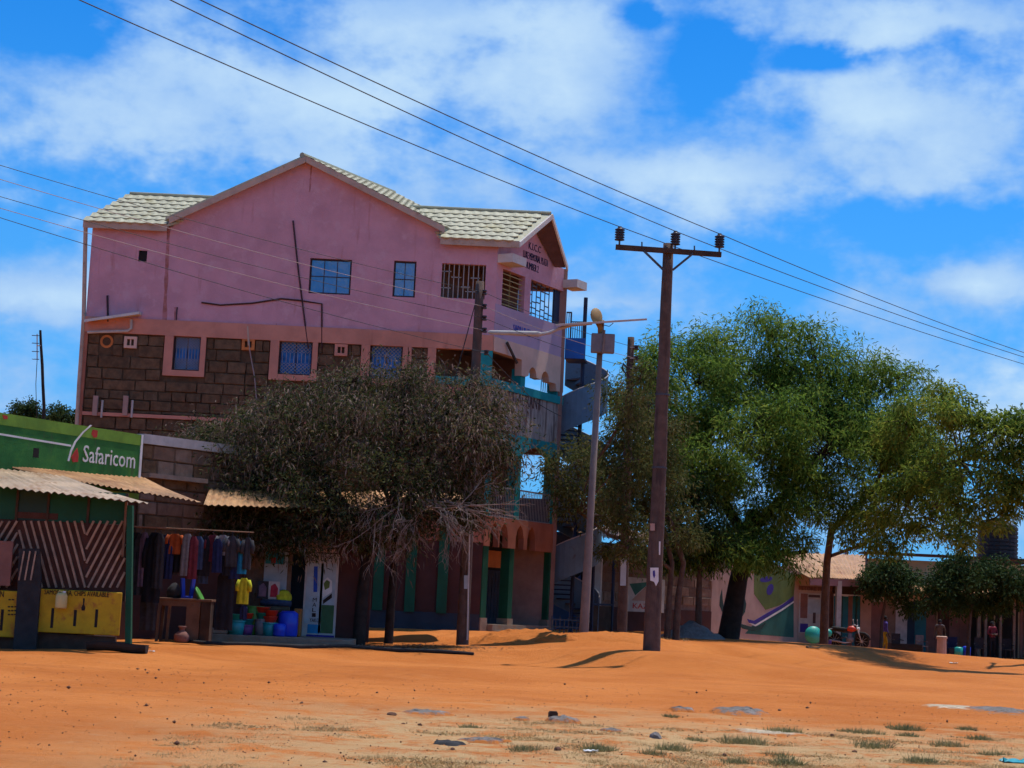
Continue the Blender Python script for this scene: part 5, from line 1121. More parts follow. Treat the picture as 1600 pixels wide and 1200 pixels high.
def antenna():
    b = on(70, 660, 52.0); b = Vector((W(70, 660, 52).x, 52, W(70, 670, 52).z)); t = thing('antenna_mast', 'crooked stick mast with a television aerial above the green wall', 'antenna', b)
    pts = [W(x, y, 52) for x, y in ((71, 665), (69, 640), (67, 600), (66, 570), (64, 540), (63, 516))]; pts[0].z = 1.0
    m = MB(); m.tube(pts, [.05, .05, .045, .045, .04, .035], 7); m.build('mast', 'bark_dark', t)
    m = MB(); m.tube([W(58, 522, 51.9), W(58, 562, 51.9)], .018, 6); bo = m.build('boom', 'lamp_metal', t); m = MB(); m.tube([W(58, 540, 51.9), W(65, 540, 52)], .02, 6); m.build('boom_arm', 'lamp_metal', t)
    for y in (524, 536, 549, 561):
        m = MB(); m.tube([W(50, y, 51.95), W(61, y + .5, 51.85)], .012, 5); m.build('aerial_rod', 'bars', bo)
    m = MB(); m.tube([W(58, 562, 51.9), W(56, 600, 51.9), W(57, 640, 52), W(58, 660, 52)], .01, 5); m.build('aerial_cable', 'wire', t)
antenna()
# ------------------------------------------------------------------ right-hand row
a_, b_ = W(925, 990, 68.0), W(1246, 1000, 83.0)
RWP = Plane(a_[:2], math.atan2(b_.y - a_.y, b_.x - a_.x)); RW_LEN = (b_ - a_).xy.length
def build_stone_yard():
    h = RWP.hit; u0, u1 = 0, h(1111, 950)[0]; zt = h(1030, 868)[1]; zb = gz(*RWP.pt(5, 0)[:2]) - .8; zd = h(1000, 950)[1]
    t = thing('stone_store', 'pale block store with rusty tin roof behind the leaning trunks', 'shop', RWP.pt((u0 + u1) / 2, zb + .6))
    m = MB(); m.pbox(RWP, u0, u1, zd, zt, -.2, -.02); w = m.build('wall', 'mortar_pale', t)
    m = MB(); m.pbox(RWP, u0, u1, zb, zd - .003, -.2, .03); m.build('dado', 'maroon_wall', t)
    sg = (h(977, 930)[0], h(1036, 930)[0], h(1000, 956)[1], h(1000, 903)[1]); wp = (h(922, 900)[0], h(937, 900)[0], h(930, 946)[1], h(930, 868)[1])
    blocks(RWP, u0, u1, zd, zt, ['stone_d', 'stone_e', 'stone_d'], w, (.34, .42), (.6, 1.1), keep=[])
    m = MB(); m.pbox(RWP, *sg, .03, .07); s_ = m.build('painted_sign', 'white_dirty', t)
    m = MB(); m.poly(RWP, [h(981, 912), h(1014, 909), h(990, 930)], .07, .076); m.build('green_triangle', 'mural_teal', s_); m = MB(); m.poly(RWP, [h(984, 938), h(1008, 915), h(1030, 914), h(1030, 940)], .07, .075); m.build('rose_field', 'rose_wall', s_)
    letters('KAZI', RWP, h(986, 948)[0], h(1012, 948)[0], h(1000, 951)[1], h(1000, 943)[1], .076, 'red_paint', s_)
    m = MB(); m.pbox(RWP, *wp, .03, .09); m.build('white_door_leaf', 'poster_pale', t)
    m = MB(); m.pbox(RWP, wp[1] - .08, wp[1], wp[2], wp[3], .09, .11); m.build('door_edge', 'white', t)
    # tin roof of the store
    corrugated('tin_roof', W(892, 829, 66.5), W(1010, 852, 71.0), W(1040, 838, 75), W(893, 814, 70), 18, .02, 'tin', t, sag=.03, jag=.05)
    m = MB(); m.pbox(RWP, u0, u1, zt + .002, zt + .3, -.2, .0); m.build('wall_plate', 'wood_dark', t)
    m = MB(); m.pbox(RWP, u0, u1 + 3, zb, zt, -3.3, -3.1); m.build('rear_wall', 'mortar', t)
    # gate with lattice head and posts
    GP = RWP.shift(1.0); hg = GP.hit; g = thing('yard_gate', 'dark steel gate with lattice head beside the street lamp', 'gate', GP.pt(hg(940, 985)[0], zb + .5))
    for x0, x1 in ((960, 955), (928, 924)):
        m = MB(); m.bar(GP.pt(*hg(x0, 862)), GP.pt(hg(x1, 985)[0], zb), .09); m.build('gate_post', 'steel_navy', g)
    m = MB(); m.bar(GP.pt(*hg(926, 944)), GP.pt(*hg(956, 945)), .07); m.build('top_rail', 'steel_navy', g)
    m = MB(); m.pbox(GP, hg(925, 960)[0], hg(955, 960)[0], zb, hg(940, 947)[1], -.03, .0); m.build('gate_leaf', 'wood_dark', g)
    for k in range(6):
        m = MB(); x = 926 + k * 6; m.bar(GP.pt(*hg(x, 868 - k)), GP.pt(*hg(x + 1, 856 - k * .5)), .03); m.build('lattice_bar', 'bars', g)
    m = MB(); m.tube([GP.pt(*hg(x, y)) for x, y in ((926, 858), (936, 852), (948, 851), (956, 856), (960, 866))], .035, 6); m.build('arched_head', 'bars', g)
    # low ornamental railing at the stair foot
    RP = Plane(W(868, 985, 63.5)[:2], R(20)); hr = RP.hit; r = thing('low_railing', 'low black ornamental railing at the foot of the spiral stair', 'railing', RP.pt(0, gz(*RP.pt(0, 0)[:2])))
    za, zb2 = hr(880, 982)[1], hr(880, 963)[1]; u = hr(862, 970)[0]; ue = hr(906, 970)[0]; k = 0
    while u < ue: m = MB(); m.bar(RP.pt(u, za - .2, 0), RP.pt(u, zb2 - (.1 if k % 2 else 0), 0), .04); m.build('baluster', 'bars', r); u += .16; k += 1
    m = MB(); m.bar(RP.pt(hr(861, 970)[0], za + .05, 0), RP.pt(ue, za + .05, 0), .05); m.build('bottom_rail', 'bars', r); m = MB(); m.bar(RP.pt(hr(861, 970)[0], zb2 - .12, 0), RP.pt(ue, zb2 - .12, 0), .05); m.build('top_rail', 'bars', r)
    # blue panel shack beside the stair foot
    BP_ = Plane(W(866, 985, 69.5)[:2], R(8)); hb = BP_.hit; s2 = thing('blue_booth', 'narrow booth with grey and blue painted panels behind the stair foot', 'booth', BP_.pt(hb(886, 985)[0], zb + .4))
    def rect(x0, y0, x1, y1, n0, n1, nm, mt): u0, z1 = hb(x0, y0); u1, z0_ = hb(x1, y1); m = MB(); m.pbox(BP_, u0, u1, z0_, z1, n0, n1); m.build(nm, mt, s2)
    rect(861, 830, 925, 1000, -.3, -.15, 'back_panel', 'navy_door'); rect(863, 865, 884, 930, -.15, -.08, 'grey_panel', 'poster_pale'); rect(861, 835, 925, 862, -.15, -.05, 'head_panel', 'dado')
    m = MB(); m.poly(BP_, [hb(863, 985), hb(863, 940), hb(908, 898), hb(908, 985)], -.15, -.05); m.build('blue_panel', 'steel_bright', s2); m = MB(); m.bar(BP_.pt(*hb(856, 862), 0), BP_.pt(*hb(853, 990), 0), .14); m.build('green_post', 'green_paint', s2)
build_stone_yard()
def build_mural():
    h = RWP.hit; u0, u1 = h(1111, 950)[0] + .005, RW_LEN; zt = h(1200, 872)[1]; zb = gz(*RWP.pt(u1 - 2, 0)[:2]) - .9
    t = thing('mural_shop', 'corner shop with green and purple painted mural on its plastered side wall', 'shop', RWP.pt((u0 + u1) / 2, zb + .7))
    m = MB(); m.poly(RWP, [(u0, zb), (u1, zb), (u1, h(1244, 898)[1]), (h(1190, 870)[0], h(1190, 870)[1]), (u0, h(1190, 870)[1])], -.2, 0); w = m.build('side_wall', 'mural_wall', t)
    def shape(pts, mt, nm, n=.006): m = MB(); m.poly(RWP, [h(x, y) for x, y in pts], .0, n); m.build(nm, mt, w)
    shape([(1178, 880), (1192, 874), (1243, 899), (1240, 932), (1218, 946), (1196, 953), (1178, 928)], 'mural_olive', 'mural_patch')
    shape([(1164, 990), (1240, 996), (1240, 936), (1222, 948), (1200, 962), (1178, 975)], 'mural_teal', 'mural_patch', .005)
    shape([(1167, 967), (1178, 970), (1200, 957), (1222, 945), (1240, 931), (1240, 938), (1222, 950), (1200, 963), (1180, 975), (1170, 973)], 'mural_purple', 'mural_stripe', .010)
    shape([(1170, 973), (1180, 976), (1200, 964), (1222, 951), (1240, 939), (1240, 941.5), (1222, 954), (1200, 967), (1180, 979)], 'white', 'mural_stripe', .012)
    for cx, cy, rx, ry, rt in ((1197, 905, 10, 4.5, -.2), (1203, 921, 5, 9, .3)):
        shape([(cx + rx * math.cos(q) * math.cos(rt) - ry * math.sin(q) * math.sin(rt), cy + rx * math.cos(q) * math.sin(rt) + ry * math.sin(q) * math.cos(rt)) for q in [2 * math.pi * k / 14 for k in range(14)]], 'mural_purple', 'mural_spot', .012)
    shape([(1128, 920), (1125, 932), (1124, 946), (1129, 958), (1135, 965), (1131, 950), (1129, 936)], 'mural_dark', 'mural_leaf', .008)
    shape([(1158, 926), (1163, 932), (1166, 944), (1164, 956), (1158, 966), (1151, 972), (1153, 958), (1158, 950), (1160, 938)], 'mural_dark', 'mural_leaf', .009)
    shape([(1150, 973), (1160, 982), (1176, 986), (1190, 983), (1197, 972), (1186, 978), (1172, 979), (1162, 976)], 'mural_dark', 'mural_leaf', .013)
    # front of the corner shop
    f0 = RWP.pt(RW_LEN, 0); FR = Plane(f0[:2], R(6)); g = FR.hit; zf = g(1300, 1012)[1] - .3
    def rect(x0, y0, x1, y1, n0, n1, nm, mt, par=None):
        a, z1 = g(x0, y0); b, z0_ = g(x1, y1); m = MB(); m.pbox(FR, a, b, z0_, z1, n0, n1); return m.build(nm, mt, par or t)
    fw = rect(1246, 897, 1288, 1018, -.2, 0, 'front_wall', 'mural_wall'); rect(1247, 915, 1300, 924, .0, .03, 'sign_band', 'brown_card', fw)
    letters('STORE PLOT', FR, g(1252, 920)[0], g(1297, 920)[0], g(1270, 923)[1], g(1270, 917)[1], .031, 'letter_brown', fw)
    pb = rect(1249, 926, 1286, 990, .0, .02, 'poster_board', 'white_dirty', fw); rect(1251, 927, 1261, 966, .02, .027, 'poster', 'brown_card', pb); rect(1263, 936, 1284, 960, .02, .027, 'poster', 'poster_pale', pb); rect(1250, 974, 1262, 988, .02, .027, 'poster', 'mural_purple', pb)
    rect(1270, 957, 1274, 974, .027, .03, 'poster_print', 'letter_brown', pb); rect(1263, 929, 1281, 934, .02, .026, 'poster_print', 'letter_brown', pb)
    m = MB(); m.bar(FR.pt(*g(1302, 908), .9), FR.pt(g(1299, 1013)[0], zf, .9), .26, .22); m.build('white_column', 'white_dirty', t)
    rect(1304, 912, 1350, 930, -.2, -.05, 'transom', 'wood_dark')
    for x0, x1, mt_ in ((1304, 1326, 'teal_door'), (1331, 1345, 'teal_door')): d = rect(x0, 931, x1, 1014, -.1, -.03, 'door', mt_); rect((x0 + x1) / 2 - .5, 931, (x0 + x1) / 2 + .5, 1012, -.03, -.01, 'door_batten', 'mural_dark', d)
    rect(1326.3, 931, 1330.7, 1014, -.1, -.02, 'door_jamb', 'brown_card'); rect(1345.3, 912, 1360, 1016, -.2, 0, 'end_pier', 'rose_wall'); rect(1288.3, 897, 1304, 1016, -.5, -.35, 'recess_wall', 'brown_card')
    A, B, C_, D = FR.pt(g(1250, 903)[0] + .6, g(1266, 901)[1], 1.5), FR.pt(g(1356, 905)[0], g(1350, 905)[1], 1.5), FR.pt(g(1350, 870)[0] + .5, g(1345, 866)[1] + .6, -3.8), W(1188, 861, 84.5)
    corrugated('tin_roof', W(1264, 902, 81.5), W(1352, 905, 82.6), W(1352, 867, 88), W(1188, 862, 85.5), 22, .025, 'tin', t, sag=.02, jag=.04)
    e0, e1 = W(1265, 909, 81.6), W(1351, 912, 82.7); m = MB(); m.bar(e0, e1, .05, .30); m.build('fascia_board', 'mauve', t)
    m = MB(); m.pbox(RWP, u0, u1, zb, zt - .6, -3.2, -3.0); m.build('rear_wall', 'mortar', t)
build_mural()
def build_long_shops():
    L_ = Plane((0, 90.0), R(-2)); g = L_.hit; t = thing('shop_row', 'long low row of cream and rose shops behind the dark bushes', 'shop', L_.pt(g(1480, 1020)[0], gz(20, 88)))
    def rect(x0, y0, x1, y1, n0, n1, nm, mt, par=None):
        a, z1 = g(x0, y0); b, z0_ = g(x1, y1); m = MB(); m.pbox(L_, a, b, z0_, z1, n0, n1); return m.build(nm, mt, par or t)
    rect(1225, 866, 1352, 1010, -.3, -.1, 'rear_gable', 'cream_wall'); rect(1352, 872, 1900, 1045, -.3, -.05, 'wall', 'cream_wall')
    rect(1345, 862, 1540, 874, -.6, .9, 'roof_edge', 'maroon_wall'); rect(1540.5, 874, 1900, 890, -.6, .9, 'roof_edge', 'maroon_wall')
    for x in (1277, 1322, 1352): m = MB(); m.bar(L_.pt(*g(x, 862), .05), L_.pt(*g(x, 912), .05), .16); m.build('post', 'panel_grey', t)
    cells = [(1362, 1378, 'brown_card'), (1380, 1398, 'stone_d'), (1400, 1416, 'white_dirty'), (1418, 1428, 'navy_door'), (1430, 1446, 'teal_door'), (1448, 1462, 'brown_card'), (1466, 1482, 'maroon_wall'), (1484, 1498, 'brown_card'), (1500, 1512, 'brown_card'), (1514, 1530, 'dark_room'), (1534, 1552, 'dark_room'), (1556, 1590, 'dark_room'), (1594, 1640, 'brown_card'), (1650, 1690, 'teal_door'), (1700, 1780, 'brown_card'), (1790, 1820, 'navy_door')]
    for x0, x1, mt_ in cells: rect(x0, 940, x1, 1036, -.05, .03 if 'wall' in mt_ or 'white' in mt_ else .0, 'door' if 'door' in mt_ or 'room' in mt_ else 'shopfront_panel', mt_)
    for x in (1520, 1531, 1554, 1575, 1592): rect(x, 938, x + 2.5, 1034, .9, 1.1, 'veranda_post', 'stone_d')
    rect(1398, 898, 1408, 935, .0, .02, 'wall_poster', 'rose_wall')
    corrugated('tin_awning', L_.pt(g(1362, 925)[0], g(1362, 921)[1], 2.2), L_.pt(g(1900, 928)[0], g(1362, 921)[1], 2.2), L_.pt(g(1900, 905)[0], g(1362, 902)[1], .0), L_.pt(g(1362, 905)[0], g(1362, 902)[1], .0), 90, .025, 'tin', t, sag=.03, jag=.05)
    # black water tank on the roof
    c = W(1558, 872, 91.5); r = 1.02; hh = 1.95; zt = thing('water_tank', 'black ribbed water tank standing on the shop row roof', 'tank', c)
    pr = [(.05, 0), (r * .96, 0)]
    for k in range(8): z = hh * .82 * k / 8; pr += [(r, z + .02), (r, z + .15), (r * .96, z + .17), (r * .96, z + .2)]
    pr += [(r * .9, hh * .86), (r * .55, hh * .95), (r * .3, hh * .97), (r * .3, hh), (.03, hh)]
    m = MB(); m.lathe(c, pr, 22); m.build('body', 'tank_black', zt); m = MB(); m.lathe(c + Vector((0, 0, hh)), [(r * .33, 0), (r * .33, .08), (.02, .1)], 16); m.build('lid', 'tank_black', zt)
    m = MB(); m.box(c - Vector((0, 0, .15)), (2.4, 2.2, .28)); m.build('stand', 'wood_dark', zt)
build_long_shops()

# ------------------------------------------------------------------ people
def person(name, label, feet, facing, shirt, trousers, sc=1.0, pose='stand', collar=None):
    """one skinned body; clothing and hair are colour zones and children"""
    J = dict(pel=(0, 0, .95), bel=(0, 0, 1.08), che=(0, .01, 1.32), nek=(0, 0, 1.48), hea=(0, .02, 1.56), top=(0, .01, 1.70),
             lh=(-.10, 0, .90), lk=(-.11, .02, .50), la=(-.11, -.01, .09), lt=(-.12, .15, .035), rh=(.10, 0, .90), rk=(.11, .03, .50), ra=(.11, .0, .09), rt=(.12, .16, .035),
             ls=(-.19, 0, 1.42), le=(-.25, -.02, 1.14), lw=(-.24, .08, .90), lp=(-.24, .11, .83), rs=(.19, 0, 1.42), re=(.25, -.02, 1.14), rw=(.24, .08, .90), rp=(.24, .11, .83))
    if pose == 'walk': J.update(lk=(-.1, .14, .52), la=(-.1, .12, .10), lt=(-.1, .27, .05), rk=(.1, -.04, .50), ra=(.1, -.20, .12), rt=(.1, -.06, .04), lw=(-.22, .22, .98), lp=(-.22, .28, .94))
    if pose == 'fold': J.update(le=(-.27, .02, 1.15), lw=(-.06, .20, 1.14), lp=(.02, .22, 1.15), re=(.27, .02, 1.15), rw=(.06, .23, 1.10), rp=(-.02, .25, 1.11))
    Rd = dict(pel=.15, bel=.135, che=.155, nek=.055, hea=.085, top=.075, lh=.095, lk=.062, la=.042, lt=.035, ls=.062, le=.047, lw=.032, lp=.035)
    for k in ('h', 'k', 'a', 't', 's', 'e', 'w', 'p'): Rd['r' + k] = Rd['l' + k]
    E = [('pel', 'bel'), ('bel', 'che'), ('che', 'nek'), ('nek', 'hea'), ('hea', 'top'), ('pel', 'lh'), ('lh', 'lk'), ('lk', 'la'), ('la', 'lt'), ('pel', 'rh'), ('rh', 'rk'), ('rk', 'ra'), ('ra', 'rt'), ('che', 'ls'), ('ls', 'le'), ('le', 'lw'), ('lw', 'lp'), ('che', 'rs'), ('rs', 're'), ('re', 'rw'), ('rw', 'rp')]
    V = {k: Vector(v) for k, v in J.items()}
    for s in 'lr':                                   # five fingers on each palm
        d = (V[s + 'p'] - V[s + 'w']).normalized(); x = d.cross(Vector((0, 1, 0) if abs(d.y) < .8 else (0, 0, 1))).normalized(); base_ = V[s + 'p']
        for i, (o, ln) in enumerate(((-.03, .065), (-.01, .08), (.01, .075), (.03, .06))):
            V['%sf%d' % (s, i)] = base_ + x * o + d * (.03 + ln); Rd['%sf%d' % (s, i)] = .009; E.append((s + 'p', '%sf%d' % (s, i)))
        V[s + 'f4'] = V[s + 'w'].lerp(base_, .6) + x * .055 + d * .03; Rd[s + 'f4'] = .010; E.append((s + 'p', s + 'f4'))
    keys = list(V); me = bpy.data.meshes.new(name); me.from_pydata([V[k] for k in keys], [(keys.index(a), keys.index(b)) for a, b in E], [])
    o = bpy.data.objects.new(name, me); COL.objects.link(o); sk = o.modifiers.new('skin', 'SKIN'); sk.use_smooth_shade = True
    for i, k in enumerate(keys): me.skin_vertices[0].data[i].radius = (Rd[k], Rd[k] * (.8 if k in ('che', 'pel', 'bel') else 1)); me.skin_vertices[0].data[i].use_root = k == 'pel'
    sb = o.modifiers.new('subdiv', 'SUBSURF'); sb.levels = 2; sb.render_levels = 2
    dg = bpy.context.evaluated_depsgraph_get(); m2 = bpy.data.meshes.new_from_object(o.evaluated_get(dg)); bpy.data.objects.remove(o); m2.name = name
    for q in ('skin', shirt, trousers, 'hair'): m2.materials.append(M[q])
    for p in m2.polygons:
        c = p.center; p.use_smooth = True
        if c.z > 1.49 or (min((c - V['lp']).length, (c - V['rp']).length) < .13): p.material_index = 0
        elif c.z < .10: p.material_index = 3
        elif c.z < .99 and abs(c.x) < .215: p.material_index = 2
        else: p.material_index = 1
    b = bpy.data.objects.new(name, m2); COL.objects.link(b); b.rotation_euler.z = facing; b.scale = (sc,) * 3; b.location = feet; ORG[b.name] = Vector(feet)
    tag(b, label, 'person')
    def sub(nm, mb, mt): 
        oo = mb.build(nm, mt, None, smooth=True); w_ = oo.location.copy(); oo.parent = b; oo.location = w_; return oo
    hm = MB(); hm.lathe((0, -.012, 1.60), [(.100, .0), (.102, .05), (.085, .11), (.045, .145), (.01, .15)], 14); sub('hair', hm, 'hair')
    fm = MB(); fm.lathe((0, .10, 1.585), [(.004, .03), (.012, .01), (.016, -.012), (.004, -.02)], 8); sub('nose', fm, 'skin')
    for s in (-1, 1):
        em = MB(); em.lathe((s * .034, .088, 1.615), [(.003, -.009), (.011, 0), (.003, .009)], 8); sub('eye', em, 'white'); em = MB(); em.lathe((s * .093, .0, 1.60), [(.004, -.03), (.014, -.01), (.016, .015), (.004, .03)], 8); sub('ear', em, 'skin')
    mm = MB(); mm.box((0, .092, 1.545), (.045, .012, .010)); sub('mouth', mm, 'c_maroon')
    if collar: cm = MB(); cm.tube([(-.20, 0, 1.435), (-.12, .05, 1.475), (0, .07, 1.47), (.12, .05, 1.475), (.20, 0, 1.435), (.12, -.06, 1.475), (0, -.08, 1.48), (-.12, -.06, 1.475), (-.20, 0, 1.435)], .035, 8); sub('shoulder_trim', cm, collar)
    return b
person('person', 'person in purple shirt and yellow trousers walking past the cream shops', on(1382, 1019, 84.0), R(-80), 'c_purple', 'c_mustard', .97, 'walk')
person('person', 'person in brown top standing behind the concrete bollard', on(1468, 1024, 86.5), R(170), 'c_brown', 'c_charcoal', 1.0, 'stand', 'c_grey')
person('person', 'person in dark maroon top with pink shoulders near the right edge', on(1550, 1026, 86.5), R(200), 'c_maroon', 'c_black', 1.0, 'fold', 'c_pink')

# ------------------------------------------------------------------ motorbike and things before the right-hand shops
def motorbike():
    p = on(1325, 1014, 80.5); yaw = R(-28); m3 = Matrix.Rotation(yaw, 3, 'Z'); t = thing('motorbike', 'small red and black motorbike parked before the teal doors', 'motorbike', p); Tm = lambda v: p + m3 @ Vector(v)
    for nm, x in (('wheel', -.62), ('wheel', .62)):
        m = MB(); ring = [(.30, -.05), (.33, -.03), (.345, 0), (.33, .03), (.30, .05), (.27, .03), (.27, -.03), (.30, -.05)]; rot = m3 @ Matrix.Rotation(R(90), 3, 'X')
        m.lathe(Tm((x, 0, .345)), ring, 22, rot=rot); w = m.build(nm, 'black_rubber', t, smooth=True)
        m = MB()
        for k in range(10): a = 2 * math.pi * k / 10; m.bar(Tm((x, 0, .345)), Tm((x + .27 * math.cos(a), 0, .345 + .27 * math.sin(a))), .012)
        m.lathe(Tm((x, 0, .345)), [(.02, -.06), (.06, -.05), (.06, .05), (.02, .06)], 12, rot=rot); kind(m.build('rim', 'lamp_metal', w), 'thing')
    def part(nm, mt, fn, sm=True): m = MB(); fn(m); return m.build(nm, mt, t, smooth=sm)
    part('frame', 'bars', lambda m: (m.tube([Tm((-.6, .1, .35)), Tm((-.15, .1, .5)), Tm((.1, .0, .35)), Tm((.38, 0, .75))], .025, 7), m.tube([Tm((-.6, -.1, .35)), Tm((-.15, -.1, .5)), Tm((.1, .0, .35))], .025, 7), m.tube([Tm((.38, 0, .8)), Tm((-.2, 0, .72)), Tm((-.75, 0, .8))], .03, 7)))
    part('fork', 'lamp_metal', lambda m: (m.tube([Tm((.62, .08, .345)), Tm((.40, .08, .98))], .025, 7), m.tube([Tm((.62, -.08, .345)), Tm((.40, -.08, .98))], .025, 7)))
    part('engine', 'panel_grey', lambda m: (m.lathe(Tm((.08, 0, .28)), [(.05, 0), (.16, .02), (.17, .2), (.10, .24), (.10, .4), (.02, .42)], 12)))
    part('fuel_tank', 'red_plastic', lambda m: m.tube([Tm((-.05, 0, .83)), Tm((.05, 0, .87)), Tm((.2, 0, .88)), Tm((.35, 0, .84))], [.06, .13, .14, .06], 12))
    part('seat', 'black_rubber', lambda m: m.tube([Tm((-.8, 0, .86)), Tm((-.7, 0, .86)), Tm((-.3, 0, .83)), Tm((-.05, 0, .84))], [.05, .11, .11, .07], 10))
    part('handlebar', 'lamp_metal', lambda m: m.tube([Tm((.28, .38, 1.04)), Tm((.36, .2, 1.06)), Tm((.40, 0, 1.0)), Tm((.36, -.2, 1.06)), Tm((.28, -.38, 1.04))], .02, 7))
    part('headlight', 'white', lambda m: m.lathe(Tm((.50, 0, .88)), [(.02, .0), (.09, .0), (.095, -.04), (.05, -.12), (.02, -.12)], 14, rot=m3 @ Matrix.Rotation(R(90), 3, 'Y')))
    part('front_mudguard', 'black_rubber', lambda m: m.tube([Tm((.62 + .38 * math.cos(a), 0, .345 + .38 * math.sin(a))) for a in (.2, .7, 1.2, 1.8, 2.4)], [.04, .06, .06, .06, .04], 8))
    part('rear_rack', 'lamp_metal', lambda m: m.box(Tm((-.85, 0, .84)), (.28, .26, .03), yaw)); part('exhaust', 'lamp_metal', lambda m: m.tube([Tm((.15, -.12, .3)), Tm((-.1, -.15, .25)), Tm((-.8, -.16, .34))], [.025, .03, .05], 8))
    for s in (-1, 1):
        part('mirror', 'lamp_metal', lambda m: (m.tube([Tm((.33, s * .25, 1.06)), Tm((.30, s * .32, 1.24))], .01, 5), m.lathe(Tm((.30, s * .32, 1.26)), [(.01, -.02), (.055, 0), (.01, .02)], 10, rot=m3 @ Matrix.Rotation(R(90), 3, 'Y'))))
        part('indicator', 'orange_paint', lambda m: m.lathe(Tm((.46, s * .16, .86)), [(.01, -.03), (.03, 0), (.01, .03)], 8))
    part('kick_stand', 'bars', lambda m: m.tube([Tm((-.1, .1, .3)), Tm((-.15, .28, .01))], .015, 6))
motorbike()
def right_bits():
    # teal basins hung by the column
    for px, py, r, lab in ((1271, 992, .37, 'large teal plastic basin propped against the poster wall'), (1294, 989, .17, 'small aqua basin hung beside the white column')):
        p = W(px, py, 79.5 if r > .3 else 80.0); m = MB(); m.lathe(p, [(.02, .16), (r * .6, .16), (r * .95, .02), (r * 1.05, 0), (r, .0), (r * .9, .03), (.02, .12)], 20, rot=Matrix.Rotation(R(80), 3, 'X')); tag(m.build('plastic_basin', 'aqua_plastic', None, smooth=True), lab, 'basin')
    p = W(1294, 1004, 80.0); p.z = gz(p.x, p.y); m = MB(); m.lathe(p, [(.13, 0), (.16, .3), (.17, .32), (.02, .3)], 14); tag(m.build('plastic_bucket', 'mural_purple', None, smooth=True), 'purple bucket at the foot of the white column', 'bucket')
    p = on(1471, 1027, 83.0); m = MB(); m.lathe(p - Vector((0, 0, .1)), [(.24, 0), (.23, .2), (.22, .95), (.26, .97), (.26, 1.06), (.2, 1.09), (.02, 1.09)], 12); tag(m.build('bollard', 'cream_peach', None), 'stout pale concrete bollard at the edge of the dirt road', 'bollard')
    p = on(1414, 1022, 83.0); m = MB(); Ln = 1.42
    def tr(rr): return lambda u, v: Vector((p.x - Ln / 2 + Ln * u, p.y - rr * math.cos(math.pi * v), p.z + .45 - (rr * 1.2) * math.sin(math.pi * v) ** .7))
    m.grid(tr(.36), 16, 10); m.grid(tr(.32), 16, 10)
    for e in (0, 1): m.add([tr(.36)(e, v / 8) for v in range(9)], [tuple(range(9))])
    for sg in (0, 1): m.add([tr(.36)(0, sg), tr(.36)(1, sg), tr(.32)(1, sg), tr(.32)(0, sg)], [(0, 1, 2, 3)])
    tag(m.build('water_trough', 'char', None), 'long black trough beside the walking person in purple', 'trough')
    for px, r, h_, mt_, lab in ((1498, .2, .5, 'aqua_plastic', 'teal drum standing left of the blue drum'), (1510, .2, .55, 'blue_plastic', 'blue drum near the seated shop front')):
        p = on(px, 1024, 85.5); m = MB(); m.lathe(p, [(r * .9, 0), (r, .05), (r, h_ * .48), (r * 1.04, h_ * .52), (r, h_ * .56), (r, h_ * .92), (r * .55, h_), (.02, h_)], 16); tag(m.build('plastic_drum', mt_, None, smooth=True), lab, 'drum')
    def chair(px, Y, mt_, lab, yaw):
        p = on(px, 1022, Y); t = thing('plastic_chair', lab, 'chair', p); m3 = Matrix.Rotation(yaw, 3, 'Z'); T = lambda v: p + m3 @ Vector(v)
        m = MB(); m.box(T((0, 0, .43)), (.44, .44, .04), yaw); m.build('seat', mt_, t); m = MB(); m.box(T((0, -.21, .70)), (.44, .04, .5), yaw); m.build('backrest', mt_, t)
        for sx in (-1, 1):
            for sy in (-1, 1): m = MB(); m.bar(T((sx * .2, sy * .2, 0)), T((sx * .19, sy * .19, .41)), .04); m.build('leg', mt_, t)
            m = MB(); m.bar(T((sx * .22, -.2, .66)), T((sx * .22, .18, .64)), .04); m.build('armrest', mt_, t)
    chair(1487, 86.0, 'c_navy', 'navy plastic chair between the bollard and the teal drum', R(160)); chair(1402, 86.5, 'c_charcoal', 'dark plastic chair behind the long black trough', R(190)); chair(1440, 86.5, 'c_grey', 'grey plastic chair right of the long black trough', R(200)); chair(1530, 86.5, 'c_charcoal', 'dark chair left of the person with pink shoulders', R(170)); chair(1575, 86.0, 'c_black', 'black chair at the right edge by the bushes', R(185))
    # rubble heap by the trunks
    p = on(1082, 992, 66.0); m = MB(); rr = random.Random(5)
    def heap(u, v):
        a = 2 * math.pi * u; r = v * 1.25; hh = .75 * (1 - v) ** .8 + (.10 * mnoise.noise((math.cos(a) * 3, math.sin(a) * 3, v * 6)) if v > .05 else 0); return Vector((p.x + r * math.cos(a) * (1 + .15 * math.sin(3 * a)), p.y + r * .7 * math.sin(a), p.z - .12 + hh))
    m.grid(heap, 28, 10); tag(m.build('rubble_heap', 'stone_grey', None, smooth=True), 'heap of grey rubble at the foot of the slim trunks', 'heap')
right_bits()
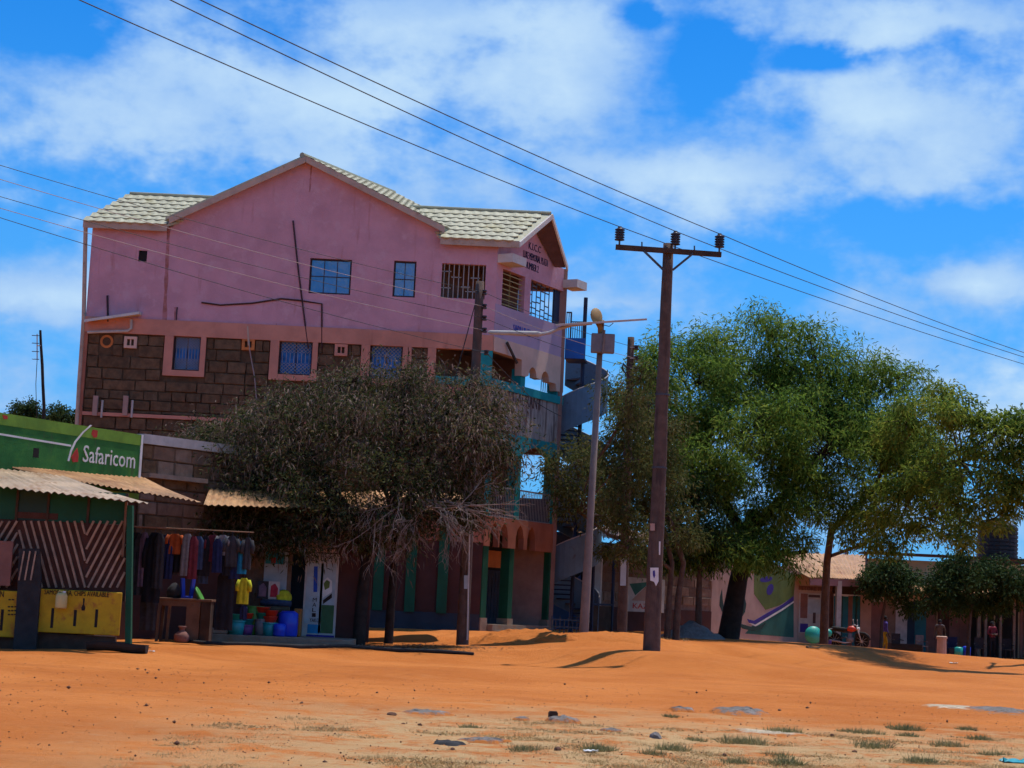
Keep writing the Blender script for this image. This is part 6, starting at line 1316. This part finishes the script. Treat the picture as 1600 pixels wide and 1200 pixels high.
# ------------------------------------------------------------------ trees
def leaf_mesh(name, pos, dirs, nrm, L_, Wd, mt, parent, droop=.25):
    """bent leaf blades: two quads each (6 vertices)"""
    n = len(pos); side = np.cross(dirs, nrm); side /= np.linalg.norm(side, axis=1, keepdims=True) + 1e-9
    up = np.cross(side, dirs); Lc = L_[:, None]; Wc = Wd[:, None]
    p0 = pos; p1 = pos + dirs * Lc * .5 + up * Lc * .06; p2 = pos + dirs * Lc - np.array([0, 0, 1.0]) * Lc * droop
    v = np.stack([p0, p1 - side * Wc, p1 + side * Wc, p2], 1).reshape(-1, 3)
    b = np.arange(n) * 4; f = np.stack([b, b + 1, b + 3, b + 2], 1)
    return v, f
def link_np(name, v, f, mt, parent, smooth=False):
    me = bpy.data.meshes.new(name); lo = v.min(0); hi = v.max(0); org = Vector(((lo[0] + hi[0]) / 2, (lo[1] + hi[1]) / 2, lo[2])); v = v - np.array(org)
    me.vertices.add(len(v)); me.vertices.foreach_set('co', v.astype(np.float32).ravel()); k = f.shape[1]
    me.loops.add(f.size); me.loops.foreach_set('vertex_index', f.astype(np.int32).ravel()); me.polygons.add(len(f)); me.polygons.foreach_set('loop_start', np.arange(0, f.size, k, dtype=np.int32))
    me.update(calc_edges=True); me.validate(); me.materials.append(M[mt]); o = bpy.data.objects.new(name, me); COL.objects.link(o); ORG[o.name] = org; place(o, org, parent); return o
def unit(n): v = RNG.normal(size=(n, 3)); return v / np.linalg.norm(v, axis=1, keepdims=True)
def clumps_in(blobs):
    out = []
    for (px, py, Y, rx, ry, n) in blobs:
        c = np.array(W(px, py, Y)); sx = rx * Y / F; sz = ry * Y / F; sy = (sx + sz) * .5
        u = unit(n); rad = (RNG.random(n) ** .45 * np.where(RNG.random(n) < .16, RNG.uniform(1.0, 1.3, n), 1.0))[:, None]; out.append(c + u * rad * np.array([sx, sy, sz]))
    return np.concatenate(out)
def foliage(centres, per, cr, L_, Wd, hang=.3, flat=.75):
    n = len(centres) * per; c = np.repeat(centres, per, 0); off = unit(n) * (RNG.random(n) ** .5)[:, None] * cr * RNG.uniform(.6, 1.3, len(centres)).repeat(per)[:, None]; off[:, 2] *= flat
    pos = c + off; d = off / (np.linalg.norm(off, axis=1, keepdims=True) + 1e-6) * .7 + unit(n) * .8; d[:, 2] -= hang; d /= np.linalg.norm(d, axis=1, keepdims=True)
    nr = unit(n) + np.array([0, 0, .7]); return leaf_mesh('', pos, d, nr, RNG.uniform(L_ * .6, L_ * 1.25, n), RNG.uniform(Wd * .7, Wd * 1.2, n), None, None, hang * .5)
def limb(m, a, b, r0, r1, k=6, wob=.12, rise=.2, n=6):
    a, b = Vector(a), Vector(b); ln = (b - a).length; pts = []
    for i in range(k + 1):
        f = i / k; p = a.lerp(b, f); w = math.sin(math.pi * f); p += Vector((random.uniform(-1, 1), random.uniform(-1, 1), random.uniform(-.6, .6))) * ln * wob * .35 * w; p.z += rise * w * ln * .35; pts.append(p)
    m.tube(pts, [r0 + (r1 - r0) * (i / k) ** .8 for i in range(k + 1)], n, cap=False); return pts
def tree(label, stems, blobs, per, cr, L_, Wd, leaf, bark, hang=.3, name='tree', twig=.012, seed=1, extra=None, flat=.75, limbs_per_blob=1):
    random.seed(seed); b0 = Vector(stems[0][0][0]); t = thing(name, label, 'tree', b0)
    tips = []; m = MB()
    for pts, r0, r1 in stems:
        pts = [Vector(p) for p in pts]; P = [pts[0] - Vector((0, 0, .3))] + pts; k = len(P); m.tube(P, [r0 * 1.25] + [r0 + (r1 - r0) * i / (k - 2) for i in range(k - 1)], 10, cap=False); tips.append((pts[-1], r1)); 
        if len(pts) > 2: tips.append((pts[-2], r1 * 1.1))
    tr = m.build('trunk', bark, t, smooth=True)
    cl = clumps_in(blobs); m = MB(); anchors = []
    for (px, py, Y, rx, ry, n) in blobs:
        c = W(px, py, Y); best = min(tips, key=lambda q: (q[0] - c).length); r = best[1]
        pts = limb(m, best[0] - Vector((0, 0, .05)), c, r * .75, max(.02, r * .22)); anchors += [(p, max(.02, r * .3)) for p in pts[2:]]
    A = np.array([a[0] for a in anchors])
    for c in cl[:: max(1, len(cl) // 420)]:
        j = int(np.argmin(((A - c) ** 2).sum(1))); limb(m, anchors[j][0], Vector(c), twig * 2.2, twig * .6, 3, .25, .1, 4)
    br = m.build('branches', bark, t, smooth=True); kind(br, 'stuff')
    v, f = foliage(cl, per, cr, L_, Wd, hang, flat); link_np('crown', v, f, leaf, t)
    if extra: extra(t, cl, A)
    return t
ppm = lambda Y: F / Y
# dark pod tree in front of the pink building
def pod_tree():
    Y = 50.0; B = lambda px, py, rx, ry, n, dy=0: (px, py, Y + dy, rx, ry, n)
    blobs = [B(560, 650, 90, 62, 42), B(455, 690, 95, 60, 40, -.6), B(360, 740, 75, 50, 38, -.5), B(675, 655, 85, 55, 40, .3), B(750, 690, 60, 65, 30, .4), B(610, 725, 110, 55, 46, -.8), B(480, 765, 110, 50, 40, -1), B(335, 790, 55, 38, 18, -.5),
             B(710, 755, 70, 48, 26), B(430, 635, 50, 30, 12), B(640, 592, 70, 26, 18, .5), B(545, 597, 55, 26, 12, .5), B(400, 825, 100, 28, 30, -.8), B(560, 815, 90, 34, 26, -1), B(330, 830, 60, 25, 14, -.6), B(650, 800, 80, 35, 20, -.6), B(295, 750, 44, 46, 30), B(272, 770, 24, 40, 10), B(745, 700, 34, 60, 16, -.4), B(735, 790, 34, 34, 10, -.4), B(620, 840, 70, 24, 16, -.8), B(710, 815, 60, 26, 16, -.4), B(480, 840, 70, 18, 14, -1), B(300, 815, 42, 34, 24), B(350, 690, 50, 36, 24), B(390, 650, 36, 26, 8), B(440, 850, 60, 14, 9, -1), B(790, 720, 34, 50, 12, .3), B(350, 855, 40, 12, 6, -.8), B(730, 600, 50, 18, 8, .6), B(770, 640, 40, 30, 12, .6), B(300, 745, 36, 28, 8), B(610, 660, 180, 80, 60, 1.6), B(440, 720, 130, 70, 34, 1.4), B(310, 700, 35, 30, 6, .3)]
    b1, b2 = on(560, 1010, Y), on(607, 1006, Y + 1.2)
    st = [([b1, W(566, 930, Y), W(572, 880, Y), W(560, 830, Y)], .19, .12), ([W(571, 890, Y), W(590, 850, Y - .2), W(612, 800, Y - .3)], .12, .08), ([b2, W(611, 940, Y + 1.2), W(616, 880, Y + 1.1), W(622, 810, Y + .8)], .13, .09)]
    def pods(t, cl, A):
        zc = cl[:, 2]; sel = cl[(zc > np.quantile(zc, .52)) | (RNG.random(len(cl)) < .4)]; v, f = foliage(sel, 50, .80, .20, .015, .7, .9); kind(link_np('seed_pods', v, f, 'pod_brown', t), 'stuff')
        # bare dry branches low on the road side
        m = MB(); random.seed(4); root = W(640, 790, Y - 1.0)
        def spray(p, d, ln, r, dep):
            q = p + d * ln; q2 = p.lerp(q, .5) + Vector((random.uniform(-.06, .06), random.uniform(-.06, .06), random.uniform(-.05, .05))); m.tube([p, q2, q], [r, r * .8, r * .55], 5, cap=False)
            if dep:
                for _ in range(3):
                    nd = (d + Vector((random.uniform(-.8, .8), random.uniform(-.6, .6), random.uniform(-.75, .35)))).normalized(); spray(p.lerp(q, random.uniform(.45, 1)), nd, ln * random.uniform(.5, .8), r * .6, dep - 1)
        for tx, ty in ((560, 850), (585, 830), (620, 850), (660, 860), (690, 830), (720, 845), (745, 830), (760, 790), (700, 800), (640, 820), (600, 800), (670, 810), (730, 800)):
            tgt = W(tx, ty, Y - 1.6); d = (tgt - root); spray(root + Vector((random.uniform(-.5, .9), random.uniform(-.3, .3), random.uniform(-.1, .25))), d.normalized(), d.length * .55 + .25, .024, 3)
        kind(m.build('dry_branches', 'bark_pale', t, smooth=True), 'stuff')
    tree('broad dark tree hung with brown pods before the pink building', st, blobs, 66, .74, .15, .022, 'leaf_dark', 'bark_dark', .2, 'pod_tree', seed=3, extra=pods)
pod_tree()
def big_tree():
    Y = 70.0; B = lambda px, py, rx, ry, n, dy=0: (px, py, Y + dy, rx, ry, n)
    blobs = [B(1185, 570, 95, 62, 44), B(1090, 600, 85, 75, 40, -1), B(1290, 600, 85, 62, 40, .5), B(1020, 660, 60, 70, 22, .5), B(1155, 680, 120, 75, 50, -2.5), B(1290, 710, 100, 75, 44, -2), B(1385, 650, 75, 60, 34, -1), B(1235, 790, 115, 55, 40, -1.5), B(1105, 790, 85, 55, 30, -1.5), B(1430, 720, 60, 55, 24, -1.5),
             B(1045, 545, 40, 30, 7), B(1185, 502, 45, 20, 8), B(1265, 528, 40, 22, 8), B(1120, 535, 50, 28, 9), B(1330, 800, 75, 45, 22, -1), B(1400, 590, 40, 25, 8), B(1200, 650, 200, 110, 84, 2.5), B(1330, 690, 110, 80, 34, 2.5), B(1390, 720, 70, 60, 20, 0), B(1250, 640, 110, 70, 26, -1), B(1050, 700, 70, 70, 20, 1), B(1005, 575, 25, 22, 3), B(1210, 845, 80, 20, 16, -2), B(1090, 850, 80, 28, 20, -2), B(1010, 600, 45, 45, 12), B(1160, 840, 60, 24, 12, 1), B(1340, 570, 50, 30, 12), B(980, 640, 35, 35, 8), B(1060, 870, 60, 20, 14, -3), B(1130, 868, 70, 18, 12, -4), B(1200, 872, 60, 14, 10, -3.5), B(1100, 740, 70, 60, 24, -3.5)]
    b = on(1138, 998, 68.5); st = [([b, W(1146, 950, 68.5), W(1154, 905, 68.6), W(1166, 860, 69), W(1178, 800, 69.5)], .42, .27), ([W(1156, 895, 68.6), W(1205, 868, 68.2), W(1262, 862, 67.5)], .16, .06), ([W(1168, 850, 69), W(1130, 780, 69), W(1100, 700, 69.5)], .24, .12), ([W(1172, 830, 69), W(1240, 760, 69), W(1300, 690, 69.5)], .22, .12)]
    tree('large feathery green tree with thick dark leaning trunk right of the poles', st, blobs, 165, .84, .25, .025, 'leaf_green', 'bark_dark', .35, 'shade_tree', seed=11)
big_tree()
def right_tree():
    Y = 61.0; B = lambda px, py, rx, ry, n, dy=0: (px, py, Y + dy, rx, ry, n)
    blobs = [B(1500, 650, 55, 35, 16), B(1545, 690, 60, 45, 22), B(1590, 660, 40, 40, 12), B(1470, 740, 55, 50, 20, 2), B(1530, 770, 55, 40, 18), B(1450, 810, 50, 35, 14, 3), B(1585, 760, 40, 45, 14), B(1420, 660, 55, 46, 20, 4), B(1440, 760, 60, 50, 18, 4), B(1395, 790, 50, 40, 14, 5), B(1620, 720, 50, 60, 16), B(1500, 840, 40, 20, 7), B(1350, 840, 40, 20, 4, 8), B(1475, 620, 35, 18, 6, 2), B(1550, 812, 50, 22, 6), B(1400, 850, 40, 20, 8, 5)]
    b = on(1287, 1008, 76.0); st = [([b, W(1289, 940, 76), W(1292, 880, 75.5), W(1300, 820, 74.5)], .19, .14), ([W(1298, 830, 74.5), W(1360, 770, 71), W(1430, 735, 66), W(1500, 720, 62.5)], .13, .06), ([W(1360, 770, 71), W(1400, 700, 68), W(1430, 670, 66)], .08, .05), ([W(1294, 870, 75.5), W(1350, 850, 73), W(1400, 810, 69)], .08, .05)]
    tree('slender straight-trunked tree with yellowish spreading crown at the right', st, blobs, 120, .62, .22, .032, 'leaf_yellow', 'bark', .35, 'slender_tree', seed=21, flat=.6)
right_tree()
def left_tree():
    Y = 63.0; B = lambda px, py, rx, ry, n, dy=0: (px, py, Y + dy, rx, ry, n)
    blobs = [B(1000, 690, 45, 60, 22), B(1035, 740, 45, 60, 22), B(960, 740, 42, 50, 18), B(990, 800, 60, 45, 22), B(1050, 820, 50, 40, 16), B(925, 760, 28, 32, 8, -2), B(940, 800, 34, 22, 8, -2), B(885, 775, 30, 28, 8, -2.5), B(860, 720, 26, 26, 5, -2.5), B(870, 760, 28, 26, 6, -2.5), B(1010, 620, 30, 30, 7), B(900, 720, 25, 20, 4, -2.5), B(985, 860, 50, 18, 10, -1), B(1000, 750, 70, 80, 26, 1), B(960, 690, 35, 40, 12), B(930, 710, 30, 34, 9, -1), B(1040, 680, 40, 40, 12), B(955, 620, 25, 30, 5), B(985, 640, 22, 40, 8, -6.5), B(990, 720, 30, 50, 14, -6.5), B(975, 790, 34, 40, 12, -6.5), B(985, 850, 30, 24, 7, -6.5), B(1000, 590, 18, 26, 4, -6.5)]
    b = on(1042, 992, 63.0); b2 = on(1056, 992, 63.0)
    st = [([b, W(1046, 930, Y), W(1050, 880, Y), W(1030, 800, Y)], .12, .07), ([b2, W(1060, 930, Y), W(1068, 880, Y), W(1040, 790, Y), W(1020, 740, Y)], .13, .06), ([W(1048, 890, Y), W(1000, 850, Y - .6), W(950, 835, Y - 1.3), W(905, 800, Y - 2.3)], .07, .035)]
    tree('thin dull olive tree with two slim trunks behind the tall pole', st, blobs, 115, .60, .18, .024, 'leaf_dull', 'bark', .35, 'thin_tree', seed=31)
    Y2 = 66.0; b3 = on(1091, 990, Y2)
    tree('small tree with single rust-brown trunk between slim trunks and thick trunk', [([b3, W(1092, 930, Y2), W(1094, 880, Y2), W(1092, 830, Y2)], .13, .08)], [(1090, 830, Y2, 55, 45, 22), (1060, 850, Y2, 40, 30, 12), (1125, 855, Y2, 40, 30, 14), (1090, 780, Y2, 40, 40, 12)], 90, .6, .2, .035, 'leaf_bush', 'bark', .35, 'small_tree', seed=33)
left_tree()
def bushes():
    Y = 82.0; b = on(1376, 1014, Y)
    tree('round dark green bush tree before the cream shops', [([b, W(1378, 970, Y), W(1384, 935, Y)], .09, .06)], [(1388, 905, Y, 38, 28, 26), (1365, 912, Y, 26, 20, 10), (1412, 915, Y, 26, 24, 12), (1395, 885, Y, 26, 16, 8), (1420, 945, Y, 20, 12, 5)], 90, .55, .18, .045, 'leaf_bush', 'bark', .3, 'bush_tree', seed=41)
    Y = 81.0; b = on(1512, 1026, Y)
    tree('broad dark bush tree shading the shops at the right edge', [([b, W(1514, 985, Y), W(1518, 945, Y)], .1, .07)], [(1520, 910, Y, 60, 32, 40), (1470, 918, Y, 36, 28, 20), (1575, 915, Y, 42, 34, 26), (1530, 945, Y, 60, 20, 20), (1500, 880, Y, 32, 20, 10), (1545, 885, Y, 30, 22, 10), (1610, 920, Y, 40, 34, 14), (1455, 945, Y, 24, 12, 6)], 95, .6, .18, .045, 'leaf_bush', 'bark', .3, 'bush_tree', seed=43)
    # far tree tops above the green wall
    for px, py, rx, ry, lab in ((42, 645, 24, 16, 'far round tree top left of the crooked mast'), (95, 650, 24, 14, 'far low tree top between the mast and the pink building')):
        Y = 110; b = Vector((W(px, 700, Y).x, Y, .2)); tree(lab, [([b, W(px, 700, Y), W(px, 668, Y)], .2, .12)], [(px, py, Y, rx, ry, 26), (px - 10, py + 10, Y, rx, ry * .7, 12), (px + 8, py + 14, Y, rx, ry * .6, 12)], 60, .6, .22, .05, 'leaf_bush', 'bark_dark', .3, 'far_tree', seed=51)
    # leafy growth beyond the store roof
    Y = 80; b = Vector((W(880, 900, Y).x, Y, .2)); tree('sunlit pale green tree behind the store roof near the stair', [([b, W(880, 880, Y), W(882, 840, Y)], .16, .1)], [(888, 800, Y, 34, 26, 24), (905, 820, Y, 26, 18, 12), (950, 800, Y, 40, 28, 20), (870, 780, Y, 20, 16, 6)], 80, .6, .22, .045, 'leaf_yellow', 'bark', .3, 'far_tree', seed=53)
bushes()
# ------------------------------------------------------------------ verge: grass, stones, ash, litter
def blades(pts, n, h, w, spread, lean=.6):
    k = len(pts) * n; c = np.repeat(np.array(pts), n, 0); off = RNG.normal(size=(k, 2)) * spread; base = c.copy(); base[:, 0] += off[:, 0]; base[:, 1] += off[:, 1]
    d = RNG.normal(size=(k, 3)) * lean; d[:, 2] = 1; d /= np.linalg.norm(d, axis=1, keepdims=True); hh = RNG.uniform(.45, 1.1, k)[:, None] * h; sd = np.cross(d, RNG.normal(size=(k, 3))); sd /= np.linalg.norm(sd, axis=1, keepdims=True)
    v = np.stack([base - sd * w, base + sd * w, base + d * hh], 1).reshape(-1, 3); return v, np.arange(k * 3).reshape(-1, 3)
def verge():
    # straw-dry grass carpet on the trampled verge (nobody could count it)
    N_ = 34000; x = RNG.uniform(-3.5, 9.5, N_); y = RNG.uniform(15.5, 27.5, N_); keep = []
    for i in range(N_):
        if abs(x[i]) > y[i] * .34: continue
        f = mnoise.noise((x[i] * .9, y[i] * .9, 2.2)) + .5 * mnoise.noise((x[i] * 3, y[i] * 3, 5)); lim = .20 - .34 * min(1, max(0, (x[i] + 3.0) / 4)) + .9 * max(0, (y[i] - 23.0) / 5)
        if f > lim: keep.append((x[i], y[i], 0))
    P = np.array(keep); P[:, 2] = gz_np(P[:, 0], P[:, 1]) - .01; v, f = blades(P, 5, .05, .005, .05, 1.3); o = link_np('dry_grass', v, f, 'grass_dry', None); kind(o, 'stuff', 'thin straw-dry grass scattered over the near verge')
    tufts = [(1160, 1162, 1.4, 'widest green tuft near the middle of the verge'), (1356, 1148, 1.1, 'green tuft left of the dark tuft on the right'), (1416, 1140, 1.2, 'long low tuft at the upper right of the verge'), (1418, 1151, .8, 'small dark tuft just below the long low tuft'), (1225, 1145, 1.2, 'dark green tuft beside the pale ash patch'), (1050, 1171, .9, 'green tuft below the grey stone'), (1362, 1168, 1.2, 'tall ragged tuft right of the widest tuft'),
             (1480, 1166, 1.1, 'spreading green tuft under the right ash patch'), (1530, 1155, .8, 'small tuft near the right picture edge'), (1215, 1183, .8, 'tuft low in the middle of the verge'), (1230, 1193, .9, 'tuft at the bottom edge of the picture'), (1440, 1190, .9, 'pair of ragged tufts low on the right'), (1560, 1183, 1.0, 'tuft near the blue plastic scrap'), (1048, 1120, .5, 'tiny green tuft left of the ash heap'), (1325, 1143, .6, 'faint pale tuft between two dark tufts'), (1150, 1194, .8, 'dark tuft low left of the bottom tuft'),
             (1085, 1158, .7, 'low brown-green tuft right of the grey stone'), (935, 1172, .9, 'green tuft left of the white paper scrap'), (820, 1172, .7, 'flat green tuft low in the left part of the verge'), (735, 1138, .7, 'thin tuft beside the left ash heap'), (1020, 1178, .6, 'small tuft at the foot of the grey stone'), (1510, 1140, .7, 'dark tuft below the pale ash patch')]
    for px, py, s, lab in tufts:
        c = G(px, py); k = int(190 * s); q = RNG.normal(size=(k, 2)) * np.array([.105, .13]) * s; q = np.clip(q, -.19 * s, .19 * s); pts = np.stack([c.x + q[:, 0], c.y + q[:, 1], np.full(k, c.z - .02)], 1)
        v, f = blades(pts, 2, .13 * s ** .6, .008, .02, .9); o = link_np('grass_tuft', v, f, 'grass_green', None); tag(o, lab, 'grass tuft', 'green tufts on the verge')
    # low weeds on the dirt mound
    for px, py, lab in ((945, 990, 'dry weeds beside the foot of the street lamp'), (1000, 988, 'low weeds behind the foot of the tall pole')):
        c = on(px, py, 55.5); pts = [(c.x + random.gauss(0, .45), c.y + random.gauss(0, .3), gz(c.x, c.y) - .03) for _ in range(60)]; v, f = blades(pts, 14, .16, .012, .1, .7); tag(link_np('weeds', v, f, 'grass_dry', None), lab, 'weeds')
    def mound(px, py, rx, ry, h, mt, name, label, cat, seed):
        c = G(px, py); m = MB(); random.seed(seed); s0 = seed * 3.1
        def fn(u, v):
            a = 2 * math.pi * u; k = 1 + .45 * mnoise.noise((math.cos(a) * 1.6 + s0, math.sin(a) * 1.6, 0)) + .35 * mnoise.noise((math.cos(a) * 5 + s0, math.sin(a) * 5, 0)); x = c.x + rx * v * k * math.cos(a); y = c.y + ry * (1.0 if mt == 'red_dirt' else 2.2) * v * k * math.sin(a); hh = h * (1.0 if mt in ('red_dirt', 'ash') else .5) * (1 - v * v) * (.5 + .9 * abs(mnoise.noise((x * 5, y * 5, s0)))) + .02 * mnoise.noise((x * 14, y * 14, 1)) * (1 - v); return Vector((x, y, gz(x, y) + hh + (.014 - .05 * max(0, v - .7) / .3)))
        m.grid(fn, 30, 12); o = m.build(name, mt, None, smooth=True); at = o.data.attributes.new('thinning', 'FLOAT', 'POINT'); at.data.foreach_set('value', [j / 12 for j in range(13) for i in range(31)]); return tag(o, label, cat)
    mound(1155, 1114, .62, .42, .09, 'ash', 'ash_heap', 'largest grey ash heap in the middle of the dirt', 'ash heap', 1); mound(1066, 1109, .22, .16, .05, 'ash', 'ash_heap', 'small ash streak left of the largest ash heap', 'ash heap', 2); mound(665, 1115, .42, .22, .05, 'ash', 'ash_heap', 'low ash streak right of the brown stone', 'ash heap', 3)
    mound(880, 1127, .26, .14, .07, 'ash', 'ash_heap', 'dark burnt litter heap holding a square tin', 'ash heap', 4); mound(1570, 1112, .85, .65, .05, 'ash', 'ash_heap', 'broad grey ash patch at the right edge', 'ash heap', 5); mound(700, 1162, .20, .12, .05, 'char', 'ash_heap', 'charred litter low in the left part of the verge', 'ash heap', 6)
    mound(1500, 1106, .75, .5, .03, 'ash_pale', 'sand_patch', 'pale sandy patch left of the broad ash patch', 'patch', 7); mound(1195, 1145, .6, .25, .025, 'ash_pale', 'sand_patch', 'pale sandy streak under the largest ash heap', 'patch', 8); mound(955, 1142, .16, .10, .03, 'ash', 'ash_heap', 'small grey ash smear left of the grey stone', 'ash heap', 9)
    mound(815, 1125, .13, .10, .05, 'ash', 'ash_heap', 'small ash heap left of the square tin', 'ash heap', 12); mound(760, 1158, .35, .14, .03, 'ash', 'ash_heap', 'thin ash smear left of the flat tuft', 'ash heap', 13)
    mound(800, 996, 1.6, .9, .26, 'red_dirt', 'dirt_mound', 'red dirt mound heaped before the arched entrance', 'dirt mound', 21); mound(960, 995, 1.8, 1.2, .14, 'red_dirt', 'dirt_mound', 'low dirt mound between the street lamp and the tall pole', 'dirt mound', 22); mound(870, 1000, .7, .4, .16, 'red_dirt', 'dirt_mound', 'small dirt pile left of the foot of the street lamp', 'dirt mound', 23)
    def stone(px, py, r, mt, label, name='stone', seed=1):
        c = G(px, py); m = MB(); random.seed(seed)
        k = [Vector((random.uniform(.75, 1.2), random.uniform(.75, 1.2), random.uniform(.55, .9))) for _ in range(3)][0]
        bm = bmesh.new(); bmesh.ops.create_icosphere(bm, subdivisions=2, radius=r)
        for v in bm.verts: v.co = Vector((v.co.x * k.x, v.co.y * k.y, v.co.z * k.z)) * (1 + .28 * mnoise.noise(v.co * (1.7 / r) + Vector((seed * 7, 0, 0))))
        m.add([v.co + c + Vector((0, 0, r * .38)) for v in bm.verts], [tuple(v.index for v in f.verts) for f in bm.faces]); bm.free(); tag(m.build(name, mt, None), label, 'stone')
    stone(1024, 1157, .085, 'stone_grey', 'grey angular stone on the near verge', seed=1); stone(612, 1119, .06, 'stone_brown', 'brown stone left of the low ash streak', seed=2); stone(871, 1174, .05, 'stone_brown', 'rusty brown stone below the burnt litter', seed=3); stone(630, 1133, .03, 'stone_brown', 'small brown stone under the brown stone', seed=4)
    stone(1218, 1111, .03, 'stone_brown', 'small dark stone right of the largest ash heap', seed=5); stone(1335, 1176, .03, 'stone_brown', 'small dark stone low on the right verge', seed=6); stone(1300, 1150, .03, 'stone_brown', 'brown clod left of the tall ragged tuft', seed=7); stone(707, 1172, .03, 'stone_brown', 'small dark stone in the lower left verge', seed=8)
    stone(1310, 982, .12, 'stone_brown', 'clod of dirt by the parked motorbike', seed=9) if False else None
    p = G(864, 1123); m = MB(); m.box(p + Vector((0, .05, .05)), (.12, .10, .07), .2); m.box(p + Vector((0, .05, .095)), (.10, .08, .015), .2); tag(m.build('square_tin', 'wood_dark', None), 'crushed square dark tin on the burnt litter heap', 'tin')
    def scrap(px, py, s, mt, label, name='plastic_scrap'):
        c = G(px, py); m = MB(); sd = px * .37
        m.grid(lambda u, v: c + Vector(((u - .5) * s * 1.6, (v - .5) * s, .02 + .35 * s * abs(mnoise.noise((u * 3 + sd, v * 3, 0))))), 8, 6); m.grid(lambda u, v: c + Vector(((u - .5) * s * 1.6, (v - .5) * s, .012 + .35 * s * abs(mnoise.noise((u * 3 + sd, v * 3, 0))))), 8, 6); tag(m.build(name, mt, None), label, 'litter')
    scrap(923, 1176, .10, 'white', 'crumpled white paper scrap on the near verge', 'paper_scrap'); scrap(1592, 1193, .26, 'teal_plastic', 'torn blue plastic scrap in the lower right corner'); scrap(237, 1019, .08, 'white', 'white litter right of the black rubber trough', 'paper_scrap'); scrap(1490, 1037, .18, 'white', 'white litter on the dirt below the bollard', 'paper_scrap'); scrap(880, 1127, .10, 'c_pale', 'pale plastic lid on the burnt litter heap'); scrap(1270, 1013, .3, 'wood_dark', 'dark board scrap on the dirt before the poster wall', 'board_scrap')
    # pebbles and crumbs of earth all over the dirt
    n = 1700; y = 17 + RNG.random(n) ** 1.3 * 20; x = RNG.uniform(-.31, .31, n) * y; z = gz_np(x, y); r = RNG.uniform(.004, .013, n) * (1 + (RNG.random(n) < .04) * 1.6)
    oc = np.array([(1, 0, 0), (-1, 0, 0), (0, 1, 0), (0, -1, 0), (0, 0, .8), (0, 0, -.8)]); fc = np.array([(0, 2, 4), (2, 1, 4), (1, 3, 4), (3, 0, 4), (2, 0, 5), (1, 2, 5), (3, 1, 5), (0, 3, 5)])
    jit = RNG.uniform(.6, 1.4, (n, 6, 1)); v = np.stack([x, y, z + .008], 1)[:, None, :] + oc[None] * r[:, None, None] * jit; f = fc[None] + (np.arange(n) * 6)[:, None, None]
    kind(link_np('pebbles', v.reshape(-1, 3), f.reshape(-1, 3), 'stone_brown', None), 'stuff', 'scattered pebbles and earth crumbs on the red dirt')
    # trampled leaf litter and twigs in the shade of the pod tree
    n = 1500; c = on(590, 1012, 49.0); x = c.x + RNG.normal(size=n) * 1.5; y = c.y + RNG.normal(size=n) * .7 - .2; P = np.stack([x, y, gz_np(x, y) + .012], 1); d = RNG.normal(size=(n, 3)); d[:, 2] *= .15; d /= np.linalg.norm(d, axis=1, keepdims=True); v, f = leaf_mesh('', P, d, np.tile([0, 0, 1.0], (n, 1)) + RNG.normal(size=(n, 3)) * .2, RNG.uniform(.05, .16, n), RNG.uniform(.008, .02, n), None, None, .0); kind(link_np('leaf_litter', v, f, 'pod_brown', None), 'stuff', 'dry leaf litter and twigs below the pod tree')
verge()
